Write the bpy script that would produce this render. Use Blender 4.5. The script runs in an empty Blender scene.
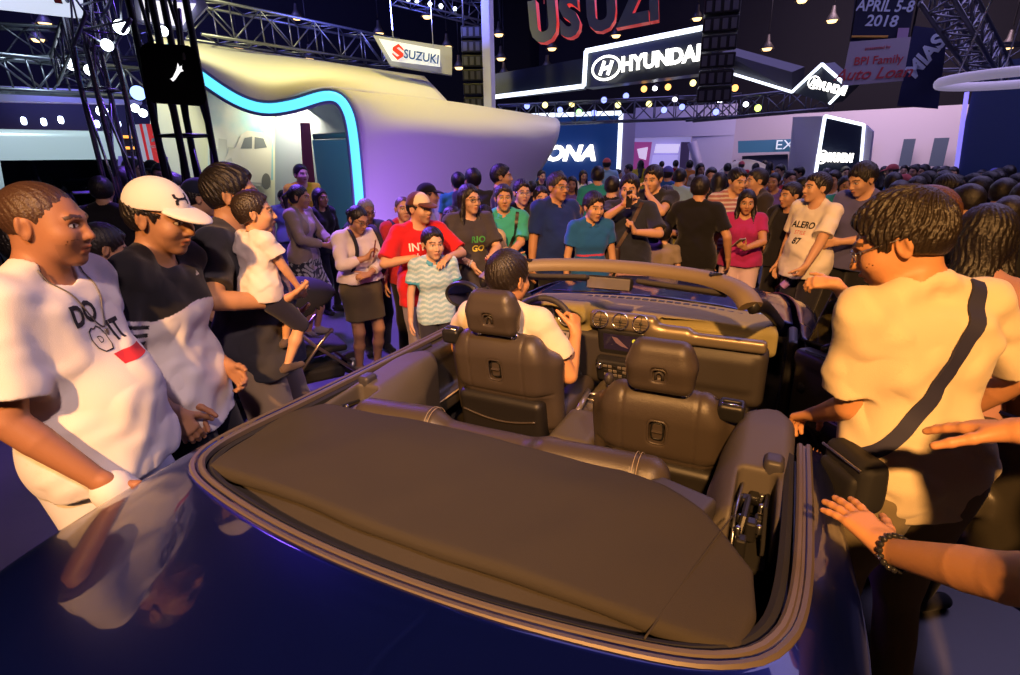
import bpy, bmesh, math, random, os
import numpy as np
from mathutils import Vector, Matrix
from mathutils.bvhtree import BVHTree
random.seed(7); np.random.seed(7)
PI = math.pi
SC = bpy.context.scene
COL = SC.collection
R_ = math.radians

# ------------------------------------------------------------------ camera
cam = bpy.data.cameras.new('camera'); cam_o = bpy.data.objects.new('camera', cam); COL.objects.link(cam_o)
cam.sensor_width = 36.0; cam.lens = 532 / 1020 * 36; cam.clip_start = 0.05; cam.clip_end = 200
TILT, ROLL, YAW = .3219, -.0183, .4729
_F = Vector((math.cos(YAW)*math.cos(TILT), math.sin(YAW)*math.cos(TILT), -math.sin(TILT)))
_R = Vector((math.sin(YAW), -math.cos(YAW), 0)); _U = _R.cross(_F)
_R2 = _R*math.cos(ROLL) + _U*math.sin(ROLL); _U2 = _U*math.cos(ROLL) - _R*math.sin(ROLL)
CAM = Vector((-1.206, -.71, 1.875))
cam_o.matrix_world = Matrix(((_R2.x, _U2.x, -_F.x, CAM.x), (_R2.y, _U2.y, -_F.y, CAM.y), (_R2.z, _U2.z, -_F.z, CAM.z), (0, 0, 0, 1)))
SC.camera = cam_o
# ------------------------------------------------------------------ colour management, world
SC.view_settings.view_transform = 'Standard'; SC.view_settings.look = 'None'
SC.view_settings.gamma = 1; SC.view_settings.use_curve_mapping = False
SC.view_settings.exposure = 0.0
try:
    SC.cycles.use_denoising = True; SC.cycles.max_bounces = 6; SC.cycles.sample_clamp_indirect = 4
    SC.cycles.caustics_reflective = False; SC.cycles.caustics_refractive = False
except Exception: pass
W = bpy.data.worlds.new('world'); SC.world = W; W.use_nodes = True
W.node_tree.nodes['Background'].inputs[0].default_value = (.16, .15, .30, 1)
W.node_tree.nodes['Background'].inputs[1].default_value = .12
# ------------------------------------------------------------------ the hall's stage lamps and added fill lamps
def lamp(kind, name, loc, target, energy, color, size=.5, spot=60, blend=.5):
    l = bpy.data.lights.new(name, kind); o = bpy.data.objects.new(name, l); COL.objects.link(o)
    l.energy = energy; l.color = color; o.location = loc
    if kind == 'AREA': l.size = size
    else: l.shadow_soft_size = size
    if kind == 'SPOT': l.spot_size = R_(spot); l.spot_blend = blend
    o.rotation_euler = (Vector(target) - Vector(loc)).to_track_quat('-Z', 'Y').to_euler()
    return o
lamp('SPOT', 'stage_light_amber', (-6.2, -1.7, 6.0), (.9, -.5, 1.0), 6000, (1, .47, .14), .16, 39, .7)
lamp('SPOT', 'stage_light_rose', (-3.4, -3.0, 6.0), (.1, 1.6, 1.3), 1150, (1, .66, .58), .2, 36, .6)
lamp('SPOT', 'stage_light_crowd', (-2.2, -.8, 6.5), (3.8, 1.0, 1.2), 1050, (1, .50, .28), .4, 44, .9)
lamp('SPOT', 'stage_light_violet', (3.6, 5.2, 4.6), (2.9, 3.6, 0), 2300, (.25, .10, 1), .4, 85, .6)
lamp('SPOT', 'stage_light_shell_violet', (5.2, 3.6, .25), (7.6, 6.0, 1.6), 260, (.40, .15, 1), .4, 120, .8)
lamp('SPOT', 'stage_light_shell_yellow', (6.5, 4.7, 8.2), (8.2, 6.2, 2.6), 1500, (1, .78, .16), .4, 75, .8)
lamp('SPOT', 'stage_light_canopy', (3.5, 8.0, 6.0), (7.5, 9.0, 3.6), 1100, (1, .93, .42), .4, 80, .8)
lamp('AREA', 'fill_light_inner', (6.6, 7.9, 2.9), (6.8, 9.0, 1.0), 38, (1, .93, .58), .8)  # unseen fill added inside the stand to warm its walls
lamp('AREA', 'stage_light_hall_blue', (13, 0, 8.0), (11, 0, 0), 420, (.45, .38, 1), 8)
lamp('AREA', 'fill_light_hall_left', (6, 16, 6.0), (12, 16, 4), 1100, (.22, .20, 1), 4)  # unseen area fill, added for the blue ambience at left
lamp('AREA', 'fill_light_truss_blue', (8.3, 7.2, 4.7), (9.0, 7.4, 9), 1100, (.15, .18, 1), 2)  # unseen area fill added below the trusses to tint their steel blue
lamp('SPOT', 'fill_light_van', (2.5, 7.5, 6.5), (3.6, 11.0, 1.8), 900, (.75, .95, 1), .4, 70, .7)  # unseen cool fill added above to brighten the van
lamp('AREA', 'stage_light_hall_right', (7, -5, 7.5), (7, -4, 0), 260, (.62, .50, 1), 5)
lamp('AREA', 'fill_light_far_wall', (19, -3, 7.5), (26, -5, 2), 900, (.80, .55, .75), 5)  # unseen lilac fill added to brighten the pale far wall

# ------------------------------------------------------------------ materials
MATS = {}
def mat(name, col=(.5, .5, .5), rough=.6, metal=0., emit=None, es=1., alpha=1., bump=0., bscale=80., coat=0., trans=0., attr=False, spec=.5, sheen=0.):
    if name in MATS: return MATS[name]
    m = bpy.data.materials.new(name); m.use_nodes = True; nt = m.node_tree; b = nt.nodes['Principled BSDF']
    b.inputs['Base Color'].default_value = (*col, 1); b.inputs['Roughness'].default_value = rough
    b.inputs['Metallic'].default_value = metal; b.inputs['Coat Weight'].default_value = coat
    b.inputs['Coat Roughness'].default_value = .03
    b.inputs['Transmission Weight'].default_value = trans; b.inputs['Alpha'].default_value = alpha
    b.inputs['Specular IOR Level'].default_value = spec; b.inputs['Sheen Weight'].default_value = sheen
    if emit: b.inputs['Emission Color'].default_value = (*emit, 1); b.inputs['Emission Strength'].default_value = es
    if attr:
        a = nt.nodes.new('ShaderNodeAttribute'); a.attribute_name = 'col'
        oi = nt.nodes.new('ShaderNodeObjectInfo'); mx = nt.nodes.new('ShaderNodeMix'); mx.data_type = 'RGBA'; mx.blend_type = 'MULTIPLY'
        mx.inputs[0].default_value = 1
        nt.links.new(a.outputs['Color'], mx.inputs[6]); nt.links.new(oi.outputs['Color'], mx.inputs[7])
        nt.links.new(mx.outputs[2], b.inputs['Base Color'])
    if bump:
        n = nt.nodes.new('ShaderNodeTexNoise'); n.inputs['Scale'].default_value = bscale; n.inputs['Detail'].default_value = 4
        tc = nt.nodes.new('ShaderNodeTexCoord'); nt.links.new(tc.outputs['Object'], n.inputs['Vector'])
        bp = nt.nodes.new('ShaderNodeBump'); bp.inputs['Strength'].default_value = bump; bp.inputs['Distance'].default_value = .004
        nt.links.new(n.outputs[0], bp.inputs['Height']); nt.links.new(bp.outputs[0], b.inputs['Normal'])
    MATS[name] = m; return m
def glass(name, tint=(.8, .85, .9), refl=.25, rough=.02):
    if name in MATS: return MATS[name]
    m = bpy.data.materials.new(name); m.use_nodes = True; nt = m.node_tree; nt.nodes.clear()
    out = nt.nodes.new('ShaderNodeOutputMaterial'); t = nt.nodes.new('ShaderNodeBsdfTransparent'); g = nt.nodes.new('ShaderNodeBsdfGlossy')
    ge = nt.nodes.new('ShaderNodeNewGeometry'); iv = nt.nodes.new('ShaderNodeMath'); iv.operation = 'SUBTRACT'; iv.inputs[0].default_value = 1.; m2 = nt.nodes.new('ShaderNodeMath'); m2.operation = 'MULTIPLY'
    nt.links.new(ge.outputs['Backfacing'], iv.inputs[1])
    t.inputs[0].default_value = (*tint, 1); g.inputs['Roughness'].default_value = rough
    f = nt.nodes.new('ShaderNodeFresnel'); f.inputs[0].default_value = 1.45
    mm = nt.nodes.new('ShaderNodeMath'); mm.operation = 'MULTIPLY_ADD'; mm.inputs[1].default_value = 1.; mm.inputs[2].default_value = refl - .04
    mx = nt.nodes.new('ShaderNodeMixShader'); nt.links.new(f.outputs[0], mm.inputs[0]); nt.links.new(mm.outputs[0], m2.inputs[0]); nt.links.new(iv.outputs[0], m2.inputs[1]); nt.links.new(m2.outputs[0], mx.inputs[0])
    nt.links.new(t.outputs[0], mx.inputs[1]); nt.links.new(g.outputs[0], mx.inputs[2]); nt.links.new(mx.outputs[0], out.inputs[0])
    MATS[name] = m; return m
SKIN = mat('skin', rough=.5, attr=True, bump=.12, bscale=260, spec=.4)
CLOTH = mat('cloth', rough=.9, attr=True, bump=.25, bscale=420, spec=.15, sheen=.15)
HAIR = mat('hair', rough=.42, attr=True, bump=.8, bscale=150, spec=.5)
BLACKP = mat('black_plastic', (.012, .012, .013), .45)
BLACKR = mat('black_rubber', (.01, .01, .01), .8)
CHROME = mat('chrome', (.75, .75, .76), .15, 1.)
STEEL = mat('steel', (.45, .46, .5), .35, 1.)
LEATHER = mat('black_leather', (.058, .046, .038), .38, bump=.25, bscale=300, spec=.5)
LEATHER2 = mat('dark_trim_leather', (.04, .035, .034), .5, bump=.2, bscale=300)
PAINT = mat('blue_paint', (.004, .010, .11), .30, .7, coat=1.)
FABRIC = mat('soft_top_fabric', (.042, .036, .029), .85, bump=.35, bscale=700, spec=.25)
TRIM = mat('satin_trim', (.13, .105, .085), .5, .25)
SILVER = mat('silver_trim', (.55, .5, .45), .3, .8)
WHITEP = mat('white_plastic', (.75, .75, .75), .4)
# ------------------------------------------------------------------ object helpers
def link(name, me, m=None, parent=None, smooth=True):
    o = bpy.data.objects.new(name, me); COL.objects.link(o)
    if m is not None:
        for q in (m if isinstance(m, (list, tuple)) else [m]): me.materials.append(q)
    if smooth: me.polygons.foreach_set('use_smooth', [True]*len(me.polygons))
    if parent is not None: o.parent = parent
    return o
def tag(o, label, cat, group=None, kind=None):
    if label: o['label'] = label
    if cat: o['category'] = cat
    if group: o['group'] = group
    if kind: o['kind'] = kind
    return o
def structure(o): o['kind'] = 'structure'; return o
def empty(name, loc=(0, 0, 0), rz=0., parent=None):
    o = bpy.data.objects.new(name, None); COL.objects.link(o); o.location = loc; o.rotation_euler = (0, 0, rz)
    o.empty_display_size = .1
    if parent: o.parent = parent
    return o
def mesh_np(name, v, f, col=None):
    v = np.asarray(v, np.float32); f = np.asarray(f, np.int32)
    me = bpy.data.meshes.new(name); me.vertices.add(len(v)); me.vertices.foreach_set('co', v.ravel())
    k = f.shape[1]; me.loops.add(f.size); me.loops.foreach_set('vertex_index', f.ravel())
    me.polygons.add(len(f)); me.polygons.foreach_set('loop_start', np.arange(0, f.size, k, dtype=np.int32))
    me.polygons.foreach_set('loop_total', np.full(len(f), k, np.int32)); me.update(calc_edges=True)
    if col is not None:
        a = me.color_attributes.new('col', 'FLOAT_COLOR', 'POINT')
        c = np.ones((len(v), 4), np.float32); c[:, :3] = col; a.data.foreach_set('color', c.ravel())
    return me
class MB:
    """collects shapes into one mesh"""
    def __init__(s): s.bm = bmesh.new()
    def box(s, c, size, rot=None, bev=0.):
        g = bmesh.ops.create_cube(s.bm, size=1.); vs = g['verts']
        M = Matrix.Translation(c) @ (rot.to_4x4() if rot is not None else Matrix()) @ Matrix.Diagonal((*size, 1))
        bmesh.ops.transform(s.bm, matrix=M, verts=vs)
        if bev:
            es = list({e for v in vs for e in v.link_edges}); bmesh.ops.bevel(s.bm, geom=es, offset=bev, segments=2, affect='EDGES', profile=.5)
        return s
    def tube(s, pts, r, n=8, closed=False, r2=None, flat=None):
        pts = [Vector(p) for p in pts]; rings = []; N = len(pts); up = None
        for i, p in enumerate(pts):
            a = pts[i-1] if (i > 0 or closed) else p; b = pts[(i+1) % N] if (i < N-1 or closed) else p
            d = (b - a).normalized()
            if up is None: up = Vector((0, 0, 1)) if abs(d.z) < .9 else Vector((1, 0, 0))
            x = d.cross(up).normalized(); y = x.cross(d).normalized(); up = y
            rr = r if r2 is None else r + (r2 - r)*i/max(1, N-1)
            fx, fy = flat or (1, 1)
            rings.append([s.bm.verts.new(p + x*math.cos(2*PI*k/n)*rr*fx + y*math.sin(2*PI*k/n)*rr*fy) for k in range(n)])
        for i in range(N if closed else N-1):
            A, B = rings[i], rings[(i+1) % N]
            for k in range(n): s.bm.faces.new((A[k], A[(k+1) % n], B[(k+1) % n], B[k]))
        if not closed: s.bm.faces.new(rings[0][::-1]); s.bm.faces.new(rings[-1])
        return s
    def lathe(s, prof, c=(0, 0, 0), axis=(0, 0, 1), n=24):
        q = Vector((0, 0, 1)).rotation_difference(Vector(axis)).to_matrix(); c = Vector(c); rings = []
        for r, z in prof:
            if r < 1e-6: rings.append([s.bm.verts.new(c + q @ Vector((0, 0, z)))])
            else: rings.append([s.bm.verts.new(c + q @ Vector((r*math.cos(2*PI*k/n), r*math.sin(2*PI*k/n), z))) for k in range(n)])
        for A, B in zip(rings, rings[1:]):
            for k in range(n):
                a = [A[k % len(A)], A[(k+1) % len(A)], B[(k+1) % len(B)], B[k % len(B)]]
                a = list(dict.fromkeys(a))
                if len(a) > 2: s.bm.faces.new(a)
        return s
    def prism(s, poly, ext, frame=None):
        """poly 2D (u,v) extruded along w by ext; frame (origin,u,v)"""
        O, u, v = (Vector(k) for k in (frame or ((0, 0, 0), (1, 0, 0), (0, 1, 0)))); w = u.cross(v).normalized()
        A = [s.bm.verts.new(O + u*a + v*b) for a, b in poly]; B = [s.bm.verts.new(O + u*a + v*b + w*ext) for a, b in poly]
        n = len(poly); s.bm.faces.new(A[::-1]); s.bm.faces.new(B)
        for i in range(n): s.bm.faces.new((A[i], A[(i+1) % n], B[(i+1) % n], B[i]))
        return s
    def grid(s, P):
        P = [[s.bm.verts.new(q) for q in row] for row in P]
        for a, b in zip(P, P[1:]):
            for i in range(len(a)-1): s.bm.faces.new((a[i], a[i+1], b[i+1], b[i]))
        return s
    def build(s, name, m=None, parent=None, smooth=False, auto=None):
        bmesh.ops.recalc_face_normals(s.bm, faces=s.bm.faces)
        me = bpy.data.meshes.new(name); s.bm.to_mesh(me); s.bm.free()
        o = link(name, me, m, parent, smooth)
        if auto:
            me.polygons.foreach_set('use_smooth', [True]*len(me.polygons)); me.set_sharp_from_angle(angle=R_(auto))
        return o
def crom(P, n, closed=False):
    """Catmull-Rom resampling of a polyline to n points"""
    P = np.array(P, float); N = len(P)
    if closed: Q = np.vstack([P[-1], P, P[0], P[1]]); segs = N
    else: Q = np.vstack([2*P[0]-P[1], P, 2*P[-1]-P[-2]]); segs = N-1
    d = []
    for i in range(segs):
        p0, p1, p2, p3 = Q[i:i+4]
        for t in np.linspace(0, 1, 24, endpoint=False):
            d.append(.5*((2*p1)+(-p0+p2)*t+(2*p0-5*p1+4*p2-p3)*t*t+(-p0+3*p1-3*p2+p3)*t**3))
    d.append(Q[segs+1] if not closed else P[0]); d = np.array(d)
    L = np.r_[0, np.cumsum(np.linalg.norm(np.diff(d, axis=0), axis=1))]
    t = np.linspace(0, L[-1], n+1)[:-1] if closed else np.linspace(0, L[-1], n)
    return np.stack([np.interp(t, L, d[:, k]) for k in range(3)], 1)
def text_mesh(s, size, ext=0., bold=0., shear=0., align='CENTER', sub=0., sx=1.):
    cu = bpy.data.curves.new('lettering', 'FONT'); cu.body = s; cu.size = size; cu.extrude = ext; cu.offset = bold*size; cu.shear = shear
    cu.align_x = align; cu.align_y = 'CENTER'; cu.resolution_u = 3
    o = bpy.data.objects.new('lettering', cu); COL.objects.link(o)
    dg = bpy.context.evaluated_depsgraph_get(); me = bpy.data.meshes.new_from_object(o.evaluated_get(dg))
    bpy.data.objects.remove(o); bpy.data.curves.remove(cu); me.materials.clear()
    bm = bmesh.new(); bm.from_mesh(me)
    if sx != 1: bmesh.ops.scale(bm, vec=(sx, 1, 1), verts=bm.verts)
    if sub:
        bmesh.ops.triangulate(bm, faces=bm.faces)
        for _ in range(4):
            es = [e for e in bm.edges if e.calc_length() > sub]
            if not es: break
            bmesh.ops.subdivide_edges(bm, edges=es, cuts=1); bmesh.ops.triangulate(bm, faces=bm.faces)
    bm.to_mesh(me); bm.free(); return me
def text_on(s, size, O, u, v, m, parent=None, name='lettering', ext=.01, **k):
    """flat lettering standing at O with its baseline along u and up along v"""
    me = text_mesh(s, size, ext, **k); u = Vector(u).normalized(); v = Vector(v); v = (v - u*v.dot(u)).normalized(); w = u.cross(v)
    M = Matrix(((u.x, v.x, w.x, O[0]), (u.y, v.y, w.y, O[1]), (u.z, v.z, w.z, O[2]), (0, 0, 0, 1)))
    me.transform(M); return link(name, me, m, parent, False)
def poly_decal(poly, sub=.012):
    bm = bmesh.new(); bm.faces.new([bm.verts.new((a, b, 0)) for a, b in poly]); bmesh.ops.triangulate(bm, faces=bm.faces)
    for _ in range(6):
        es = [e for e in bm.edges if e.calc_length() > sub]
        if not es: break
        bmesh.ops.subdivide_edges(bm, edges=es, cuts=1); bmesh.ops.triangulate(bm, faces=bm.faces)
    me = bpy.data.meshes.new('print'); bm.to_mesh(me); bm.free(); return me
def drape(me, bvh, O, u, v, off=.0022):
    """lays a flat decal mesh on a surface: each point is pressed along -w until it meets the cloth"""
    u = Vector(u).normalized(); v = Vector(v); v = (v - u*v.dot(u)).normalized(); w = u.cross(v); O = Vector(O)
    for q in me.vertices:
        p = O + u*q.co.x + v*q.co.y; h = bvh.ray_cast(p + w*.35, -w, .8)
        q.co = h[0] + w*off if h[0] is not None else p
    return me
# ------------------------------------------------------------------ smooth solids: signed distances meshed with surface nets
def _v(a): return np.array(a, np.float32)
class P:  # one primitive: function, bounding centre, bounding radius
    __slots__ = ('f', 'c', 'r')
    def __init__(s, f, c, r): s.f = f; s.c = _v(c); s.r = r
def cone(a, b, r1, r2=None, ax=None, k=1.):
    r2 = r1 if r2 is None else r2; a = _v(a); b = _v(b)
    if ax is not None:
        ax = _v(ax); ax = ax/np.linalg.norm(ax); A = np.eye(3, dtype=np.float32) + np.outer(ax, ax)*(1/k - 1); A = A.astype(np.float32)
    else: A = None
    a2, b2 = (a, b) if A is None else (A @ a, A @ b)
    ba = b2 - a2; L = float(ba @ ba) + 1e-9; sc = 1. if A is None else min(1., k)
    def f(p):
        if A is not None: p = p @ A
        q = p - a2; h = np.clip(q @ ba/L, 0, 1); q = q - h[..., None]*ba
        return (np.sqrt((q*q).sum(-1)) - (r1 + (r2 - r1)*h))*sc
    return P(f, (a + b)/2, float(np.linalg.norm(b - a))/2 + max(r1, r2)*max(1, k))
def ell(c, r, M=None):
    c = _v(c); r = _v(r if hasattr(r, '__len__') else (r, r, r)); M = None if M is None else np.asarray(M, np.float32)
    def f(p):
        q = p - c
        if M is not None: q = q @ M
        k0 = np.sqrt(((q/r)**2).sum(-1)); k1 = np.sqrt(((q/(r*r))**2).sum(-1)) + 1e-9
        return np.where(k0 < .05, -r.min()*.95, k0*(k0 - 1)/k1)
    return P(f, c, float(r.max()))
def rbox(c, h, rd=.01, M=None):
    c = _v(c); h = _v(h) - rd; M = None if M is None else np.asarray(M, np.float32)
    def f(p):
        q = p - c
        if M is not None: q = q @ M
        q = np.abs(q) - h
        return np.sqrt((np.maximum(q, 0)**2).sum(-1)) + np.minimum(q.max(-1), 0) - rd
    return P(f, c, float(np.linalg.norm(h + rd)))
def half(o, n):
    o = _v(o); n = _v(n); n = n/np.linalg.norm(n)
    return P(lambda p: (p - o) @ n, (0, 0, 0), 1e3)
def field(f): return P(f, (0, 0, 0), 1e3)
def smin(a, b, k):
    if k <= 0: return np.minimum(a, b)
    h = np.maximum(k - np.abs(a - b), 0)/k
    return np.minimum(a, b) - h*h*k*.25
class Shape:
    def __init__(s): s.ops = []
    def u(s, q, k=0.): s.ops.append((q, k, 'u')); return s
    def s(s, q, k=0.): s.ops.append((q, k, 's')); return s
    def i(s, q, k=0.): s.ops.append((q, k, 'i')); return s
    def d(s, f): s.ops.append((f, 0, 'd')); return s
    def bounds(s):
        lo = np.full(3, 9e9); hi = -lo
        for q, k, m in s.ops:
            if m == 'u':
                a, b = q.bounds() if isinstance(q, Shape) else (q.c - q.r, q.c + q.r)
                lo = np.minimum(lo, a - k*.3); hi = np.maximum(hi, b + k*.3)
        return lo, hi
    def ev(s, X, C, hd):
        D = np.full(X.shape[:2], 9., np.float32)
        for q, k, m in s.ops:
            if m == 'd': D = D + q(X.reshape(-1, 3)).reshape(D.shape); continue
            if isinstance(q, Shape):
                lo, hi = q.bounds(); c = (lo + hi)/2; r = np.linalg.norm(hi - lo)/2
            else: c, r = q.c, q.r
            idx = slice(None)
            if m != 'i' and r < 900:
                idx = np.nonzero(((C - c)**2).sum(1) < (r + hd + k + .02)**2)[0]
                if len(idx) == 0: continue
            Y = X[idx]
            d = q.ev(Y, C[idx], hd) if isinstance(q, Shape) else q.f(Y.reshape(-1, 3)).reshape(Y.shape[:2])
            if m == 'u': D[idx] = smin(D[idx], d, k)
            elif m == 's': D[idx] = -smin(-D[idx], d, k)
            else: D[idx] = -smin(-D[idx], -d, k)
        return D
_CO = np.array([[i, j, k] for i in (0, 1) for j in (0, 1) for k in (0, 1)])
_ED = [(0, 4), (1, 5), (2, 6), (3, 7), (0, 2), (1, 3), (4, 6), (5, 7), (0, 1), (2, 3), (4, 5), (6, 7)]
def net(S, v, zone=None, B=8):
    lo, hi = S.bounds(); lo = lo - 2*v; hi = hi + 2*v
    if zone is not None: lo = np.maximum(lo, zone[0]); hi = np.minimum(hi, zone[1])
    n = np.maximum(1, np.ceil((hi - lo)/(v*B)).astype(int)); hd = v*B*.5*1.7321
    I = np.stack(np.meshgrid(*[np.arange(k) for k in n], indexing='ij'), -1).reshape(-1, 3)
    C = (lo + (I + .5)*v*B).astype(np.float32)
    d = S.ev(C[:, None, :], C, 9e2)[:, 0]
    I = I[np.abs(d) < hd*1.75 + .012]; C = (lo + (I + .5)*v*B).astype(np.float32)
    g = np.stack(np.meshgrid(*[np.arange(B+1)]*3, indexing='ij'), -1).reshape(-1, 3)
    D = np.empty((len(I), (B+1)**3), np.float32); CH = 1500
    for a in range(0, len(I), CH):
        X = (lo + (I[a:a+CH, None, :]*B + g[None])*v).astype(np.float32)
        D[a:a+CH] = S.ev(X, C[a:a+CH], hd)
    D = D.reshape(-1, B+1, B+1, B+1); Sg = D < 0
    cn = np.zeros((len(I), B, B, B), np.int8)
    for c in _CO: cn += Sg[:, c[0]:c[0]+B, c[1]:c[1]+B, c[2]:c[2]+B]
    bi, x, y, z = np.nonzero((cn > 0) & (cn < 8))
    G = I[bi]*B + np.stack([x, y, z], 1); val = np.stack([D[bi, x+c[0], y+c[1], z+c[2]] for c in _CO], 1)
    acc = np.zeros((len(G), 3)); ct = np.zeros(len(G))
    for a, b in _ED:
        m = (val[:, a] < 0) != (val[:, b] < 0); t = np.where(m, val[:, a]/np.where(m, val[:, a]-val[:, b], 1), 0)
        acc += m[:, None]*(_CO[a] + (_CO[b]-_CO[a])*t[:, None]); ct += m
    V = lo + (G + acc/ct[:, None])*v
    NN = n*B + 3; key = ((G[:, 0]+1)*NN[1] + G[:, 1]+1)*NN[2] + G[:, 2]+1
    o = np.argsort(key); ks = key[o]; F = []
    for ax in range(3):
        sl = [slice(0, B)]*3; s2 = list(sl); s2[ax] = slice(1, B+1)
        A = Sg[(slice(None), *sl)]; Bq = Sg[(slice(None), *s2)]
        bi, x, y, z = np.nonzero(A != Bq); fl = A[bi, x, y, z]; g0 = I[bi]*B + np.stack([x, y, z], 1)
        b1, b2 = [q for q in range(3) if q != ax]
        if ax == 1: b1, b2 = b2, b1
        q = []; ok = np.ones(len(g0), bool)
        for o1, o2 in ((0, 0), (1, 0), (1, 1), (0, 1)):
            gg = g0.copy(); gg[:, b1] -= o1; gg[:, b2] -= o2
            kk = ((gg[:, 0]+1)*NN[1] + gg[:, 1]+1)*NN[2] + gg[:, 2]+1
            p = np.minimum(np.searchsorted(ks, kk), max(len(ks)-1, 0))
            if len(ks) == 0: ok[:] = False; q.append(p); continue
            ok &= ks[p] == kk; q.append(o[p])
        q = np.stack(q, 1); q[~fl] = q[~fl][:, ::-1]; F.append(q[ok])
    F = np.concatenate(F) if F else np.zeros((0, 4), int)
    return V, F
def solid(name, S, v, m, parent=None, col=None, post=None):
    V, F = net(S, v)
    if post is not None: V = post(V)
    c = None
    if col is not None: c = col(V) if callable(col) else np.tile(np.array(col), (len(V), 1))
    return link(name, mesh_np(name, V, F, c), m, parent)
def rotm(ax, a):
    return np.array(Matrix.Rotation(a, 3, ax))
def wob(p, f=18., a=.004, seed=0.):
    x, y, z = p[:, 0], p[:, 1], p[:, 2]
    w = np.sin(f*(.8*x + .5*y + .35*z) + 2.2*np.sin(f*.45*(z - x*.6 + y*.5) + seed) + seed*1.7)
    w += .8*np.sin(f*1.45*(.2*x - .7*y + .8*z) + 1.9*np.sin(f*.6*(x + y*.4) + seed*2.3))
    w += .5*np.sin(f*2.3*(.6*x + .3*y - .55*z) + 1.5*np.sin(f*.9*(z + y) - seed))
    return (a*w/1.5).astype(np.float32)

# ------------------------------------------------------------------ people
def unit(a): a = np.array(a, float); return a/(np.linalg.norm(a) + 1e-9)
def ik(S, T, l1, l2, pole):
    S, T = np.array(S, float), np.array(T, float); d = T - S; L = min(np.linalg.norm(d), .998*(l1+l2)); u = unit(d)
    a = (l1*l1 - l2*l2 + L*L)/(2*L); h = math.sqrt(max(0, l1*l1 - a*a)); p = np.array(pole, float); p = unit(p - u*(p @ u))
    return S + u*a + p*h, S + u*L
SK = {'a': (.47, .25, .135), 'b': (.56, .32, .19), 'c': (.36, .185, .10), 'd': (.60, .36, .235), 'e': (.27, .14, .08), 'f': (.36, .165, .085)}
def main_pieces(V, F, share=.06):
    n = len(V); lab = np.arange(n); E = np.concatenate([F[:, [0, 1]], F[:, [1, 2]], F[:, [2, 3]], F[:, [3, 0]]])
    for _ in range(400):
        m = np.minimum(lab[E[:, 0]], lab[E[:, 1]]); l2 = lab.copy(); np.minimum.at(l2, E[:, 0], m); np.minimum.at(l2, E[:, 1], m); l2 = l2[l2]
        if (l2 == lab).all(): break
        lab = l2
    u, inv, ct = np.unique(lab, return_inverse=True, return_counts=True); ok = ct[inv] > share*n
    mp = np.cumsum(ok) - 1; F = F[ok[F].all(1)]; return V[ok], mp[F]
DARKHAIR = (.012, .009, .008)
PEOPLE = {}
def hand_shape(Wr, d, n, side, curl, spread=.04, thumb=.5, k=1.0, fc=None):
    """palm + five jointed fingers; d to the fingertips, n out of the palm"""
    d = unit(d); n = np.array(n, float); n = unit(n - d*(n @ d)); t = np.cross(d, n)*(1 if side < 0 else -1)
    S = Shape(); o = (.027, .009, -.009, -.026); ln = (.070, .078, .072, .056); Wr = np.array(Wr)
    for i in range(4):
        S.u(cone(Wr + t*o[i]*.6*k + d*.008*k, Wr + d*(.088 - .006*(i == 3) - .003*(i == 0))*k + t*o[i]*k, .0135*k, .0112*k), .016*k)
    S.u(cone(Wr + t*.012*k, Wr + t*.03*k + d*.045*k + n*.006*k, .015*k, .013*k), .016*k)
    for i in range(4):
        F = Shape(); p = Wr + d*(.086 - .006*(i == 3) - .003*(i == 0))*k + t*o[i]*k; a = (curl if fc is None else fc[i])*(1 + .06*i); ang = a*.8
        dd = unit(d + t*(o[i]/.027*spread)); r = (.0092, .0094, .009, .008)[i]*k; L = ln[i]*k
        for j, fr in enumerate((.46, .30, .24)):
            v = dd*math.cos(R_(ang)) + n*math.sin(R_(ang)); q = p + v*L*fr
            F.u(cone(p, q, r, r*.92), .004*k); p = q; r *= .92; ang += a*(.95 if j == 0 else .7)
        S.u(F, .005*k)
    T = Shape(); p = Wr + d*.03*k + t*.026*k + n*.004*k; r = .0125*k
    for j, L in enumerate((.042, .034, .026)):
        v = unit(t*(.75 - .28*j*thumb) + d*(.75 + .1*j) + n*(.25 + .28*j*thumb)); q = p + v*L*k
        T.u(cone(p, q, r, r*.86), .006*k); p = q; r *= .86
    S.u(T, .010*k); return S
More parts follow.
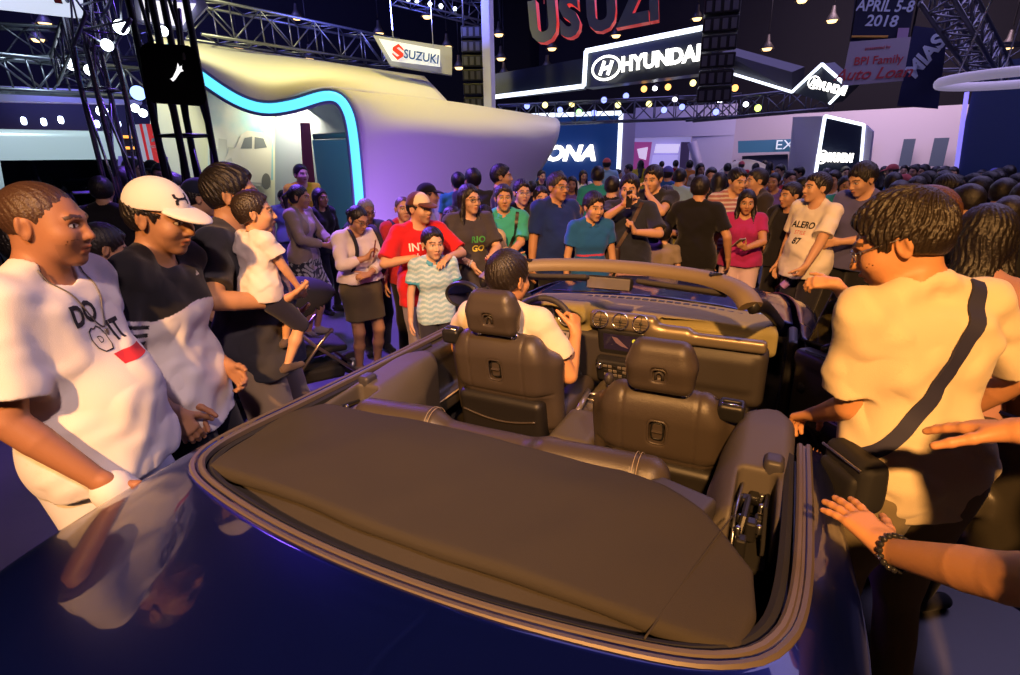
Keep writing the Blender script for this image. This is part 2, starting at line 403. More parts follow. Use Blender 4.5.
def person(name, x, y, h, heading, label, skin='a', hair='short', haircol=DARKHAIR, b=1., belly=0., fem=False, lean=0., side=0., twist=0.,
           head=(0, 0, 0), hk=1., L=None, Rr=None, legs=None, top=None, bottom=None, shoes=(.02, .02, .02), z0=0., res=.008, hres=None,
           sit=False, stance=.10, brow=1., jaw=1., stub=.0, glasses=None, cap=None, group=None, cat='person', nohands=False, child=False, smile=0., arml=1.):
    s = h/1.72; res = res/s; hres = (hres or res*s*.62)/s
    ln, sd = R_(lean), R_(side); Tm = rotm('X', sd) @ rotm('Y', ln); Z0 = .93
    def tz(p, tw=1.):  # torso frame -> body frame
        p = np.array(p, float); p[2] -= Z0
        a = R_(twist)*np.clip(p[2]/.45, 0, 1)*tw; p = np.array([p[0]*math.cos(a)-p[1]*math.sin(a), p[0]*math.sin(a)+p[1]*math.cos(a), p[2]])
        q = Tm @ p; q[2] += Z0; return q
    sw = (.90 if fem else 1.)*(.94 + .06*b); ax = Tm @ np.array([1, 0, 0]); hr = 1.06 if fem else 1.
    sh = [tz((-.005, sg*.178*sw, 1.405)) for sg in (1, -1)]
    torso = [  # a, b, radius, depth factor
        (tz((0, .075*hr, .94)), tz((0, -.075*hr, .94)), .112*b*hr, .9), (tz((0, .062, 1.08)), tz((0, -.062, 1.08)), .092*b*(.94 if fem else 1), .95),
        (tz((.004, .075*sw, 1.24)), tz((.004, -.075*sw, 1.24)), .098*b**.7, .95), (tz((-.005, .10*sw, 1.345)), tz((-.005, -.10*sw, 1.345)), .082*b**.5, .95)]
    def trunk(S, g=0., k=.06):
        for a, c, r, f in torso: S.u(cone(a, c, r + g, r + g, ax, f), k)
        if belly: S.u(ell(tz((.055 + .5*belly, 0, 1.07)), (.085 + belly + g, .135*b + g, .15 + g), Tm), .08)
        if fem:
            for sg in (1, -1): S.u(ell(tz((.075, sg*.07, 1.27)), np.array((.055, .058, .06)) + g), .04)
        for sg in (1, -1): S.u(cone(tz((-.015, sg*.035, 1.462)), tz((-.01, sg*.165*sw, 1.405)), .040 + g*.5, .046 + g*.6), .03)
        return S
    nb = tz((-.012, 0, 1.44)); hy, hp, hrl = (R_(q) for q in head)
    Rh = rotm('X', sd*.5) @ rotm('Z', R_(twist) + hy) @ rotm('Y', hp + ln*.35) @ rotm('X', hrl)
    nk = 1.0; Hc = tz((.0, 0, 1.50)) + Rh @ np.array([.022, 0, .095*hk]) + np.array([0, 0, -.008])
    hf = lambda p: Hc + Rh @ (np.array(p, float)*hk)
    # ---- limbs
    la, lf = .285*arml, .245*arml; arms = []
    for i, (sg, A) in enumerate(((1, L), (-1, Rr))):
        A = dict(A or {}); T = A.get('t', (.03, sg*(.235 + .03*b + belly*.3), .885))
        if 'w' in A:  # wrist given in world metres
            ch, shd = math.cos(R_(heading)), math.sin(R_(heading)); q = np.array(A['w'], float) - (x, y, z0)
            T = np.array([q[0]*ch + q[1]*shd, -q[0]*shd + q[1]*ch, q[2]])/s
        w2l = lambda v: np.array([v[0]*math.cos(R_(heading)) + v[1]*math.sin(R_(heading)), -v[0]*math.sin(R_(heading)) + v[1]*math.cos(R_(heading)), v[2]])
        E, Wr = ik(sh[i], T, la, lf, w2l(A['pw']) if 'pw' in A else A.get('p', (-.6, sg*.5, -.2)))
        d = unit(Wr - E); fd = unit(w2l(A['dw'])) if 'dw' in A else unit(A['d']) if 'd' in A else d; n = w2l(A['nw']) if 'nw' in A else A.get('n', (.15, -sg, 0))
        arms.append((sh[i], E, Wr, fd, n, A.get('c', 22), A.get('th', .5), A.get('fc'), A.get('sp', .04)))
    hips = [tz((0, sg*.088*hr, .90)) for sg in (1, -1)]; lg = []
    for i, sg in ((0, 1), (1, -1)):
        A = dict((legs or {}).get('LR'[i], {})); T = A.get('t', (-.02, sg*stance, .085))
        K, An = ik(hips[i], T, .43, .405, A.get('p', (1, sg*.12, 0))); lg.append((hips[i], K, An, A.get('toe', (1, sg*.22, -.05))))
    B = Shape(); trunk(B)
    for Sh, E, Wr, fd, n, cu, th, fc, spd in arms:
        ab = (b + 1)/2; M = (E + Wr)/2; A = Shape()
        A.u(ell(Sh, .056*ab), 0); A.u(cone(Sh, E, .050*ab, .0385*ab), .015); A.u(cone(E, E*.7 + Wr*.3, .0385*ab, .0375*ab), .003); A.u(cone(E*.7 + Wr*.3, Wr, .0375*ab, .0255), .002)
        A.u(cone(Wr - unit(Wr - E)*.01, Wr + fd*.02, .0245, .022), .003)
        B.u(A, .02)
    for H0, K, An, toe in lg:
        A = Shape(); A.u(cone(H0, K, .088*b**.8, .056*b**.5), .03); A.u(cone(K, K*.6 + An*.4, .054*b**.5, .052*b**.5), .03); A.u(cone(K*.6 + An*.4, An, .052*b**.5, .034), .03)
        A.u(cone(An - (0, 0, .03), An + unit((toe[0], toe[1], 0))*.14 - (0, 0, .05), .035, .026), .03)
        B.u(A, .025)
    B.u(cone(nb - (0, 0, .012) + ax*.008, hf((-.022, 0, -.06)), .056*(.9 if fem else 1)*b**.4, .054*(.9 if fem else 1)*b**.3), .03)
    # ---- head: skull, jaw, face
    HD = Shape(); e = lambda c, r: ell(hf(c), np.array(r)*hk, Rh)
    jw = jaw*(.93 if fem else 1.)
    HD.u(e((-.012, 0, .030), (.097, .077, .087))); HD.u(e((.028, 0, -.045), (.062, .058*jw, .066)), .03); HD.u(e((.052, 0, -.02), (.046, .060*jw, .078)), .03)
    HD.u(e((.072, 0, -.096), (.020, .024, .018)), .025)
    HD.u(cone(hf((.084, .036, .026)), hf((.093, .012, .024)), .010*hk), .018); HD.u(cone(hf((.084, -.036, .026)), hf((.093, -.012, .024)), .010*hk), .018)
    for sg in (1, -1):
        HD.s(e((.104, sg*.032, .006), (.014, .019, .011)), .014)
        HD.u(ell(hf((.0795, sg*.0315, .006)), .0125*hk), .003); HD.u(e((.066, sg*.043, -.026), (.026, .022, .022)), .02)
        HD.u(e((-.006, sg*.078, -.006), (.017, .007, .031)), .008); HD.u(e((-.018, sg*.083, .004), (.008, .008, .024)), .005); HD.s(e((.000, sg*.088, -.004), (.009, .007, .016)), .005)
        HD.u(ell(hf((.102, sg*.0125, -.031)), .0082*hk), .008)
    HD.u(cone(hf((.094, 0, .014)), hf((.114, 0, -.026)), .0075*hk, .0115*hk), .012)
    HD.u(cone(hf((.090, .019, -.058 + smile*.004)), hf((.1035, 0, -.055)), .0055*hk, .0065*hk), .007); HD.u(cone(hf((.090, -.019, -.058 + smile*.004)), hf((.1035, 0, -.055)), .0055*hk, .0065*hk), .007)
    HD.u(cone(hf((.092, .012, -.069)), hf((.092, -.012, -.069)), .0085*hk), .007)
    HD.s(cone(hf((.107, .020, -.0625)), hf((.107, -.020, -.0625)), .0045*hk), .004)
    B.u(HD, .022)
    HS = []
    if not nohands:
        for i, (Sh, E, Wr, fd, n, cu, th, fc, spd) in enumerate(arms):
            Q = hand_shape(Wr, fd, n, (1, -1)[i], cu, thumb=th, k=1.02 if not fem else .93, fc=fc, spread=spd); HS.append(Q); B.u(Q, .014)
    # ---- mesh: fine zones for head and hands
    V, F = net(B, res); zones = []
    top_z = Hc
    if hres < res*.95:
        keep = np.ones(len(F), bool); Fc = V[F].mean(1); parts = []
        zs = [(Hc - .155*hk, Hc + .155*hk)]
        if not nohands: zs += [tuple(q.bounds()) for q in HS]
        zs[0] = (np.array([Hc[0]-.16*hk, Hc[1]-.16*hk, Hc[2]-.125*hk]), zs[0][1])
        for lo, hi in zs:
            lo, hi = np.array(lo), np.array(hi); keep &= ~((Fc > lo + res*.6) & (Fc < hi - res*.6)).all(1)
            v2, f2 = net(B, hres, (lo, hi)); parts.append((v2, f2))
        F = F[keep]
        for v2, f2 in parts: F = np.vstack([F, f2 + len(V)]); V = np.vstack([V, v2])
    # ---- skin colours (the face's own: lips, brows, eyes)
    sk = np.array(SK[skin] if isinstance(skin, str) else skin); c = np.tile(sk, (len(V), 1))
    q = (V - Hc) @ Rh/hk; fr = q[:, 0] > .055; ay = np.abs(q[:, 1])
    lips = fr & (q[:, 0] > .084) & ((ay/.024)**2 + ((q[:, 2] + .0625)/.0125)**2 < 1); c[lips] = sk*np.array([.82, .55, .55])
    mouth = fr & (ay < .021) & (np.abs(q[:, 2] + .0625) < .0018); c[mouth] = sk*.22
    bz = .031 + .004*np.clip((ay - .02)/.02, 0, 1) - .010*np.clip((ay - .038)/.016, 0, 1)
    brw = fr & (ay > .011) & (ay < .053) & (np.abs(q[:, 2] - bz) < .0048*brow); c[brw] = sk*.12 + np.array(DARKHAIR)
    ey = np.abs(ay - .0315); eye = fr & ((ey/.0155)**2 + ((q[:, 2] - .0065)/.0062)**2 < 1); c[eye] = (.55, .52, .48)
    lid = fr & ~eye & ((ey/.019)**2 + ((q[:, 2] - .0075)/.0092)**2 < 1); c[lid] = sk*.42
    iris = eye & (ey**2 + (q[:, 2] - .006)**2 < .0062**2); c[iris] = (.012, .008, .006)
    if stub: c[fr & (q[:, 2] < -.045) & ~lips & (q[:, 2] > -.125)] *= (1 - stub)
    ob = link(name, mesh_np(name, V*s, F, np.clip(c, 0, 1)), SKIN); ob.location = (x, y, z0); ob.rotation_euler = (0, 0, R_(heading))
    tag(ob, label, cat, group); info = dict(ob=ob, s=s, hf=hf, Rh=Rh, Hc=Hc, tz=tz, arms=arms, lg=lg, heading=heading, sh=sh, Tm=Tm); PEOPLE[label] = info
    def child_obj(nm, S, r, m, col=None, lab=None):
        V, F = net(S, r)
        if nm in ('hair', 'shirt', 'cardigan', 'cap'): V, F = main_pieces(V, F)
        cc = None if col is None else np.clip(col(V) if callable(col) else np.tile(np.array(col, float), (len(V), 1)), 0, 1)
        o = link(nm, mesh_np(nm, V*s, F, cc), m, ob)
        if lab: o['label'] = lab
        return o
    info['child'] = child_obj
    # ---- hair
    if hair and hair != 'none':
        Hs = Shape(); hc = np.array(haircol)
        th = {'crew': .0, 'short': .011, 'messy': .014, 'long': .011, 'bun': .004, 'pony': .005, 'bald': 0}.get(hair, .006)
        if hair == 'crew': Hs.u(e((-.013, 0, .030), (.0985, .0795, .0895)))
        else:
            Hs.u(e((-.014, 0, .033), (.099 + th, .080 + th*.9, .091 + th*1.4))); Hs.u(e((-.035, 0, -.015), (.068 + th*.5, .074 + th*.3, .072)), .02)
            if hair in ('short', 'messy'): Hs.u(e((.045, .0, .088), (.038, .05, .022)), .02)
        hn = Rh @ np.array([.86, 0, -.51]); off = {'crew': .020, 'short': .030, 'messy': .036, 'long': .030, 'bun': .026, 'pony': .026}.get(hair, .03)
        hl = field(lambda p: (off - (p - Hc) @ hn + .0045*np.sin(((p - Hc) @ Rh)[:, 1]*95) + .003*np.sin(((p - Hc) @ Rh)[:, 1]*230 + 1)).astype(np.float32)); Hs.s(hl, .006)
        if hair in ('short', 'messy', 'crew'):
            Hs.i(half(hf((-.06, 0, -.062)), Rh @ np.array([.55, 0, -1])), .01)
            for sg in (1, -1): Hs.s(e((.004, sg*.085, -.014), (.026, .022, .036)), .004)
        Hs.s(e((.072, 0, -.035), (.078, .088, .078)), .004)
        if hair == 'long':
            lz = 1.
            Hs.u(cone(hf((-.045, 0, 0)), hf((-.075, 0, -.17)), .078*hk, .062*hk, Rh @ np.array([1, 0, 0]), .72), .03); q0 = hf((-.075, 0, -.17))
            Hs.u(cone(q0, tz((-.125 - (b-1)*.09, 0, 1.27)), .062, .045, ax, .6), .03)
            for sg in (1, -1):
                Hs.u(cone(hf((.008, sg*.074, .03)), hf((.005, sg*.082, -.11)), .020*hk, .026*hk), .025); Hs.u(cone(hf((.0, sg*.082, -.11)), tz((.075 + (b-1)*.1, sg*.095, 1.31)), .026, .022), .02)
        if hair == 'bun': Hs.u(ell(hf((-.125, 0, .005)), .036), .012)
        if hair == 'pony': Hs.u(cone(hf((-.105, 0, .03)), hf((-.15, 0, -.02)), .026, .03), .015); Hs.u(cone(hf((-.15, 0, -.02)), hf((-.13, 0, -.17)), .03, .012), .02)
        if cap: Hs.i(half(hf((0, 0, .034)), Rh @ np.array([.10, 0, 1])))
        sd0 = len(label) % 7
        def strands(p, Rh=Rh, Hc=Hc):
            q = (p - Hc) @ Rh; tl = .62 if hair != 'long' else .15; qx = q[:, 0]*math.cos(tl) + q[:, 2]*math.sin(tl); qz = q[:, 2]*math.cos(tl) - q[:, 0]*math.sin(tl); a = np.arctan2(q[:, 1], qx + .015); f = 1.
            fm = 1.6 if hair == 'messy' else 1.15; w = np.sin(a*24*fm + 2.5*np.sin(qz*38*fm + sd0)) + .7*np.sin(a*45*fm + qz*50*fm + 2*np.sin(q[:, 1]*40)); w = w*np.clip(np.hypot(q[:, 1], qx + .015)/.045, 0, 1)
            if hair == 'messy': w = w*1.2 + np.sin(q[:, 0]*170 + 4*np.sin(a*9))*.8
            return (w*{'crew': .0006, 'messy': .0017}.get(hair, .0018)*(1 - .75*np.clip((-.0 - q[:, 2])/.05, 0, 1)*(hair != 'long'))).astype(np.float32)
        if hair in ('short', 'messy'): Hs.d(lambda p: (np.clip((-.005 - ((p - Hc) @ Rh)[:, 2])/.055, 0, 1)*(.012 if hair == 'messy' else .009)).astype(np.float32))
        Hs.d(strands)
        def hcol(V): 
            q = (V - Hc) @ Rh; a = np.arctan2(q[:, 1], q[:, 2]); w = .8 + .35*np.sin(a*61 + 4*np.sin(q[:, 0]*70)); k = hc[None]*w[:, None]
            return k if hair != 'crew' else k*.6 + sk*.15
        child_obj('hair', Hs, hres*1.05 if hres < res else res, HAIR, hcol)
    # ---- headwear, glasses
    if cap:
        cs = Shape(); cs.u(e((-.012, 0, .042), (.108, .089, .098))); cs.i(half(hf((0, 0, .036)), Rh @ np.array([.10, 0, -1])), .004)
        cf = cap.get('col'); o = child_obj('cap', cs, hres*1.1, CLOTH, cf if not callable(cf) else (lambda V: cf((V - Hc) @ Rh)))
        bs = Shape(); bs.u(ell(hf((.075, 0, .040)), (.105, .082, .020), Rh @ rotm('Y', .18))); bs.s(ell(hf((.07, 0, .020)), (.115, .095, .028), Rh @ rotm('Y', .18)), .002); bs.i(half(hf((.062, 0, .04)), Rh @ np.array([-1, 0, .0])))
        b_ = child_obj('brim', bs, hres*.9, CLOTH, cap.get('brim', cf if not callable(cf) else (.8, .8, .8))); b_.parent = o; info['cap'] = o
    if glasses:
        g = MB()
        for sg in (1, -1):
            pts = [hf((.107 - .010*abs(math.cos(a)*sg + 1 - 1)*(1 if math.cos(a)*sg > 0 else .0), sg*.033 + .024*math.cos(a), .003 + .0175*math.sin(a)*(1 if abs(math.sin(a)) < .8 else .92)))*s for a in np.linspace(0, 2*PI, 20, endpoint=False)]
            g.tube(pts, .0016*s, 6, True); g.tube([hf((.096, sg*.058, .010))*s, hf((.05, sg*.079, .013))*s, hf((-.012, sg*.083, .016))*s, hf((-.026, sg*.084, -.004))*s], .0018*s, 6)
        g.tube([hf((.109, .010, .007))*s, hf((.112, 0, .010))*s, hf((.109, -.010, .007))*s], .0015*s, 6)
        go = g.build('glasses', mat('frame_' + glasses, {'black': (.01, .01, .01), 'silver': (.5, .5, .5), 'tortoise': (.06, .03, .015)}[glasses], .3, 0 if glasses != 'silver' else 1), ob, True)
        l = MB()
        for sg in (1, -1): l.prism([(sg*.033 + .0235*math.cos(a), .003 + .017*math.sin(a)) for a in np.linspace(0, 2*PI, 20, endpoint=False)], .0008, (np.zeros(3), (0, 1, 0), (0, 0, 1)))
        for v in l.bm.verts: v.co = Vector(hf((.104 + v.co.x - max(0, abs(v.co.y) - .033)*.25, v.co.y, v.co.z))*s)
        l.build('lens', glass('eyeglass', (.97, .98, .99), .045), go, True)
    # ---- clothes
    ch = (len(label)*7 + int(abs(x*13) + abs(y*29))) % 11
    if bottom:
        kind = bottom.get('kind', 'pants'); g = bottom.get('g', .014); hz = bottom.get('hem', .09); S = Shape(); wz = bottom.get('waist', 1.02)
        if kind == 'skirt':
            S.u(cone(tz((0, .06, 1.0)), tz((0, -.06, 1.0)), .105*b, None, ax, .9), .0); S.u(cone(tz((0, .07*hr, .90)), tz((0, -.07*hr, .90)), .122*b*hr, None, ax, .95), .06)
            fl = bottom.get('flare', .02); mid = (lg[0][1] + lg[1][1])/2
            S.u(cone((0, .075, .84), (mid[0]*.6, .085 + fl, hz - .05), .12*b, .11*b + fl), .06); S.u(cone((0, -.075, .84), (mid[0]*.6, -.085 - fl, hz - .05), .12*b, .11*b + fl), .09)
            S.i(half((0, 0, hz), (0, 0, -1)))
        else:
            for a, c, r, f in torso[:1]: S.u(cone(a, c, r + g, None, ax, f), .05)
            if belly: S.u(ell(tz((.03 + .3*belly, 0, 1.0)), (.085 + belly + g, .125*b + g, .12)), .08)
            w2 = bottom.get('w', 1.)
            for H0, K, An, toe in lg:
                A = Shape(); A.u(cone(H0, K, .093*b**.8 + g, (.06*b**.5 + g)*w2), .03)
                lo = An - unit(An - K)*.0
                if kind == 'shorts' and sit: pass
                elif hz < .4 or sit: A.u(cone(K, lo, (.058*b**.5 + g)*w2, (.040 + g)*w2), .04)
                else: A.u(cone(K - unit(K-H0)*.06, K + (An - K)*.25, (.06*b**.5 + g)*w2*1.04, (.06*b**.5 + g)*w2*1.04), .04)
                S.u(A, .02)
            if bottom.get('pocket'):
                Sh, E, Wr, fd, *_r = arms[1]; S.u(cone(Wr + fd*.04, Wr + fd*.22, .052, .066), .04)
            if not sit: S.i(half((0, 0, hz), (0, 0, -1)))
        S.i(half(tz((0, 0, wz)), Tm @ np.array([0, 0, 1.])))
        S.d(lambda p: np.minimum(wob(p, 14, bottom.get('wr', .0045), ch + 3), .004))
        info['bottom'] = child_obj({'skirt': 'skirt', 'shorts': 'shorts'}.get(kind, 'trousers'), S, res*1.1, CLOTH, bottom['col'])
    if shoes is not None and not (sit and z0 == 0 and False):
        for H0, K, An, toe in lg:
            t = unit((toe[0], toe[1], 0)); S = Shape(); f0 = np.array([An[0], An[1], An[2] - .085])
            S.u(cone(f0 - t*.045 + (0, 0, .045), f0 + t*.15 + (0, 0, .032), .045, .036, (0, 0, 1), .9)); S.u(cone(An - (0, 0, .01), f0 + t*.06 + (0, 0, .05), .046, .035), .03); S.i(half(f0 + (0, 0, .003), (0, 0, -1)))
            S.i(half(An + (0, 0, .015), (0, 0, 1)))
            child_obj('shoe', S, res, CLOTH, shoes)
    if top:
        g = top.get('g', .013); sl = top.get('sleeve', .62); S = Shape(); hz = top.get('hem', .86); wr = top.get('wr', .007)
        trunk(S, g, .06)
        S.u(cone(tz((.0, .07, .97)), tz((.0, -.07, .97)), .108*b*hr + g, None, ax, .95), .06)
        if belly: S.u(cone(tz((.04 + belly*.5, .06, hz + .02)), tz((.04 + belly*.5, -.06, hz + .02)), .10*b + belly*.5 + g, None, ax, .95), .08)
        else: S.u(cone(tz((.012, .07, hz)), tz((.012, -.07, hz)), .108*b*hr + g*1.2, None, ax, .95), .06)
        S.i(half(tz((0, 0, hz)), Tm @ np.array([.0, 0, -1.])))
        for i, (Sh, E, Wr, *_r) in enumerate(arms):
            ab = (b + 1)/2; A = Shape(); A.u(ell(Sh, .055*ab + g*.7))
            if sl <= 1:
                c0 = Sh + (E - Sh)*sl; fl = top.get('flare', .012); A.u(cone(Sh, c0 + unit(E - Sh)*.02, .051*ab + g*.7, .043*ab + g*.8 + fl), .03); A.i(half(c0, E - Sh))
            else:
                c0 = E + (Wr - E)*(sl - 1); A.u(cone(Sh, E, .054*ab + g, .044*ab + g), .03); Q = Shape(); Q.u(cone(E, c0 + unit(Wr - E)*.02, .044*ab + g, .034*ab + g*.8)); Q.i(half(c0, Wr - E)); A.u(Q, .01)
            S.u(A, .03)
        nr = top.get('neck', .064); ndir = unit(hf((-.022, 0, -.06)) - nb)
        NC = Shape().u(cone(nb + (0, 0, -.02) + ax*.012, nb + ndir*.2 + ax*.01, nr*b**.35, nr*1.15)); NC.i(half(nb + (0, 0, .012), -(ax*.75 + np.array([0, 0, 1.])))); S.s(NC, .006)
        if top.get('v'): S.s(cone(tz((.10, 0, 1.46)), tz((.15, 0, 1.46 - top['v'])), .05, .008), .01)
        S.d(lambda p: np.minimum(wob(p, 17, wr*.7, ch) + wob(p, 38, wr*.45, ch + 2), .0035) - .001); cf = top['col']
        def tcol(V):
            if not callable(cf): return np.tile(np.array(cf, float), (len(V), 1))
            p = (V - (0, 0, Z0)) @ Tm + (0, 0, Z0)
            at = np.full(len(V), -1.); 
            for i, (Sh, E, Wr, *_r) in enumerate(arms):
                u = E - Sh; t = ((V - Sh) @ u)/(u @ u); dd = np.linalg.norm(V - Sh - np.clip(t, 0, 1)[:, None]*u, axis=1); m = (dd < .085) & (t > .12); at[m] = t[m]
            return cf(p, at)
        so = child_obj(top.get('name', 'shirt'), S, min(res*1.0, top.get('res', 9)/s), CLOTH, tcol); info['top'] = so
        # keep the skin under the cloth: press in any point that would show through it
        w = V/1.; sel = (w[:, 2] > hz + .03) & ((w - nb - (0, 0, .012)) @ (ax*.75 + (0, 0, 1.)) < -.012)
        for Sh, E, Wr, *_r in arms:
            q0, q1, lim = (Sh, E, sl) if sl <= 1 else (E, Wr, sl - 1); u_ = q1 - q0; t_ = ((w - q0) @ u_)/(u_ @ u_); dd = np.linalg.norm(w - q0 - np.clip(t_, 0, 1)[:, None]*u_, axis=1)
            sel &= ~((t_ > lim - .10) & (dd < .09)); fz_ = Wr + 0; sel &= np.linalg.norm(w - fz_, axis=1) > .14
            if sl <= 1: t2 = ((w - E) @ (Wr - E))/((Wr - E) @ (Wr - E)); d2 = np.linalg.norm(w - E - np.clip(t2, 0, 1)[:, None]*(Wr - E), axis=1); sel &= d2 > .075
        ix = np.nonzero(sel)[0]
        if len(ix):
            ds_ = S.ev(w[ix][:, None, :].astype(np.float32), w[ix].astype(np.float32), .03)[:, 0]; ix = ix[np.abs(ds_) < .012]
            nrm = np.empty(len(V)*3, np.float32); ob.data.vertex_normals.foreach_get('vector', nrm); nrm = nrm.reshape(-1, 3); V2 = (V*s).astype(np.float32); V2[ix] -= nrm[ix]*.012
            ob.data.vertices.foreach_set('co', V2.ravel()); ob.data.update()
        me = so.data
        if top.get('collar') is not None:
            C = Shape(); r0 = nr*1.02
            pts = []
            for a in np.linspace(.35, 2*PI - .35, 15):
                pts.append(nb + ax*(.012 + r0*math.cos(a)) + np.array([0, 1, 0])*r0*math.sin(a)*1.02 + np.array([0, 0, .016 - .035*max(0, math.cos(a))**1.5]))
            for p0, p1 in zip(pts, pts[1:]): C.u(cone(p0, p1, .011, .011), .006); C.u(cone(p0 + (0, 0, -.018) + unit(p0 - nb)*.012, p1 + (0, 0, -.018) + unit(p1 - nb)*.012, .008), .012)
            co = child_obj('collar', C, res*.8, CLOTH, top['collar']); co.parent = so
    return info
def shirt_print(info, items, fz=1.27, right=0., tilt=0., m=None):
    """prints lettering and shapes on the chest: items (mesh, dx, dy, material)"""
    so = info['top']; me = so.data; bvh = BVHTree.FromPolygons([v.co[:] for v in me.vertices], [p.vertices[:] for p in me.polygons]); s = info['s']
    for pm, dx, dy, mm, ang in items:
        O = Vector(info['tz']((.13, 0, fz)))*s; a = R_(ang); u = Vector(info['Tm'] @ np.array([-math.sin(a), math.cos(a), 0])); v = Vector(info['Tm'] @ np.array([0, 0, 1.]))
        w = Vector(np.cross(u, v)); O = O + u*dx + v*dy
        drape(pm, bvh, O, u, v); o = link('shirt_print', pm, mm, so, False)
INKB = mat('black_ink', (.01, .01, .012), .7); INKW = mat('white_ink', (.8, .78, .75), .7); INKR = mat('red_ink', (.65, .03, .04), .7)
INKG = mat('green_ink', (.06, .35, .08), .7); INKY = mat('yellow_ink', (.7, .6, .1), .7)

def wpt(info, p):
    a = R_(info['heading']); s = info['s']; o = info['ob'].location; p = np.array(p, float)*s
    return Vector((o.x + p[0]*math.cos(a) - p[1]*math.sin(a), o.y + p[0]*math.sin(a) + p[1]*math.cos(a), o.z + p[2]))
def wdir(info, p):
    a = R_(info['heading']); return Vector((p[0]*math.cos(a) - p[1]*math.sin(a), p[0]*math.sin(a) + p[1]*math.cos(a), p[2]))
def grip(info, i, k=.08):
    Sh, E, Wr, fd, n, *_ = info['arms'][i]; return wpt(info, Wr + fd*k/info['s'] + unit(n)*.022), wdir(info, fd), wdir(info, unit(n))
def phone(info, i, label, col=(.01, .01, .012), k=.09, size=(.072, .009, .145), case=None, off=(0, 0, 0)):
    c, d, n = grip(info, i, k); n = n.normalized(); z = (Vector((0, 0, 1)) - n*n.z).normalized() if abs(n.z) < .9 else d; x = z.cross(n); M = Matrix((x, n, z)).transposed()
    t = empty('phone', c + Vector(off)); tag(t, label, 'phone'); mb = MB(); mb.box((0, 0, 0), size, M, .004); mb.build('case', mat('phone_%d' % (sum(col)*300), col, .3), t)
    mb = MB(); mb.box(n*-.0055, (size[0]*.9, .002, size[2]*.92), M); mb.build('screen', mat('phone_glass', (.02, .02, .03), .1), t); return t
def strap(info, pts, w, m, back=True, name='strap', parent=None, off=.008):
    """a strap pressed on the clothes: pts are (side, height) in the body's own frame"""
    me = info['top'].data; s = info['s']; bvh = BVHTree.FromPolygons([v.co[:] for v in me.vertices], [p.vertices[:] for p in me.polygons]); P3 = []
    q = crom([(0, a, b) for a, b in pts], 40)
    for _, a, b in q:
        o = Vector((-.6 if back else .6, a, b))*s; d = Vector((1 if back else -1, 0, 0)); h = bvh.ray_cast(o, d)
        if h[0] is not None: P3.append(h[0] - d*off)
    P3 = crom([tuple(p) for p in P3], 40); bm = bmesh.new(); rows = []
    for i, p in enumerate(P3):
        d = Vector(P3[min(i+1, 39)] - P3[max(i-1, 0)]).normalized(); n = Vector((-1 if back else 1, 0, 0)); sd = d.cross(n).normalized()
        h = bvh.find_nearest(Vector(p)); n2 = h[1] if h[1] is not None else n
        sd = d.cross(n2).normalized(); c = Vector(p); rows.append([bm.verts.new(c + sd*x*w/2 + n2*y) for x, y in ((-1, -.004), (-1, .003), (1, .003), (1, -.004))])
    for A, B in zip(rows, rows[1:]):
        for k in range(4): bm.faces.new((A[k], A[(k+1) % 4], B[(k+1) % 4], B[k]))
    bm.faces.new(rows[0]); bm.faces.new(rows[-1][::-1]); mb = MB(); mb.bm.free(); mb.bm = bm
    return mb.build(name, m, info['ob'] if parent is None else parent, True, 40)
def watch(info, i, col, m=None):
    Sh, E, Wr, fd, n, *_ = info['arms'][i]; u = unit(Wr - E); c = Wr - u*.02; a = unit(np.cross(u, (0.3, .2, 1))); b = np.cross(u, a); s = info['s']; mb = MB()
    mb.tube([(c + a*.0285*math.cos(t) + b*.0285*math.sin(t))*s for t in np.linspace(0, 2*PI, 24, endpoint=False)], .007, 8, True, flat=(.6, 1.5)); o = mb.build('watch_strap', mat('strap_%d' % (sum(col)*100), col, .5), info['ob'], True)
    mb = MB(); mb.lathe([(0, .009), (.017, .009), (.018, 0)], (c - unit(n)*.028)*s, -unit(n), 20); mb.build('watch_case', m or CHROME, o, True)
def backpack(info, label, col=(.012, .012, .014), side=0.):
    t = empty('backpack', wpt(info, (-.22, side, 1.17)), R_(info['heading'])); tag(t, label, 'bag'); S = Shape().u(rbox((0, 0, 0), (.085, .15, .22), .06)); S.u(rbox((-.085, 0, -.07), (.04, .12, .11), .035), .02); S.d(lambda p: wob(p, 16, .004, 2))
    solid('bag_body', S, .012, mat('bag_%d' % (sum(col)*1000), col, .8), t)
    for sg in (1, -1):
        mb = MB(); mb.tube([tuple(x) for x in crom([(.06, sg*.09, .19), (.13, sg*.115, .285), (.25, sg*.115, .26), (.345, sg*.12, .12), (.30, sg*.15, -.05), (.15, sg*.17, -.17), (.05, sg*.12, -.19)], 24)], .022, 6, flat=(1, .35)); mb.build('bag_strap', mat('bag_%d' % (sum(col)*1000)), t, True)
    return t

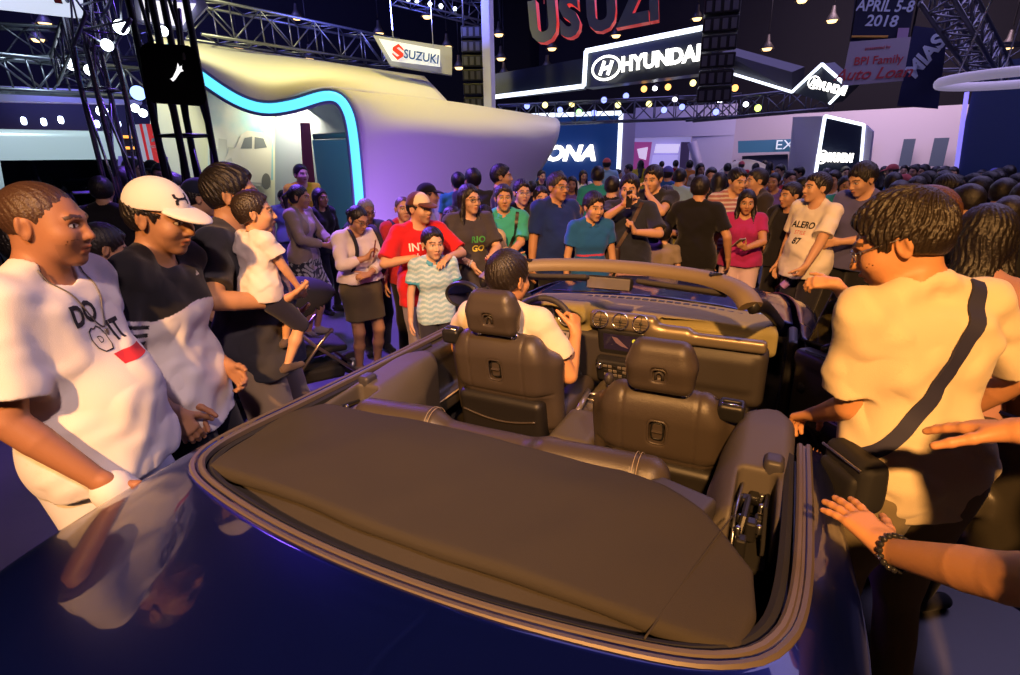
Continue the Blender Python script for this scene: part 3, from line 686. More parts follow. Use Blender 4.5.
# ------------------------------------------------------------------ the hall
FL = mat('hall_floor', (.16, .15, .17), .42, bump=.1, bscale=30)
nt = FL.node_tree; n_ = nt.nodes.new('ShaderNodeTexNoise'); n_.inputs['Scale'].default_value = 1.3; n_.inputs['Detail'].default_value = 8
cr_ = nt.nodes.new('ShaderNodeValToRGB'); cr_.color_ramp.elements[0].color = (.045, .048, .052, 1); cr_.color_ramp.elements[1].color = (.12, .115, .125, 1)
tc_ = nt.nodes.new('ShaderNodeTexCoord'); nt.links.new(tc_.outputs['Object'], n_.inputs['Vector']); nt.links.new(n_.outputs[0], cr_.inputs[0]); nt.links.new(cr_.outputs[0], nt.nodes['Principled BSDF'].inputs['Base Color'])
structure(MB().box((12, 0, -.05), (70, 80, .1)).build('floor', FL))
structure(MB().box((12, 0, 12.05), (70, 80, .1)).build('ceiling', mat('ceiling_black', (.006, .006, .008), .9)))
for k in range(9): structure(MB().box((3 + 4*k, 0, 11.2), (.18, 70, .7)).build('ceiling_beam', mat('beam', (.03, .03, .036), .7)))
for k in range(6): structure(MB().box((16, -18 + 8*k, 11.7), (50, .14, .4)).build('ceiling_beam', mat('beam')))
DARKW = mat('dark_wall', (.006, .006, .009), .9); PALEW = mat('pale_wall', (.62, .58, .62), .7)
def vwall(name, a, b, z0, z1, th, m, parent=None):
    a, b = Vector((a[0], a[1], 0)), Vector((b[0], b[1], 0)); d = b - a; c = (a + b)/2
    return MB().box((c.x, c.y, (z0+z1)/2), (d.length, th, z1 - z0), Matrix.Rotation(math.atan2(d.y, d.x), 3, 'Z')).build(name, m, parent)
structure(vwall('wall_back', (25.352, -14.662, 1.746), (28.095, 12.154, 2.385), 0, 12, .2, DARKW))
structure(vwall('wall_left', (30.389, 11.851, 2.395), (-2.192, 31.275, 2.607), 0, 12, .2, DARKW))
structure(vwall('wall_right', (25.352, -14.662, 1.746), (-22, -22), 0, 12, .2, DARKW))
structure(vwall('trim_1', (24.153, -6.447, 1.927), (25.811, 6.643, 2.242), 0, 3.45, .2, PALEW))
CONE_ = lambda a, b: Vector(b) - Vector(a)
def quad(name, pts, th, m, parent=None):
    """a flat panel through four given corners, with thickness"""
    p = [Vector(q) for q in pts]; n = (p[3] - p[0]).cross(p[1] - p[0]).normalized(); mb = MB()
    A = [mb.bm.verts.new(q) for q in p]; B = [mb.bm.verts.new(q + n*th) for q in p]; k = len(p)
    mb.bm.faces.new(A); mb.bm.faces.new(B[::-1])
    for i in range(k): mb.bm.faces.new((A[i], A[(i+1) % k], B[(i+1) % k], B[i]))
    return mb.build(name, m, parent)
def bars(name, pts, r, m, parent=None, n=6):
    mb = MB()
    for a, b in zip(pts, pts[1:]): mb.tube([a, b], r, n)
    return mb.build(name, m, parent, True)
def E_(name, c, s): return mat(name, tuple(min(1, q) for q in c), .5, emit=c, es=s)
TRM = mat('truss_steel', (.20, .21, .26), .4, .9)
def truss(a, b, size, label, m=TRM, r=.03, up=(0, 0, 1), group=None, sp=1.):
    a, b = Vector(a), Vector(b); root = empty('truss', a); tag(root, label, 'truss', group); d = b - a; L = d.length; u = d/L; s_ = u.cross(Vector(up)).normalized(); w = s_.cross(u); h = size/2
    cs = [(s_*x + w*z) for x, z in ((h, h), (-h, h), (-h, -h), (h, -h))]
    for c in cs: mb = MB(); mb.tube([c, c + d], r, 8); mb.build('chord', m, root, True)
    mb = MB(); n = max(2, int(L/size/sp))
    for k in range(n):
        t0, t1 = d*(k/n), d*((k+1)/n)
        for i in range(4):
            p, q = cs[i], cs[(i+1) % 4]; mb.tube([p + t0, q + t1] if k % 2 else [q + t0, p + t1], r*.55, 5); mb.tube([p + t1, q + t1], r*.5, 5)
    mb.build('lacing', m, root, True); return root
TR = 'lattice trusses over the stands'
truss((6.356, 9.865, 4.541), (11.432, 9.103, 4.586), .62, 'long silver lattice truss running above the pale stand canopy'); truss((2.794, 9.537, 3.164), (5.260, 9.988, 3.297), .45, 'level lattice truss on the left above the orange lit band')
truss((1.584, 4.145, 3.117), (2.594, 6.893, 2.931), .28, 'steep foreshortened truss carrying lamps above the white van', r=.016, sp=1.6); truss((13.847, 7.189, 3.116), (15.725, 0.819, 3.169), .55, 'long lamp truss slung under the dark fascia sign')
truss((14.582, 1.887, 3.000), (13.782, -1.320, 3.078), .45, 'shorter lamp truss under the angled fascia at right'); truss((7.699, -2.014, 3.759), (10.976, -3.510, 3.012), .32, 'grey truss slanting down beside the hanging banners'); truss((12.349, 9.549, 6.271), (14.510, 8.065, 5.993), .5, 'short truss at the top beside the loudspeaker array')
truss((4.241, 12.187, 4.030), (6.804, 11.972, 4.341), .5, 'upper level truss at left behind the lamp tower'); truss((16.751, -1.949, 4.148), (16.087, -5.707, 3.875), .5, 'dim truss far behind the ring lamp')
truss((*(1.934, 5.095, 1.895)[:2], 0), (*(1.934, 5.095, 1.895)[:2], 6.4), .24, 'chrome lamp tower standing left of the black hanging sign', mat('tower_steel', (.35, .36, .42), .25, 1.), .024, (1, 0, 0), None, 4.5)
truss((*(2.047, 4.212, 1.883)[:2], 0), (*(2.047, 4.212, 1.883)[:2], 6.4), .30, 'black upright truss tower holding the black sign', mat('black_steel', (.015, .015, .02), .35, .6), .030, (1, 0, 0), None, 6)
# ---- high bay lamps under the roof
WARM = E_('warm_lamp', (1, .62, .24), 3.2)
def copytree(o, parent=None):
    c = o.copy(); COL.objects.link(c); c.parent = parent
    for k in list(o.children): copytree(k, c)
    return c
hb0 = empty('high_bay_lamp'); tag(hb0, 'warm high bay lamp glowing under the dark roof', 'lamp', 'high bay lamps')
MB().lathe([(.05, .45), (.08, .25), (.25, 0), (.235, 0), (.07, .23)], n=20).build('reflector', mat('bay_reflector', (.10, .09, .08), .5, .6), hb0, True); MB().lathe([(0, -.07), (.12, -.05), (.17, .03), (.12, .10), (0, .12)], n=16).build('bulb', WARM, hb0, True); MB().tube([(0, 0, .55), (0, 0, 3.2)], .02, 6).build('rod', BLACKP, hb0, True)
for k, p in enumerate([(8.555, 20.116, 5.563), (8.796, 20.001, 6.020), (14.789, 15.817, 6.839), (16.700, 13.725, 6.436), (14.986, 15.624, 5.562), (13.251, 17.178, 5.777), (17.785, 12.265, 7.033), (19.174, 9.952, 6.425), (20.034, 8.113, 5.901), (20.840, 5.845, 6.244), (19.961, 8.287, 5.247), (19.200, 9.900, 5.599), (19.248, 9.807, 5.036), (18.167, 11.686, 6.029), (18.393, 11.327, 5.301), (21.485, 3.047, 6.608), (21.787, -1.285, 6.108), (21.756, 0.610, 5.446), (21.790, -0.297, 6.817), (21.187, -5.959, 4.788)]):
    o = hb0 if k == 0 else copytree(hb0); o.location = p
# ---- stage spots
spot_cache = {}
def stage_spot(p, colr, cname, where, aim=(0, 0, 1.2), k=1.):
    if cname not in spot_cache:
        t = empty('stage_spotlight'); MB().lathe([(0, -.36), (.11, -.34), (.13, -.2), (.15, .0), (.15, .06), (.135, .06)], n=16).build('can', BLACKP, t, True)
        MB().lathe([(0, .045), (.13, .045)], n=16).build('lens', E_('lens_' + cname, colr, 7 if 'white' in cname else 2.6), t); MB().tube([(.17, 0, -.05), (.17, 0, -.30), (.0, 0, -.48), (-.17, 0, -.30), (-.17, 0, -.05)], .018, 6).build('yoke', BLACKP, t, True); spot_cache[cname] = t
    else: t = copytree(spot_cache[cname])
    k *= .62; t.location = p; t.rotation_euler = (Vector(aim) - Vector(p)).to_track_quat('Z', 'Y').to_euler(); t.scale = (k,)*3
    tag(t, f'black stage spotlight shining {cname} {where}', 'spotlight', f'{cname} spotlights {where}')
CW, BL_, YL, GR_, AM = (.85, .95, 1), (.25, .3, 1), (1, .85, .3), (.35, 1, .3), (1, .45, .12); cen = (-1, -.6, 1.7)
for p, k in (((2.492, 6.609, 2.976), .8), ((1.931, 4.868, 2.908), .6), ((1.844, 4.457, 2.989), .7), ((2.098, 4.298, 2.986), .5), ((2.065, 5.479, 2.773), .6), ((3.019, 7.237, 2.559), .8), ((3.838, 7.925, 2.687), .7), ((3.911, 7.882, 2.622), .7)): stage_spot(p, CW, 'cold white', 'around the chrome lamp tower', cen, k)
stage_spot((3.393, 7.026, 2.789), (.3, .45, 1), 'pale blue', 'low beside the black sign', cen, 1.1)
for p in ((13.840, 6.303, 3.338), (14.800, 3.691, 3.520), (15.137, 2.202, 3.178), (14.546, 4.526, 3.106), (14.215, 5.435, 3.211), (14.438, 4.211, 3.419), (15.071, 1.294, 3.000), (14.851, 2.626, 3.105)): stage_spot(p, BL_, 'deep blue', 'on the lamp truss under the fascia', cen)
for p in ((14.647, 3.865, 3.287), (14.782, 1.904, 3.721), (14.860, 3.049, 3.282), (13.959, 5.793, 3.345), (14.243, 5.084, 3.352)): stage_spot(p, YL, 'yellow', 'on the lamp truss under the fascia', cen)
stage_spot((14.313, 4.894, 3.137), GR_, 'green', 'on the lamp truss under the fascia', cen); stage_spot((14.266, 0.222, 2.986), (.75, 1, .2), 'lime', 'on the short truss at right', cen)
for p in ((14.338, 3.084, 3.614), (14.472, 2.484, 3.634), (14.221, 0.798, 3.471)): stage_spot(p, AM, 'amber', 'under the fascia signs', cen)
for p in ((14.805, 2.344, 3.362), (14.402, 2.808, 3.625), (14.615, 1.675, 3.402), (14.285, 1.129, 3.223), (14.147, 0.497, 3.084)): stage_spot(p, (.9, .9, 1), 'soft white', 'under the fascia signs', (p[0] - 6, p[1], 0), .8)
for p in ((12.590, 9.308, 6.126), (12.771, 9.142, 6.071), (13.137, 8.963, 6.077), (13.389, 8.763, 6.055), (13.769, 8.537, 6.030)): stage_spot(p, CW, 'bluish white', 'at the top beside the speaker array', cen, .7)
# ---- loudspeaker arrays, column
def array_(p, n, w, label, lean=.0):
    t = empty('speaker_array', p); tag(t, label, 'loudspeaker'); th = math.atan2(CAM.y - p[1], CAM.x - p[0])
    t.rotation_euler = (0, 0, th)
    for k in range(n):
        a = .035*k; R3 = Matrix.Rotation(a, 3, 'Y'); mb = MB(); c = Vector((-.04*k*k*.12, 0, -.30*k)); mb.box(c, (.5, w, .26), R3, .02); cb = mb.build('cabinet', BLACKP, t)
        mb = MB()
        for j in range(4): mb.box(c + R3 @ Vector((.255, -w*.36 + w*.24*j, 0)), (.02, w*.15, .18), R3)
        mb.build('grille', mat('grille_grey', (.09, .09, .11), .5), cb)
    mb = MB(); mb.tube([(0, -w*.4, .15), (0, -w*.4, 3.)], .02, 6); mb.tube([(0, w*.4, .15), (0, w*.4, 3.)], .02, 6); mb.build('hanging_chain', STEEL, t, True)
array_((11.352, 6.539, 4.771), 7, .62, 'dark line array loudspeaker hanging left of the pale column'); array_((11.192, 0.886, 4.897), 7, .66, 'big line array loudspeaker hanging in front of the fascia letters')
cp = Vector((11.077, 6.008, 2.120)); t = MB().box((cp.x, cp.y, 6), (.22, .22, 12), None, .02).build('column', mat('column_white', (.55, .55, .7), .5)); structure(t)
# ---- curved show stand with a glowing edge
SH = mat('stand_shell', (.74, .72, .66), .5); st = empty('exhibition_stand', (6.383, 7.894, 0.000)); so_ = Vector(st.location)
tag(st, 'big curved cream and violet show stand with glowing cyan edge', 'stand')
loc = lambda pts: [tuple(Vector(p) - so_) for p in pts]
lobe = [[(5.854, 6.230, 3.032), (5.512, 5.502, 2.880), (5.509, 5.283, 2.603), (5.525, 5.264, 2.135), (5.499, 5.293, 1.315), (5.436, 5.363, 0.232)],
        [(7.367, 6.182, 3.057), (6.712, 5.560, 2.851), (6.344, 5.220, 2.501), (6.341, 5.223, 2.067), (6.388, 5.325, 1.252), (6.410, 5.458, 0.158)],
        [(8.850, 5.838, 3.032), (8.228, 5.326, 2.848), (7.734, 4.986, 2.489), (7.722, 5.004, 2.072), (7.846, 5.180, 1.248), (7.935, 5.409, 0.066)],
        [(10.358, 5.228, 2.926), (9.802, 4.777, 2.768), (9.371, 4.520, 2.463), (9.350, 4.563, 2.074), (9.492, 4.943, 1.255), (9.565, 5.434, -0.006)],
        [(11.579, 4.485, 2.789), (11.142, 4.232, 2.669), (10.771, 4.082, 2.498), (10.722, 4.204, 2.118), (10.823, 4.726, 1.369), (10.899, 5.489, -0.050)]]
def surf(name, G, m, parent, th):
    o = MB().grid([[tuple(q) for q in row] for row in G]).build(name, m, parent, True); md = o.modifiers.new('solidify', 'SOLIDIFY'); md.thickness = th; md.offset = 0; return o
def loft0(curves, nu, nv):
    C = np.stack([crom(c, nu) for c in curves]); out = np.zeros((nv, nu, 3))
    for j in range(nu): out[:, j] = crom(C[:, j], nv)
    return out
surf('shell', loft0([loc(c) for c in lobe], 40, 40), SH, st, .06)
can = [[(5.925, 10.517, 4.234), (4.848, 8.474, 3.671), (3.900, 6.943, 3.285)], [(6.664, 10.136, 4.176), (5.256, 8.192, 3.529), (4.141, 6.654, 3.046)], [(7.802, 9.745, 4.144), (5.926, 7.665, 3.263), (4.625, 6.211, 2.702)], [(9.087, 9.073, 4.062), (7.087, 7.257, 3.426), (5.455, 5.780, 2.949)], [(10.276, 8.308, 3.956), (8.587, 7.059, 3.429), (7.301, 6.105, 3.046)], [(11.005, 7.829, 3.891), (9.609, 6.503, 3.333), (8.872, 5.804, 3.032)]]
surf('canopy', loft0([loc(c) for c in can], 20, 40), SH, st, .05)
edge = loc([(3.738, 6.811, 3.344), (4.065, 6.585, 2.982), (4.357, 6.365, 2.729), (4.615, 6.154, 2.632), (4.892, 5.910, 2.678), (5.211, 5.600, 2.805), (5.356, 5.449, 2.781), (5.432, 5.368, 2.617), (5.461, 5.335, 2.350), (5.465, 5.331, 1.844), (5.453, 5.345, 1.085), (5.415, 5.386, 0.234)])
ep = crom(edge, 80); nv_ = Vector(CAM - so_).normalized()
mb = MB(); mb.tube(ep, .085, 8); mb.build('light_band', E_('cyan_band', (.10, .62, .95), 1.7), st, True)
for off in (-.085, .085):
    pts = []
    for i, p in enumerate(ep):
        d = Vector(ep[min(i+1, 79)] - ep[max(i-1, 0)]).normalized(); pts.append(Vector(p) + d.cross(nv_).normalized()*off + nv_*.03)
    mb = MB(); mb.tube(pts, .028, 6); mb.build('band_rim', mat('rim_grey', (.25, .27, .38), .5), st, True)
# inside of the stand
YW = mat('stand_wall', (.75, .74, .62), .6)
quad('inner_wall', loc([(5.325, 9.595, 3.975), (6.898, 8.410, 3.597), (6.491, 8.755, -0.076), (4.673, 9.980, 0.096)]), -.1, YW, st)
quad('inner_wall', loc([(6.863, 8.440, 3.280), (7.208, 6.375, 2.886), (7.040, 6.571, 0.218), (6.519, 8.732, 0.174)]), -.1, mat('stand_wall_blue', (.42, .46, .62), .6), st)
# mural of a pale car in front of a city sky
mu0, mu1, mu2, mu3 = (Vector(q) for q in loc([(5.833, 9.009, 3.153), (6.673, 8.341, 2.975), (6.518, 8.473, 1.580), (5.615, 9.163, 1.615)]))
MUR = mat('mural_sky', (.5, .62, .72), .7); ntm = MUR.node_tree; nz = ntm.nodes.new('ShaderNodeTexNoise'); nz.inputs['Scale'].default_value = .9; nz.inputs['Detail'].default_value = 6; rr = ntm.nodes.new('ShaderNodeValToRGB')
rr.color_ramp.elements[0].color = (.30, .58, .72, 1); rr.color_ramp.elements[0].position = .38; rr.color_ramp.elements[1].color = (.78, .80, .76, 1); rr.color_ramp.elements[1].position = .62
tm = ntm.nodes.new('ShaderNodeTexCoord'); ntm.links.new(tm.outputs['Object'], nz.inputs['Vector']); ntm.links.new(nz.outputs[0], rr.inputs[0]); ntm.links.new(rr.outputs[0], ntm.nodes['Principled BSDF'].inputs['Base Color'])
mural = quad('mural', [mu0, mu1, mu2, mu3], .03, MUR, st)
mu_u = (mu1 - mu0); mu_v = (mu3 - mu0); mn = mu_u.cross(mu_v).normalized(); mn = mn if mn.dot(nv_) > 0 else -mn
def mpoly(nm, pts, m, off):
    mb = MB(); O = mu0 + mn*off; vs = [mb.bm.verts.new(O + mu_u*a + mu_v*b) for a, b in pts]; mb.bm.faces.new(vs); return mb.build(nm, m, mural)
for i, (a, b, c) in enumerate(((.02, .62, .14), (.16, .5, .13), (.30, .58, .12), (.72, .45, .12), (.86, .30, .14))): mpoly('painted_tower', [(a, b), (a + c, b), (a + c, 1), (a, 1)], mat('mural_town', (.60, .62, .60), .8), .034 + .001*i)
mpoly('painted_road', [(0, .86), (1, .92), (1, 1), (0, 1)], mat('mural_road', (.45, .46, .48), .8), .042)
mpoly('painted_car', [(.26, .74), (.32, .62), (.42, .58), (.50, .42), (.60, .36), (.86, .36), (.95, .44), (1.0, .58), (1.0, .92), (.95, .96), (.36, .96), (.27, .90)], mat('mural_car', (.70, .68, .66), .7), .045)
mpoly('painted_glass', [(.50, .58), (.56, .45), (.68, .42), (.68, .56)], mat('mural_glass', (.18, .20, .24), .6), .048); mpoly('painted_glass', [(.72, .56), (.72, .42), (.86, .42), (.92, .52)], mat('mural_glass'), .048)
for cx in (.50, .92): mpoly('painted_wheel', [(cx + .075*math.cos(a), .93 + .10*math.sin(a)) for a in np.linspace(0, 2*PI, 18, endpoint=False)], mat('mural_tyre', (.16, .16, .17), .8), .050)
mpoly('painted_lamp', [(.28, .74), (.36, .70), (.38, .75), (.29, .79)], mat('mural_lamp', (.5, .5, .52), .6), .048); mpoly('painted_grille', [(.27, .82), (.34, .80), (.34, .88), (.28, .88)], mat('mural_glass'), .048)
# red pennant and grey slatted shutter in the stand
t = quad('poster_panel', [(5.907, 6.877, 2.537), (6.023, 6.766, 2.537), (5.963, 6.824, 0.548), (5.801, 6.975, 0.563)], .05, mat('poster_red', (.55, .05, .16), .6)); tag(t, 'narrow red vertical poster panel inside the curved stand', 'poster')
sh0 = empty('roller_shutter', (6.649, 7.212, 0.000)); tag(sh0, 'grey slatted shutter standing under the cyan light arch', 'shutter'); so2 = Vector(sh0.location)
a, b = Vector((5.697, 6.387, 2.245)), Vector((5.982, 5.804, 2.264)); mb = MB(); H_ = a.z
for k in range(17):
    p = a.lerp(b, k/16); mb.box((p.x - so2.x, p.y - so2.y, H_/2), (.05, .035, H_), Matrix.Rotation(math.atan2(b.y-a.y, b.x-a.x), 3, 'Z'))
mb.build('slat_panel', mat('shutter', (.36, .38, .46), .5), sh0); bars('top_rail', [a - so2 + Vector((0, 0, .05)), b - so2 + Vector((0, 0, .05))], .05, mat('rail', (.2, .2, .22), .5), sh0)
# ---- hanging oblong sign with blue lettering
def frame_of(p0, p1, p2): # left, right, below-left
    u = (Vector(p1) - Vector(p0)).normalized(); v = (Vector(p0) - Vector(p2)); v = (v - u*v.dot(u)).normalized(); return u, v
sg = empty('hanging_sign', (9.291, 6.960, 4.064)); tag(sg, 'white hanging light box with red emblem and blue SUZUKI lettering', 'sign'); s0 = Vector(sg.location); l_ = lambda *q: [Vector(p) - s0 for p in q]
quad('casing', l_((8.990, 7.674, 4.470), (9.971, 6.312, 4.259), (9.956, 6.336, 3.701), (9.182, 7.434, 3.895)), -.25, mat('sign_case', (.35, .37, .5), .5), sg)
quad('face', l_((8.909, 7.456, 4.359), (9.660, 6.426, 4.165), (9.650, 6.442, 3.832), (9.055, 7.272, 3.943)), .04, E_('sign_white', (.55, .57, .6), 1.0), sg)
u, v = frame_of((9.135, 7.001, 4.065), (9.547, 6.416, 3.954), (9.130, 7.009, 3.949))
text_on('SUZUKI', .24, Vector((9.350, 6.705, 4.010)) - s0, u, v, mat('sign_blue', (.02, .08, .42), .5), sg, bold=.02, sx=.92)
mb = MB(); e0 = Vector((9.062, 7.099, 4.101)) - s0
mb.prism([(a*.68, b*.68) for a, b in ((.17, .10), (0, .23), (-.17, .10), (-.17, .02), (.05, -.10), (-.02, -.14), (-.17, -.05), (-.17, -.10), (0, -.23), (.17, -.10), (.17, -.02), (-.05, .10), (.02, .14), (.17, .05))], .02, (e0, u, v)); mb.build('emblem', mat('emblem_red', (.75, .03, .03), .5), sg)
for k, (q, top) in enumerate((((9.171, 7.285, 4.422), 7), ((9.664, 6.601, 4.298), 7))): bars('cable', [Vector(q) - s0, Vector(q) - s0 + Vector((0, 0, 5))], .012, STEEL, sg)
# ---- big 3D letters hanging from the roof
sg = empty('hanging_letters', (10.190, 3.050, 4.364)); tag(sg, 'grey and red three-dimensional letters hanging at the top centre', 'sign'); s0 = Vector(sg.location)
u, v = frame_of((9.708, 4.278, 4.395), (10.134, 1.731, 4.644), (9.708, 4.279, 4.094)); TXG = mat('letter_grey', (.16, .20, .22), .5); TXR = mat('letter_red', (.75, .04, .03), .5, emit=(.8, .05, .03), es=.35)
xs = [0, .62, 1.13, 1.74, 2.27]
for chx, (cc, xx) in enumerate(zip('USUZI', xs)):
    me = text_mesh(cc, .95, .13, .055, align='LEFT', sx=.82); me.materials.append(TXG); me.materials.append(TXR)
    for p in me.polygons: p.material_index = 0 if abs(p.normal.z) > .5 else 1
    w = u.cross(v); O = Vector((9.708, 4.278, 4.378)) - s0 + u*xx; M = Matrix(((u.x, v.x, w.x, O.x), (u.y, v.y, w.y, O.y), (u.z, v.z, w.z, O.z), (0, 0, 0, 1))); me.transform(M); o = link('letter', me, None, sg, False)
for q in (.3, 2.6): bars('cable', [Vector((9.708, 4.278, 4.378)) - s0 + u*q + v*.35, Vector((9.708, 4.278, 4.378)) - s0 + u*q + Vector((0, 0, 4))], .012, STEEL, sg)
# ---- dark fascia with white outline and glowing lettering
NAVY = mat('fascia_navy', (.006, .010, .02), .4); WL = E_('white_led', (.80, .88, 1), 2.2); WG = E_('letter_glow', (1, .98, .88), 3.)
def emblem_H(c, u, v, w, h, par, m):
    mb = MB(); pts = [c + u*w*math.cos(a) + v*h*math.sin(a) for a in np.linspace(0, 2*PI, 32, endpoint=False)]; mb.tube(pts, h*.11, 6, True); e = mb.build('emblem_oval', m, par, True)
    mb = MB(); n = u.cross(v)
    for a, b in (((-.45, -.55), (-.12, .62)), ((.12, -.62), (.45, .55)), ((-.32, -.08), (.32, .08))): mb.tube([c + u*w*a[0] + v*h*a[1], c + u*w*b[0] + v*h*b[1]], h*.16, 6)
    mb.build('emblem_letter', m, par, True)
fs = empty('fascia_sign', (14.019, 4.210, 3.881)); tag(fs, 'dark stepped fascia with white outline and glowing HYUNDAI lettering', 'sign'); s0 = Vector(fs.location); l_ = lambda *q: [Vector(p) - s0 for p in q]
quad('panel', l_((13.884, 4.608, 4.597), (13.250, 1.336, 4.689), (13.262, 1.246, 3.750), (13.883, 4.611, 3.698)), -.5, NAVY, fs); quad('panel', l_((13.426, 7.130, 4.186), (13.933, 4.621, 4.438), (13.931, 4.627, 3.704), (13.418, 7.145, 3.565)), -.4, NAVY, fs)
bars('light_outline', l_((13.330, 7.097, 3.581), (13.789, 4.579, 3.736), (13.799, 4.550, 4.579), (13.151, 1.324, 4.690)), .06, WL, fs, 6)
u, v = frame_of((13.592, 3.553, 4.112), (13.133, 1.445, 4.149), (13.597, 3.538, 3.785)); text_on('HYUNDAI', .465, Vector((13.341, 2.515, 4.136)) - s0, u, v, WG, fs, bold=.045, sx=.98, align='CENTER'); emblem_H(Vector((13.586, 3.920, 4.095)) - s0, u, v, .40, .27, fs, WG)
fs = empty('fascia_sign', (12.794, -0.627, 3.391)); tag(fs, 'dark angled fascia with white zigzag outline in front of the banners', 'sign'); s0 = Vector(fs.location)
quad('panel', l_((13.682, 1.119, 4.219), (12.792, -0.452, 3.560), (12.792, -0.505, 3.165), (13.708, 0.893, 3.732)), -.4, mat('fascia_grey', (.03, .028, .035), .5), fs); quad('panel', l_((12.292, -0.969, 3.605), (11.972, -1.470, 3.134), (11.984, -1.211, 2.826), (12.693, -0.567, 3.132)), -.4, NAVY, fs)
bars('light_outline', l_((13.608, 0.884, 3.741), (12.693, -0.506, 3.155), (12.191, -0.985, 3.591), (11.872, -1.464, 3.124), (11.885, -1.207, 2.819)), .03, WL, fs, 6)
u, v = frame_of((12.094, -0.636, 3.278), (11.776, -1.391, 3.014), (12.094, -0.720, 3.068)); text_on('HYUNDAI', .20, Vector((11.836, -1.170, 3.106)) - s0, u, v, WG, fs, bold=.05, sx=.72); emblem_H(Vector((11.943, -0.888, 3.235)) - s0, u, v, .11, .11, fs, WG)
# ---- navy display wall with white frame
kp = empty('display_wall', (15.852, 5.036, 1.529)); tag(kp, 'navy display wall with glowing KONA lettering and white frame', 'display'); s0 = Vector(kp.location); kp.location.z = 0; s0.z = 0
def zq(q, zz): return Vector((q[0], q[1], zz))
a, b = Vector((15.555, 7.354, 3.221)), Vector((16.116, 4.184, 3.186)); quad('face', [a - s0, b - s0, zq(b, 0) - s0, zq(a, 0) - s0], -.2, mat('kona_blue', (.008, .03, .12), .4, emit=(.01, .05, .22), es=.35), kp)
c = Vector((16.814, 3.897, 3.185)); quad('side', [b - s0, zq(c, b.z) - s0, zq(c, 0) - s0, zq(b, 0) - s0], -.1, mat('kona_side', (.5, .48, .62), .5), kp)
bars('light_outline', [a - s0, b - s0, zq(b, 0) - s0], .07, WL, kp); u = (b - a).normalized(); text_on('KONA', .62, Vector((15.637, 5.916, 2.030)) - s0, u, (0, 0, 1), WG, kp, bold=.05, shear=.25, sx=1.15)
# ---- pale stand behind with a picture screen
bs = empty('back_stand', (20.469, 3.059, 1.587)); tag(bs, 'pale lilac stand holding a bright picture screen behind the crowd', 'stand'); bs.location.z = 0; s0 = Vector(bs.location)
def wallp(nm, p, q, z0, z1, m, th=.15): a, b = Vector(p) - s0, Vector(q) - s0; return quad(nm, [(a.x, a.y, z1), (b.x, b.y, z1), (b.x, b.y, z0), (a.x, a.y, z0)], -th, m, bs)
LIL = mat('lilac_wall', (.62, .62, .72), .6)
p, q = (20.103, 4.761, 2.514), (20.704, 1.279, 2.421); za, zb = (20.102, 4.765, 2.585)[2], (20.087, 4.821, 3.634)[2]; wallp('header_panel', p, q, za, zb, LIL); wallp('side_panel', (20.526, 2.710, 2.461), q, 0, za, LIL)
zt, zl = (20.124, 3.790, 2.450)[2], 0; wallp('screen', (20.278, 4.884, 2.522), (20.718, 2.777, 2.467), zl, za, mat('screen_violet', (.3, .25, .5), .3, emit=(.42, .36, .75), es=.5))
for k, (x0, x1, y0, y1, cc) in enumerate(((633, 650, 142, 165, (.35, .06, .22)), (655, 678, 145, 152, (.85, .8, .95)), (652, 676, 153, 166, (.45, .4, .75)), (679, 690, 142, 168, (.04, .03, .08)), (637, 645, 148, 160, (.9, .75, .85)))):
    pass
for nm, pts, cc in (('picture_patch', [(20.095, 4.794, 2.444), (20.259, 4.114, 2.427), (20.240, 4.195, 1.422), (20.108, 4.740, 1.429)], (.30, .05, .2)), ('picture_patch', [(20.291, 3.967, 2.353), (20.458, 3.118, 2.332), (20.450, 3.164, 2.016), (20.280, 4.017, 2.033)], (.8, .75, .95)), ('picture_patch', [(20.273, 4.049, 1.962), (20.451, 3.158, 1.945), (20.447, 3.182, 1.337), (20.258, 4.118, 1.348)], (.5, .45, .85)), ('picture_patch', [(20.464, 3.088, 2.401), (20.516, 2.774, 2.393), (20.519, 2.755, 1.332), (20.466, 3.075, 1.336)], (.03, .02, .06)), ('picture_patch', [(20.086, 4.624, 2.189), (20.180, 4.234, 2.252), (20.170, 4.278, 1.787), (20.108, 4.534, 1.864)], (.85, .7, .85))):
    quad(nm, [Vector(k) - s0 for k in pts], .02, mat('pic_%d_%d' % (cc[0]*100, cc[1]*100), cc, .5, emit=cc, es=.55), bs)
bars('slanted_post', [Vector((19.540, 2.549, 2.368)) - s0, Vector((19.616, 2.020, 0.906)) - s0], .16, mat('kona_side'), bs, 4)
# ---- blue exit board on the far wall
eb = empty('exit_board', (23.771, 0.366, 2.234)); tag(eb, 'blue board with letters over the far exit', 'sign'); s0 = Vector(eb.location)
quad('board', [Vector(k) - s0 for k in ((23.705, 1.394, 2.452), (23.785, -1.366, 2.481), (23.783, -1.435, 2.003), (23.710, 1.343, 1.987))], -.1, mat('exit_blue', (.03, .12, .22), .5, emit=(.03, .14, .25), es=.3), eb)
u, v = frame_of((23.607, 1.365, 2.258), (23.685, -1.395, 2.259), (23.610, 1.339, 2.026)); text_on('EXIT', .5, Vector((23.594, -0.569, 2.244)) - s0, u, v, mat('exit_white', (.7, .8, .85), .5, emit=(.6, .75, .8), es=.5), eb, sx=1.1)
quad('doorway', [Vector(k) - s0 for k in ((24.121, 1.209, 1.867), (24.193, -0.502, 1.912), (24.194, -0.688, 0.507), (24.132, 1.057, 0.497))], -.05, mat('doorway', (.03, .04, .10), .6), eb)
for px in range(2):
    pass
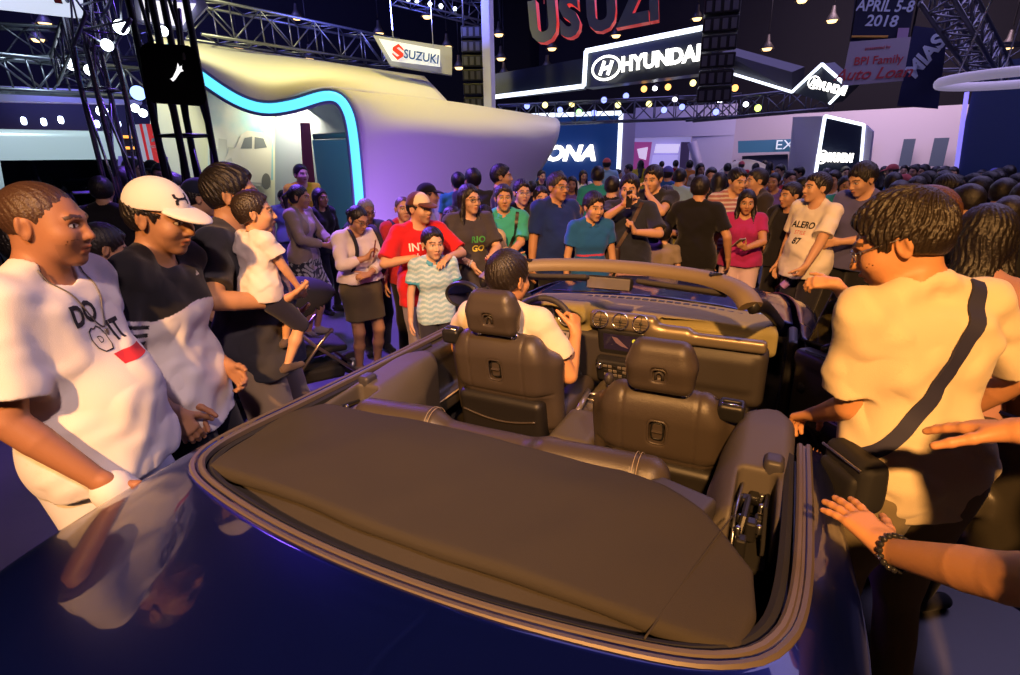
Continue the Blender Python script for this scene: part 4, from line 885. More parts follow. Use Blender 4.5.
wn = [((23.748, -4.226, 1.697), (23.695, -4.581, 1.691)), ((23.510, -5.083, 1.684), (23.433, -5.500, 1.677)), ((24.091, -3.000, 1.716), (24.066, -3.258, 1.712))]
for k, (a, b) in enumerate(wn):
    a, b = Vector(a), Vector(b); o = quad('window_%d' % (k+1), [(a.x, a.y, 2.35), (b.x, b.y, 2.35), (b.x, b.y, 1.4), (a.x, a.y, 1.4)], .05, mat('far_window', (.10, .14, .18), .2)); structure(o)
# ---- glowing box stand at right
gb = empty('box_stand', (12.279, -1.356, 1.460)); gb.location.z = 0; s0 = Vector(gb.location); tag(gb, 'white box stand with glowing edge and dark lettered recess', 'stand')
A, Bq, Cq = Vector((12.694, -0.593, 2.654)), Vector((11.786, -1.167, 2.595)), Vector((12.142, -1.885, 2.415)); zA, zB, zC = A.z, Bq.z, Cq.z
Al, Bl, Cl = Vector((12.694, -0.658, 1.126)), Vector((11.786, -1.157, 1.079)), Vector((12.132, -2.000, 1.067))
def ext(p, q, z): t = (z - p.z)/(q.z - p.z); return p.lerp(q, t)
A0, B0, C0 = ext(A, Al, 0), ext(Bq, Bl, 0), ext(Cq, Cl, 0)
quad('side_wall', [A - s0, Bq - s0, B0 - s0, A0 - s0], -.1, LIL, gb); quad('dark_recess', [Bq - s0, Cq - s0, C0 - s0, B0 - s0], -.1, mat('recess_navy', (.008, .014, .035), .4), gb)
bars('light_outline', [B0 - s0, Bq - s0, Cq - s0, C0 - s0], .032, WL, gb); quad('side_wall', [Cq - s0 + (Cq - A)*.02, Cq - s0 + (Cq - A)*.12 - Vector((0, 0, .1)), C0 - s0 + (Cq - A)*.08, C0 - s0], -.1, mat('kona_side'), gb)
u, v = frame_of((11.688, -1.118, 1.826), (11.956, -1.713, 1.796), (11.687, -1.120, 1.692)); text_on('HYUNDAI', .22, Vector((11.718, -1.524, 1.800)) - s0, u, v, WG, gb, bold=.06, sx=.55); emblem_H(Vector((11.684, -1.224, 1.824)) - s0, u, v, .10, .12, gb, WG)
# ---- hanging banners
def banner(pts, m, label, lines, name='banner'):
    p = [Vector(q) for q in pts]; c = sum(p, Vector())/4; t = empty(name, c); tag(t, label, 'banner'); quad('cloth', [q - c for q in p], .015, m, t)
    u, v = frame_of(p[0], p[1], p[3]); n = u.cross(v); n = n if n.dot(CAM - c) > 0 else -n; Wd, Hh = (p[1] - p[0]).length, (p[0] - p[3]).length
    for s_, fx, fy, size, mm, k in lines:
        O = (p[0] - c) + (p[1] - p[0])*fx + (p[3] - p[0])*fy + n*.02; uu, vv = u, v
        if k.get('rot'): a = R_(k['rot']); uu, vv = u*math.cos(a) + v*math.sin(a), v*math.cos(a) - u*math.sin(a)
        text_on(s_, size*Hh, O, uu, vv, mm, t, ext=.002, bold=k.get('bold', .0), shear=k.get('shear', 0), sx=k.get('sx', 1.))
    bars('hanging_line', [p[0] - c, p[0] - c + Vector((0, 0, 4))], .01, BLACKP, t); bars('hanging_line', [p[1] - c, p[1] - c + Vector((0, 0, 4))], .01, BLACKP, t); return t, p, c, n
BW = mat('banner_letter', (.65, .75, .95), .7); BR = mat('banner_red', (.65, .08, .10), .7); BN = mat('banner_navy', (.010, .014, .05), .8); BWH = mat('banner_white', (.50, .46, .58), .8)
t, p, c, n = banner([(9.781, -1.236, 4.455), (9.714, -2.032, 4.326), (9.712, -2.051, 3.481), (9.779, -1.283, 3.568)], BN, 'navy hanging banner lettered APRIL 5-8 2018', [('APRIL 5-8', .52, .43, .24, BW, dict(bold=.02, sx=.86)), ('2018', .5, .66, .24, BW, dict(bold=.02))])
mb = MB(); mb.tube([p[3] - c + (p[0]-p[3])*.08 + n*.03, p[2] - c + (p[1]-p[2])*.08 + n*.03 - (p[2]-p[3])*.35], .018, 6); mb.build('orange_rule', mat('rule_orange', (.6, .3, .03), .6), t)
quad('badge', [p[2] - c + (p[3]-p[2])*a + (p[1]-p[2])*b + n*.025 for a, b in ((.20, .22), (.02, .22), (.02, .03), (.20, .03))], .01, mat('badge', (.5, .35, .6), .6), t)
banner([(9.380, -1.262, 3.507), (9.312, -2.026, 3.485), (9.311, -2.034, 2.898), (9.381, -1.238, 2.892)], BWH, 'white hanging banner lettered in red under the navy one', [('presented by', .5, .18, .10, BR, dict()), ('BPI Family', .55, .46, .26, BR, dict(bold=.01, sx=.95)), ('Auto Loan', .5, .76, .36, BR, dict(bold=.015, shear=.3, sx=1.05))])
banner([(9.509, -2.061, 3.659), (9.449, -2.475, 3.551), (9.435, -2.558, 2.491), (9.511, -2.045, 2.566)], mat('banner_navy2', (.014, .02, .09), .8), 'navy hanging banner with a sideways pale logo word', [('MIAS', .52, .36, .26, BW, dict(rot=72, bold=.04, shear=.2, sx=.9))])
# ---- ring lamp, dark side panel
rl = empty('ring_lamp', (7.511, -2.950, 2.671)); tag(rl, 'white ring lamp hanging at the far right edge', 'lamp')
MB().tube([(.78*math.cos(a), .78*math.sin(a), 0) for a in np.linspace(0, 2*PI, 48, endpoint=False)], .055, 10, True, flat=(.7, 1.)).build('ring', mat('ring_white', (.7, .65, .8), .5, emit=(.7, .6, .9), es=.25), rl, True)
for a in (0, 2.1, 4.2): bars('cable', [(.8*math.cos(a), .8*math.sin(a), 0), (0, 0, 3)], .01, STEEL, rl)
t = vwall('display_panel', (10.947, -5.324, 1.560), (12.002, -3.502, 1.550), 0, 3.35, .3, mat('panel_blue', (.012, .02, .075), .5, emit=(.005, .01, .05), es=.3)); tag(t, 'tall dark blue display panel behind the crowd at right', 'display')
bars('lit_edge', [(11.809, -3.447, 1.555), (11.831, -3.344, 2.891)], .035, E_('violet_led', (.3, .25, 1), .9), None); tag(bpy.data.objects['lit_edge'], 'thin violet lit edge strip leaning on the blue panel', 'light strip')
# ---- left: black hanging sign, light boxes, orange band, red cube
bsn = empty('hanging_sign', (1.385, 3.211, 2.482)); tag(bsn, 'black square hanging sign with small white mark beside the tower', 'sign'); s0 = Vector(bsn.location)
p = [Vector(k) - s0 for k in ((1.250, 3.298, 2.666), (1.561, 3.151, 2.676), (1.567, 3.146, 2.287), (1.231, 3.309, 2.297))]; u, v = frame_of(p[0], p[1], p[3])
mb = MB(); rr_ = []
for i in range(4):
    a, b, c3 = p[i-1], p[i], p[(i+1) % 4]; d1, d2 = (a - b).normalized(), (c3 - b).normalized()
    for t_ in (0, .33, .66, 1): q1, q2 = b + d1*.05, b + d2*.05; m_ = (q1*(1-t_) + q2*t_); rr_.append(m_*(1 - 2*t_*(1-t_)*.5) + b*(2*t_*(1-t_)*.5))
A = [mb.bm.verts.new(q) for q in rr_]; n3 = u.cross(v); Bv = [mb.bm.verts.new(q - n3*.06) for q in rr_]; mb.bm.faces.new(A); mb.bm.faces.new(Bv[::-1])
for i in range(16): mb.bm.faces.new((A[i], A[(i+1) % 16], Bv[(i+1) % 16], Bv[i]))
mb.build('panel', mat('sign_black', (.0012, .0012, .0016), .9, spec=.02), bsn)
mb = MB(); c0 = Vector((1.405, 3.180, 2.501)) - s0; mb.prism([(a*.7, b*.7) for a, b in ((-.075, -.075), (-.05, -.06), (.0, .015), (.02, .07), (.028, .035), (.05, .05), (.045, .02), (.055, .0), (.03, -.005), (-.035, -.08), (-.055, -.095))], .006, (c0, u, v)); mb.build('mark', E_('mark_white', (1, 1, 1), 1.2), bsn)
bars('bracket', [p[1]*.5, p[1]*.5 + Vector((.12, .12, .35))], .012, BLACKP, bsn)
t = quad('light_box', [(1.005, 4.868, 3.147), (1.866, 4.904, 3.351), (1.819, 4.930, 3.105), (0.978, 4.878, 3.028)], -.12, E_('box_white', (.70, .78, .95), .9)); tag(t, 'white overhead light box with a red streak, cut by top edge', 'light box')
o = quad('red_streak', [(1.433, 4.567, 3.165), (1.477, 4.545, 3.172), (1.511, 4.583, 3.103), (1.445, 4.561, 3.093)], .02, mat('emblem_red'), t)
lb = empty('light_box', (2.767, 5.053, 3.327)); tag(lb, 'grey framed overhead light box above the black sign', 'light box'); s0 = Vector(lb.location)
quad('casing', [Vector(k) - s0 for k in ((2.492, 5.234, 3.457), (2.982, 4.899, 3.467), (3.012, 4.877, 3.417), (2.817, 5.018, 3.179), (2.479, 5.242, 3.215))], .12, mat('sign_case'), lb); quad('face', [Vector(k) - s0 for k in ((2.449, 5.084, 3.394), (2.840, 4.818, 3.409), (2.709, 4.911, 3.193), (2.434, 5.093, 3.224))], .02, E_('box_white2', (.95, .92, .95), 1.2), lb)
ob_ = empty('stand_fascia', (6.961, 16.445, 2.581)); tag(ob_, 'long black fascia with two orange lit lines at far left', 'fascia'); s0 = Vector(ob_.location)
quad('band', [Vector(k) - s0 for k in ((4.900, 17.282, 3.395), (8.896, 15.382, 3.515), (8.544, 15.597, 1.364), (4.460, 17.426, 1.546))], -.2, DARKW, ob_)
for q0, q1 in (((4.707, 17.241, 2.709), (8.198, 15.684, 2.663)), ((4.633, 17.265, 2.400), (8.148, 15.713, 2.375))): bars('light_line', [Vector(q0) - s0, Vector(q1) - s0], .04, E_('orange_line', (1, .42, .06), 1.6), ob_)
for k, (px, py) in enumerate(((25,121), (45,122), (98,124), (119,124), (62,120))): 
    o = MB().lathe([(0, 0), (.09, 0), (.09, .05)], [Vector(q) for q in [(0, 0, 0)]][0], (-1, 0, 0), 12).build('small_lamp', E_('small_cold', (.8, .9, 1), 5)); o.location = ((6.035, 16.314, 2.996), (6.381, 16.163, 2.983), (7.344, 15.696, 2.960), (7.745, 15.480, 2.969), (6.696, 16.018, 3.039))[k]; tag(o, 'small cold white lamp on the dark left fascia', 'lamp', 'small lamps on the left fascia')
t = quad('back_fascia', [(4.627, 15.258, 3.606), (7.557, 13.857, 3.627), (7.511, 13.885, 3.353), (4.554, 15.285, 3.291)], -.3, mat('lilac_band', (.45, .45, .62), .5, emit=(.3, .32, .6), es=.25)); tag(t, 'pale lilac level fascia above the black one at left', 'fascia')
rc = empty('cube_sign', (3.896, 7.891, 2.279)); tag(rc, 'red and white cube sign with white three-diamond emblem', 'sign'); s0 = Vector(rc.location)
a, b, c3 = (Vector(q) for q in ((3.943, 8.326, 2.479), (3.875, 7.903, 2.472), (4.141, 7.976, 2.487))); dz_ = Vector((0, 0, -.62))
quad('white_side', [a - s0, b - s0, b + dz_ - s0, a + dz_ - s0], -.05, mat('cube_white', (.7, .7, .8), .5, emit=(.55, .55, .7), es=.4), rc); quad('red_side', [b - s0, c3 - s0, c3 + dz_ - s0, b + dz_ - s0], -.05, mat('cube_red', (.6, .02, .03), .5, emit=(.75, .03, .04), es=.5), rc)
u = (c3 - b).normalized(); v = Vector((0, 0, 1)); c0 = (b + c3)/2 - s0 + Vector((0, 0, -.2)) - u.cross(v)*-.02; mb = MB()
for ang in (90, 210, 330):
    a_ = R_(ang); d = u*math.cos(a_) + v*math.sin(a_); s2 = u*-math.sin(a_) + v*math.cos(a_); L_ = .10; mb.bm.faces.new([mb.bm.verts.new(c0 + u.cross(v)*.02 + q) for q in (d*0, d*L_*.5 + s2*L_*.29, d*L_, d*L_*.5 - s2*L_*.29)])
mb.build('emblem', INKW, rc); text_on('MITSUBISHI', .05, c0 - v*.12 + u.cross(v)*.02, u, v, INKW, rc, ext=.002)
# purple low counter and booths behind the van side
t = quad('counter', [(3.781, 8.530, 2.038), (4.344, 8.203, 2.016), (4.148, 8.322, 0.802), (3.552, 8.650, 0.784)], -.6, mat('counter_violet', (.2, .15, .5), .5, emit=(.2, .12, .7), es=.25)); tag(t, 'violet lit display counter behind the white capped man', 'counter')
# ---- vehicles on the floor behind
def vehicle(name, loc_, rz, label, cat, col, L, Wd, H, hood, van=False):
    t = empty(name, loc_, R_(rz)); tag(t, label, cat); S = Shape()
    if van:
        S.u(rbox((-.1, 0, H*.56), (L/2 - .1, Wd/2, H*.44), .16)); S.u(rbox((L/2 - .35, 0, .72), (.48, Wd/2 - .01, .42), .15), .15); S.s(half((L/2 - .30, 0, 1.1), (-1, 0, -.62)), .08) if False else None
        S.i(half((L/2 + .02, 0, .95), (1, 0, .42)), .10); S.i(half((0, Wd/2 + .0, 1.05), (0, 1, .13)), .06); S.i(half((0, -Wd/2 - .0, 1.05), (0, -1, .13)), .06)
    else:
        S.u(rbox((0, 0, .62), (L/2, Wd/2, .34), .2)); S.u(ell((-.25, 0, .95), (L*.33, Wd*.43, H - .93)), .15)
    for sx in (1, -1):
        for sy in (1, -1): S.s(cone((sx*L*.31, sy*Wd*.5, .32), (sx*L*.31, sy*Wd*.3, .32), .37), .02)
    b = solid('body', S, .03, mat(col[0], col[1], .25, coat=.6), t)
    bvh = BVHTree.FromPolygons([v.co[:] for v in b.data.vertices], [p.vertices[:] for p in b.data.polygons])
    def pane(nm, pts, O, u, v, m=None): me = poly_decal(pts, .12); drape(me, bvh, O, u, v, .006); link(nm, me, m or glass('dark_pane', (.02, .025, .03), .18), t)
    if van:
        pane('windshield', [(-Wd*.41, -.33), (Wd*.41, -.33), (Wd*.37, .36), (-Wd*.37, .36)], (L/2 + .1, 0, H*.74), (0, 1, 0), (-.35, 0, 1)); pane('side_window', [(-1.0, -.22), (.75, -.22), (.55, .25), (-1.0, .25)], (.9, Wd/2 + .1, H*.74), (-1, 0, 0), (0, 0, 1)); pane('side_window', [(-.75, -.22), (1.0, -.22), (1.0, .25), (-.55, .25)], (.9, -Wd/2 - .1, H*.74), (1, 0, 0), (0, 0, 1))
        pane('grille', [(-.5, -.09), (.5, -.09), (.55, .09), (-.55, .09)], (L/2 + .2, 0, .78), (0, 1, 0), (0, 0, 1), BLACKP)
        for sy in (1, -1): pane('headlamp', [(-.14, -.12), (.14, -.12), (.16, .14), (-.1, .16)], (L/2 + .2, sy*(Wd/2 - .2), .80), (0, 1, 0), (0, 0, 1), mat('headlamp'))
        bars('wiper', [(L/2 - .12, -.1, 1.19), (L/2 - .16, .45, 1.28)], .012, BLACKP, t)
    else:
        pane('windshield', [(-Wd*.36, -.18), (Wd*.36, -.18), (Wd*.28, .2), (-Wd*.28, .2)], (L*.28, 0, 1.2), (0, 1, 0), (-.8, 0, 1)); 
        for sy in (1, -1): pane('side_window', [(-.9, -.14), (.8, -.14), (.45, .2), (-.6, .2)], (-.2, sy*(Wd/2), 1.18), (-sy, 0, 0), (0, 0, 1))
        for sy in (1, -1): pane('headlamp', [(-.2, -.07), (.2, -.05), (.2, .07), (-.15, .07)], (L/2 + .1, sy*(Wd*.33), .76), (0, 1, 0), (0, 0, 1), mat('headlamp'))
        pane('grille', [(-.35, -.1), (.35, -.1), (.4, .08), (-.4, .08)], (L/2 + .2, 0, .62), (0, 1, 0), (0, 0, 1), BLACKP)
    for sx in (1, -1):
        for sy in (1, -1): 
            w = MB().lathe([(.2, -.1), (.31, -.1), (.33, -.06), (.33, .06), (.31, .1), (.2, .1)], (sx*L*.31, sy*(Wd/2 - .11), .33), (0, 1, 0), 28).build('wheel', BLACKR, t, True); MB().lathe([(0, .02), (.06, .03), (.19, .0), (.21, .06)], (sx*L*.31, sy*(Wd/2 - .08), .33), (0, sy, 0), 20).build('hubcap', STEEL, w, True)
    return t
vehicle('van', (*(3.861, 10.826, 1.850)[:2], 0), 251.8, 'white passenger van behind the stocky man in white', 'van', ('van_white', (.66, .72, .74)), 4.8, 1.9, 2.42, .5, True)
vehicle('car', (*(6.808, 14.283, 1.809)[:2], 0), -100, 'pale car parked between the van and the lamp tower', 'car', ('car_white', (.6, .6, .64)), 4.3, 1.75, 1.5, 1.)
vehicle('car', (*(17.756, 0.489, 1.300)[:2], 0), -150, 'pale yellow car far behind the crowd left of the box stand', 'car', ('car_yellow', (.62, .60, .40)), 4.4, 1.8, 1.75, 1.); vehicle('car', (*(23.522, 2.966, 1.010)[:2], 0), -140, 'gold car far behind the crowd under the lilac stand', 'car', ('car_gold', (.5, .38, .10)), 4.3, 1.75, 1.6, 1.)

# ------------------------------------------------------------------ the convertible
def sweep(name, prof, path, m, parent=None, closed=False, up=(0, 0, 1), n=None, auto=40, cap=True):
    """profile points (side, up) carried along a path"""
    Pt = crom(path, n, closed) if n else np.array(path, float); N = len(Pt); bm = bmesh.new(); rings = []; U0 = Vector(up)
    for i in range(N):
        a = Pt[i-1] if i or closed else Pt[i]; b = Pt[(i+1) % N] if i < N-1 or closed else Pt[i]
        d = Vector(b - a).normalized(); sde = d.cross(U0).normalized(); u = sde.cross(d)
        rings.append([bm.verts.new(Vector(Pt[i]) + sde*p + u*q) for p, q in prof])
    k = len(prof)
    for i in range(N if closed else N-1):
        A, B = rings[i], rings[(i+1) % N]
        for j in range(k): bm.faces.new((A[j], A[(j+1) % k], B[(j+1) % k], B[j]))
    if not closed and cap: bm.faces.new(rings[0]); bm.faces.new(rings[-1][::-1])
    q = MB(); q.bm.free(); q.bm = bm; return q.build(name, m, parent, True, auto)
def loft(curves, nu, nv):
    C = np.stack([crom(c, nu) for c in curves]); out = np.zeros((nv, nu, 3))
    for j in range(nu): out[:, j] = crom(C[:, j], nv)
    return out
def grid_obj(name, G, m, parent=None, thick=0., keep=None):
    nv, nu, _ = G.shape; idx = np.arange(nv*nu).reshape(nv, nu)
    F = np.stack([idx[:-1, :-1], idx[:-1, 1:], idx[1:, 1:], idx[1:, :-1]], -1).reshape(-1, 4); V = G.reshape(-1, 3)
    if keep is not None: F = F[keep(V[F].mean(1))]
    u = np.unique(F); mp = np.zeros(len(V), int); mp[u] = np.arange(len(u)); me = mesh_np(name, V[u], mp[F]); o = link(name, me, m, parent)
    if thick:
        md = o.modifiers.new('solidify', 'SOLIDIFY'); md.thickness = thick; md.offset = -1
    return o
def poly_sdf(poly, axis=2):
    Q = np.array(poly, float); N = len(Q)
    def f(x, y):
        p = np.stack([x, y], -1); d = np.full(len(p), 1e9); s = np.ones(len(p))
        for i in range(N):
            a = Q[i]; b = Q[i-1]; e = b - a; w = p - a; t = np.clip((w @ e)/(e @ e), 0, 1); q = w - t[:, None]*e; d = np.minimum(d, (q*q).sum(1))
            c1 = p[:, 1] >= a[1]; c2 = p[:, 1] < b[1]; c3 = e[0]*w[:, 1] > e[1]*w[:, 0]
            fl = (c1 & c2 & c3) | (~c1 & ~c2 & ~c3); s = np.where(fl, -s, s)
        return s*np.sqrt(d)
    return f
def slab(poly, z0, z1, rd, zf=None):
    """rounded slab over a plan outline; zf lifts the surface"""
    f = poly_sdf(poly); Q = np.array(poly); c = np.array([*Q.mean(0), (z0+z1)/2]); r = np.linalg.norm(Q - Q.mean(0), axis=1).max() + (z1-z0)
    def g(p):
        z = p[:, 2] - (zf(p[:, 0], p[:, 1]) if zf else 0); a = f(p[:, 0], p[:, 1]) + rd; b = np.abs(z - (z0+z1)/2) - (z1-z0)/2 + rd
        return (np.minimum(np.maximum(a, b), 0) + np.sqrt(np.maximum(a, 0)**2 + np.maximum(b, 0)**2) - rd).astype(np.float32)
    return P(g, c, float(r) + .05)
CAR = empty('convertible_car', (0, 0, 0))
tag(CAR, 'dark blue two-door convertible with folded brown-black soft top and open passenger door', 'car')
mir = lambda c: c + [(x, -y, z) for x, y, z in c[::-1]]
def U(pts, cen): return pts + [cen] + [(x, -y, z) for x, y, z in pts[::-1]]
belt = U([(2.02, .86, .985), (1.6, .868, .99), (1.25, .866, .995), (.7, .858, 1.0), (.1, .850, 1.01), (-.2, .833, 1.025), (-.34, .795, 1.034), (-.42, .72, 1.04), (-.47, .58, 1.043), (-.515, .3, 1.046)], (-.53, 0, 1.047))
r1 = U([(2.02, .90, .965), (1.6, .905, .965), (1.25, .905, .97), (.7, .90, .975), (.1, .905, .985), (-.2, .895, .995), (-.42, .865, 1.0), (-.58, .77, 1.015), (-.66, .58, 1.03), (-.70, .3, 1.04)], (-.71, 0, 1.043))
r2 = U([(2.02, .935, .90), (1.6, .93, .90), (1.25, .925, .90), (.7, .925, .91), (.1, .955, .925), (-.2, .958, .93), (-.6, .92, .94), (-.88, .80, .975), (-.98, .55, 1.01), (-1.03, .3, 1.022)], (-1.04, 0, 1.026))
r3 = U([(2.02, .955, .78), (1.6, .945, .78), (1.25, .94, .78), (.7, .94, .78), (.1, .965, .80), (-.2, .97, .81), (-.62, .935, .84), (-.97, .80, .90), (-1.08, .55, .93), (-1.12, .3, .94)], (-1.125, 0, .945))
r4 = U([(2.02, .955, .60), (1.6, .94, .60), (1.25, .935, .60), (.7, .935, .60), (.1, .96, .62), (-.2, .965, .63), (-.62, .93, .64), (-1.0, .79, .66), (-1.12, .55, .68), (-1.16, .3, .69)], (-1.165, 0, .69))
r5 = U([(2.02, .92, .25), (1.6, .90, .25), (1.25, .90, .25), (.7, .90, .25), (.1, .92, .27), (-.2, .92, .30), (-.62, .90, .34), (-.95, .77, .36), (-1.06, .55, .36), (-1.1, .3, .36)], (-1.1, 0, .36))
BG = loft([belt, r1, r2, r3, r4, r5], 241, 40)
def arch(c, X): return ((c[:, 0] - X)**2 + (c[:, 2] - .34)**2 < .37**2) & (np.abs(c[:, 1]) > .7)
door = lambda c: (c[:, 0] > .52) & (c[:, 0] < 1.72) & (c[:, 2] > .3)
grid_obj('body', BG, PAINT, CAR, .012, lambda c: ~arch(c, 0) & ~door(c))
ldoor = empty('door', (0, 0, 0), 0, CAR); ldoor['label'] = 'closed driver door on the left side'
grid_obj('outer_skin', BG, PAINT, ldoor, .012, lambda c: door(c) & (c[:, 1] > 0))
HG = Vector((1.72, -.88, 0))
rdoor = empty('door', HG, R_(44), CAR); rdoor['label'] = 'passenger door swung wide open'
RG = BG - np.array(HG)
grid_obj('outer_skin', RG, PAINT, rdoor, .012, lambda c: (c[:, 0] > -1.2) & (c[:, 0] < 0) & (c[:, 2] > .3) & (c[:, 1] < .4))
# belt moulding: two satin ridges with a dark groove around the folded top
bp = np.array(crom(belt, 181)); bp[:, 2] += .004
sweep('belt_molding', [(-.020, -.012), (-.020, .004), (-.014, .009), (-.006, .008), (-.003, .002), (.003, .002), (.006, .009), (.015, .011), (.021, .004), (.021, -.012)], [tuple(q) for q in bp if q[0] < (1.74 if q[1] > 0 else .54)], TRIM, CAR)
rb = np.array(crom([(x*1.0 - (.0 if abs(y) < .6 else 0), y*.955, z - .012) for x, y, z in belt], 181)); rb[:, 0] += np.clip((-.2 - rb[:, 0])/.3, 0, 1)*.03
sweep('weather_seal', [(-.012, -.02), (-.012, .006), (0, .012), (.012, .006), (.012, -.02)], [tuple(q) for q in rb if q[0] < (.9 if q[1] > 0 else .5)], BLACKR, CAR)
# dark tub under everything: side walls, floor and the well of the top
tub = MB(); wl = [tuple(q) for q in np.array(crom([(x + (.03 if x < -.4 else 0), y*.965, z) for x, y, z in belt], 121))]
wl = [q for q in wl if q[1] > 0 or q[0] < .53]
tub.grid([[(x, y, z - .03) for x, y, z in wl], [(x, y*.97, .72) for x, y, z in wl], [(x, y*.93, .34) for x, y, z in wl]]); tub.box((.75, 0, .33), (2.6, 1.66, .03))
tub.build('tub', mat('tub', (.012, .011, .011), .85), CAR, True)
MB().box((-.12, 0, .84), (.85, 1.5, .02)).build('top_well', BLACKR, CAR)
# folded soft top
def sag(x, y): return (.012*np.sin(3.1*x + 1.1) - .018*(np.abs(y)/.75)**4 - .05*np.clip((x + .02)/.12, 0, 1)*0 + .004*np.sin(9*y + 2*np.sin(5*x)) - .02*np.clip((x+.1)/.2, 0, 1)**2)
topo = [(-.400, .712), (-.28, .748), (-.05, .765), (.06, .70), (.085, .40), (.085, -.40), (.05, -.52), (-.02, -.63), (-.16, -.75), (-.28, -.76), (-.385, -.74), (-.400, -.66), (-.408, -.43), (-.414, 0), (-.408, .36), (-.404, .60)]
S = Shape().u(slab(topo, 1.020, 1.062, .019, sag)); S.d(lambda p: wob(p, 20, .0018, 1) - .004*np.exp(-((p[:, 1] + .62 + .25*(p[:, 0]+.2))/.006)**2)*0)
st = solid('soft_top', S, .007, FABRIC, CAR)
low = [(x*1.0 - (.012 if x < -.3 else -.01), y*1.0 + (.0), ) for x, y in topo]
S = Shape().u(slab([(x*1.17 if x < -.3 else x, y*.985) for x, y in topo], .93, 1.004, .03, lambda x, y: .7*sag(x, y))); S.d(lambda p: wob(p, 16, .003, 5))
solid('lower_fold', S, .008, mat('soft_top_underside', (.05, .042, .036), .85, bump=.3, bscale=500), st)
sm = MB(); sm.tube([(x, -.60 - .22*(x + .44) - .02*math.sin(3*x), 1.061 + float(sag(np.array(x), np.array(-.6)))) for x in np.linspace(-.44, -.02, 20)], .0022, 6); sm.build('seam', FABRIC, st, True)
# rear seat
S = Shape()
for y0, y1 in ((.66, .33), (-.08, -.48)): S.u(cone((.20, y0 - .04, .955), (.235, y1 + .04, .955), .062), .03); S.u(rbox((.25, (y0+y1)/2, .80), (.075, abs(y0-y1)/2, .17), .05), .05)
S.u(cone((.235, .33, .925), (.245, -.10, .925), .055), .05); S.u(rbox((.25, .12, .78), (.07, .30, .16), .05), .04)
S.d(lambda p: .0035*np.exp(-((np.abs(p[:, 1] - .345))/.006)**2) + .0035*np.exp(-((np.abs(p[:, 1] + .405))/.006)**2) + wob(p, 14, .0015, 2))
rs = solid('rear_seat', S, .007, LEATHER, CAR)
S = Shape().u(rbox((.50, .35, .56), (.24, .27, .09), .06)).u(rbox((.50, -.35, .56), (.24, .27, .09), .06), .04).u(rbox((.5, 0, .57), (.25, .12, .05), .04), .03); solid('rear_seat_cushion', S, .01, LEATHER, rs)
st_ = MB()
for y in (.352, .338, -.398, -.412): st_.tube([(.235 + .064*math.cos(a), y, .955 + .064*math.sin(a)) for a in np.linspace(-.3, PI + .1, 24)], .0013, 5)
st_.build('stitching', mat('stitch', (.35, .28, .2), .8), rs, True)
# grey shelf pieces beside the rear seat back
for sg in (1, -1):
    S = Shape().u(rbox((.125, sg*.535, .935), (.07, .095, .045), .015, rotm('Z', sg*.30))); S.d(lambda p: wob(p, 10, .001))
    solid('corner_shelf', S, .007, mat('grey_trim', (.045, .042, .05), .5), CAR)
# quarter trims with the top mechanism bay
for sg in (1, -1):
    q = Shape()
    S = Shape().u(slab([(.12, .63), (.20, .615), (.36, .60), (.55, .615), (.72, .66), (.80, .73), (.80, .80), (.70, .835), (.1, .835)], .62, .985, .045, lambda x, y: .035*np.clip((x - .1)/.5, 0, 1) - .10*np.clip((.70 - y)/.09, 0, 1)**2 - .02*np.clip((x-.6)/.2, 0, 1)**2))
    S.s(rbox((.20, .735, 1.0), (.135, .052, .20), .02), .012)
    V, F = net(S, .007); V[:, 1] *= sg
    if sg < 0: F = F[:, ::-1]
    qt = link('quarter_trim', mesh_np('quarter_trim', V, F), mat('quarter_trim', (.085, .075, .068), .6, bump=.15, bscale=400), CAR)
    mb = MB(); mb.box((.20, sg*.735, .845), (.25, .09, .02)); mb.build('mechanism_tray', BLACKR, qt)
    mb = MB(); random.seed(3 + sg)
    for k in range(5): mb.box((.09 + .055*k, sg*(.715 + .02*(k % 3)), .90 + .02*(k % 2)), (.035, .028, .06), rotm3 if False else None, .006)
    mb.tube([(.08, sg*.70, .87), (.14, sg*.715, .955), (.24, sg*.72, .95), (.32, sg*.75, .89)], .009, 8); mb.tube([(.10, sg*.77, .88), (.2, sg*.765, .96), (.30, sg*.77, .94)], .006, 8)
    mb.build('hinge_block', BLACKP, qt, False)
    mb = MB(); mb.tube([(.075, sg*.695, .90), (.16, sg*.692, .95), (.31, sg*.70, .955)], .0045, 8)
    for k in range(6): mb.lathe([(0, .004), (.006, .004), (.008, 0), (.008, -.02)], (.09 + .042*k, sg*(.705 + .05*(k % 2)), .955 - .01*(k % 3)), (0, 0, 1), 10)
    mb.build('hinge_link', STEEL, qt, True)
    S = Shape().u(rbox((.37, sg*.775, .995), (.035, .028, .035), .015)); solid('latch_cover', S, .006, mat('grey_trim'), qt)
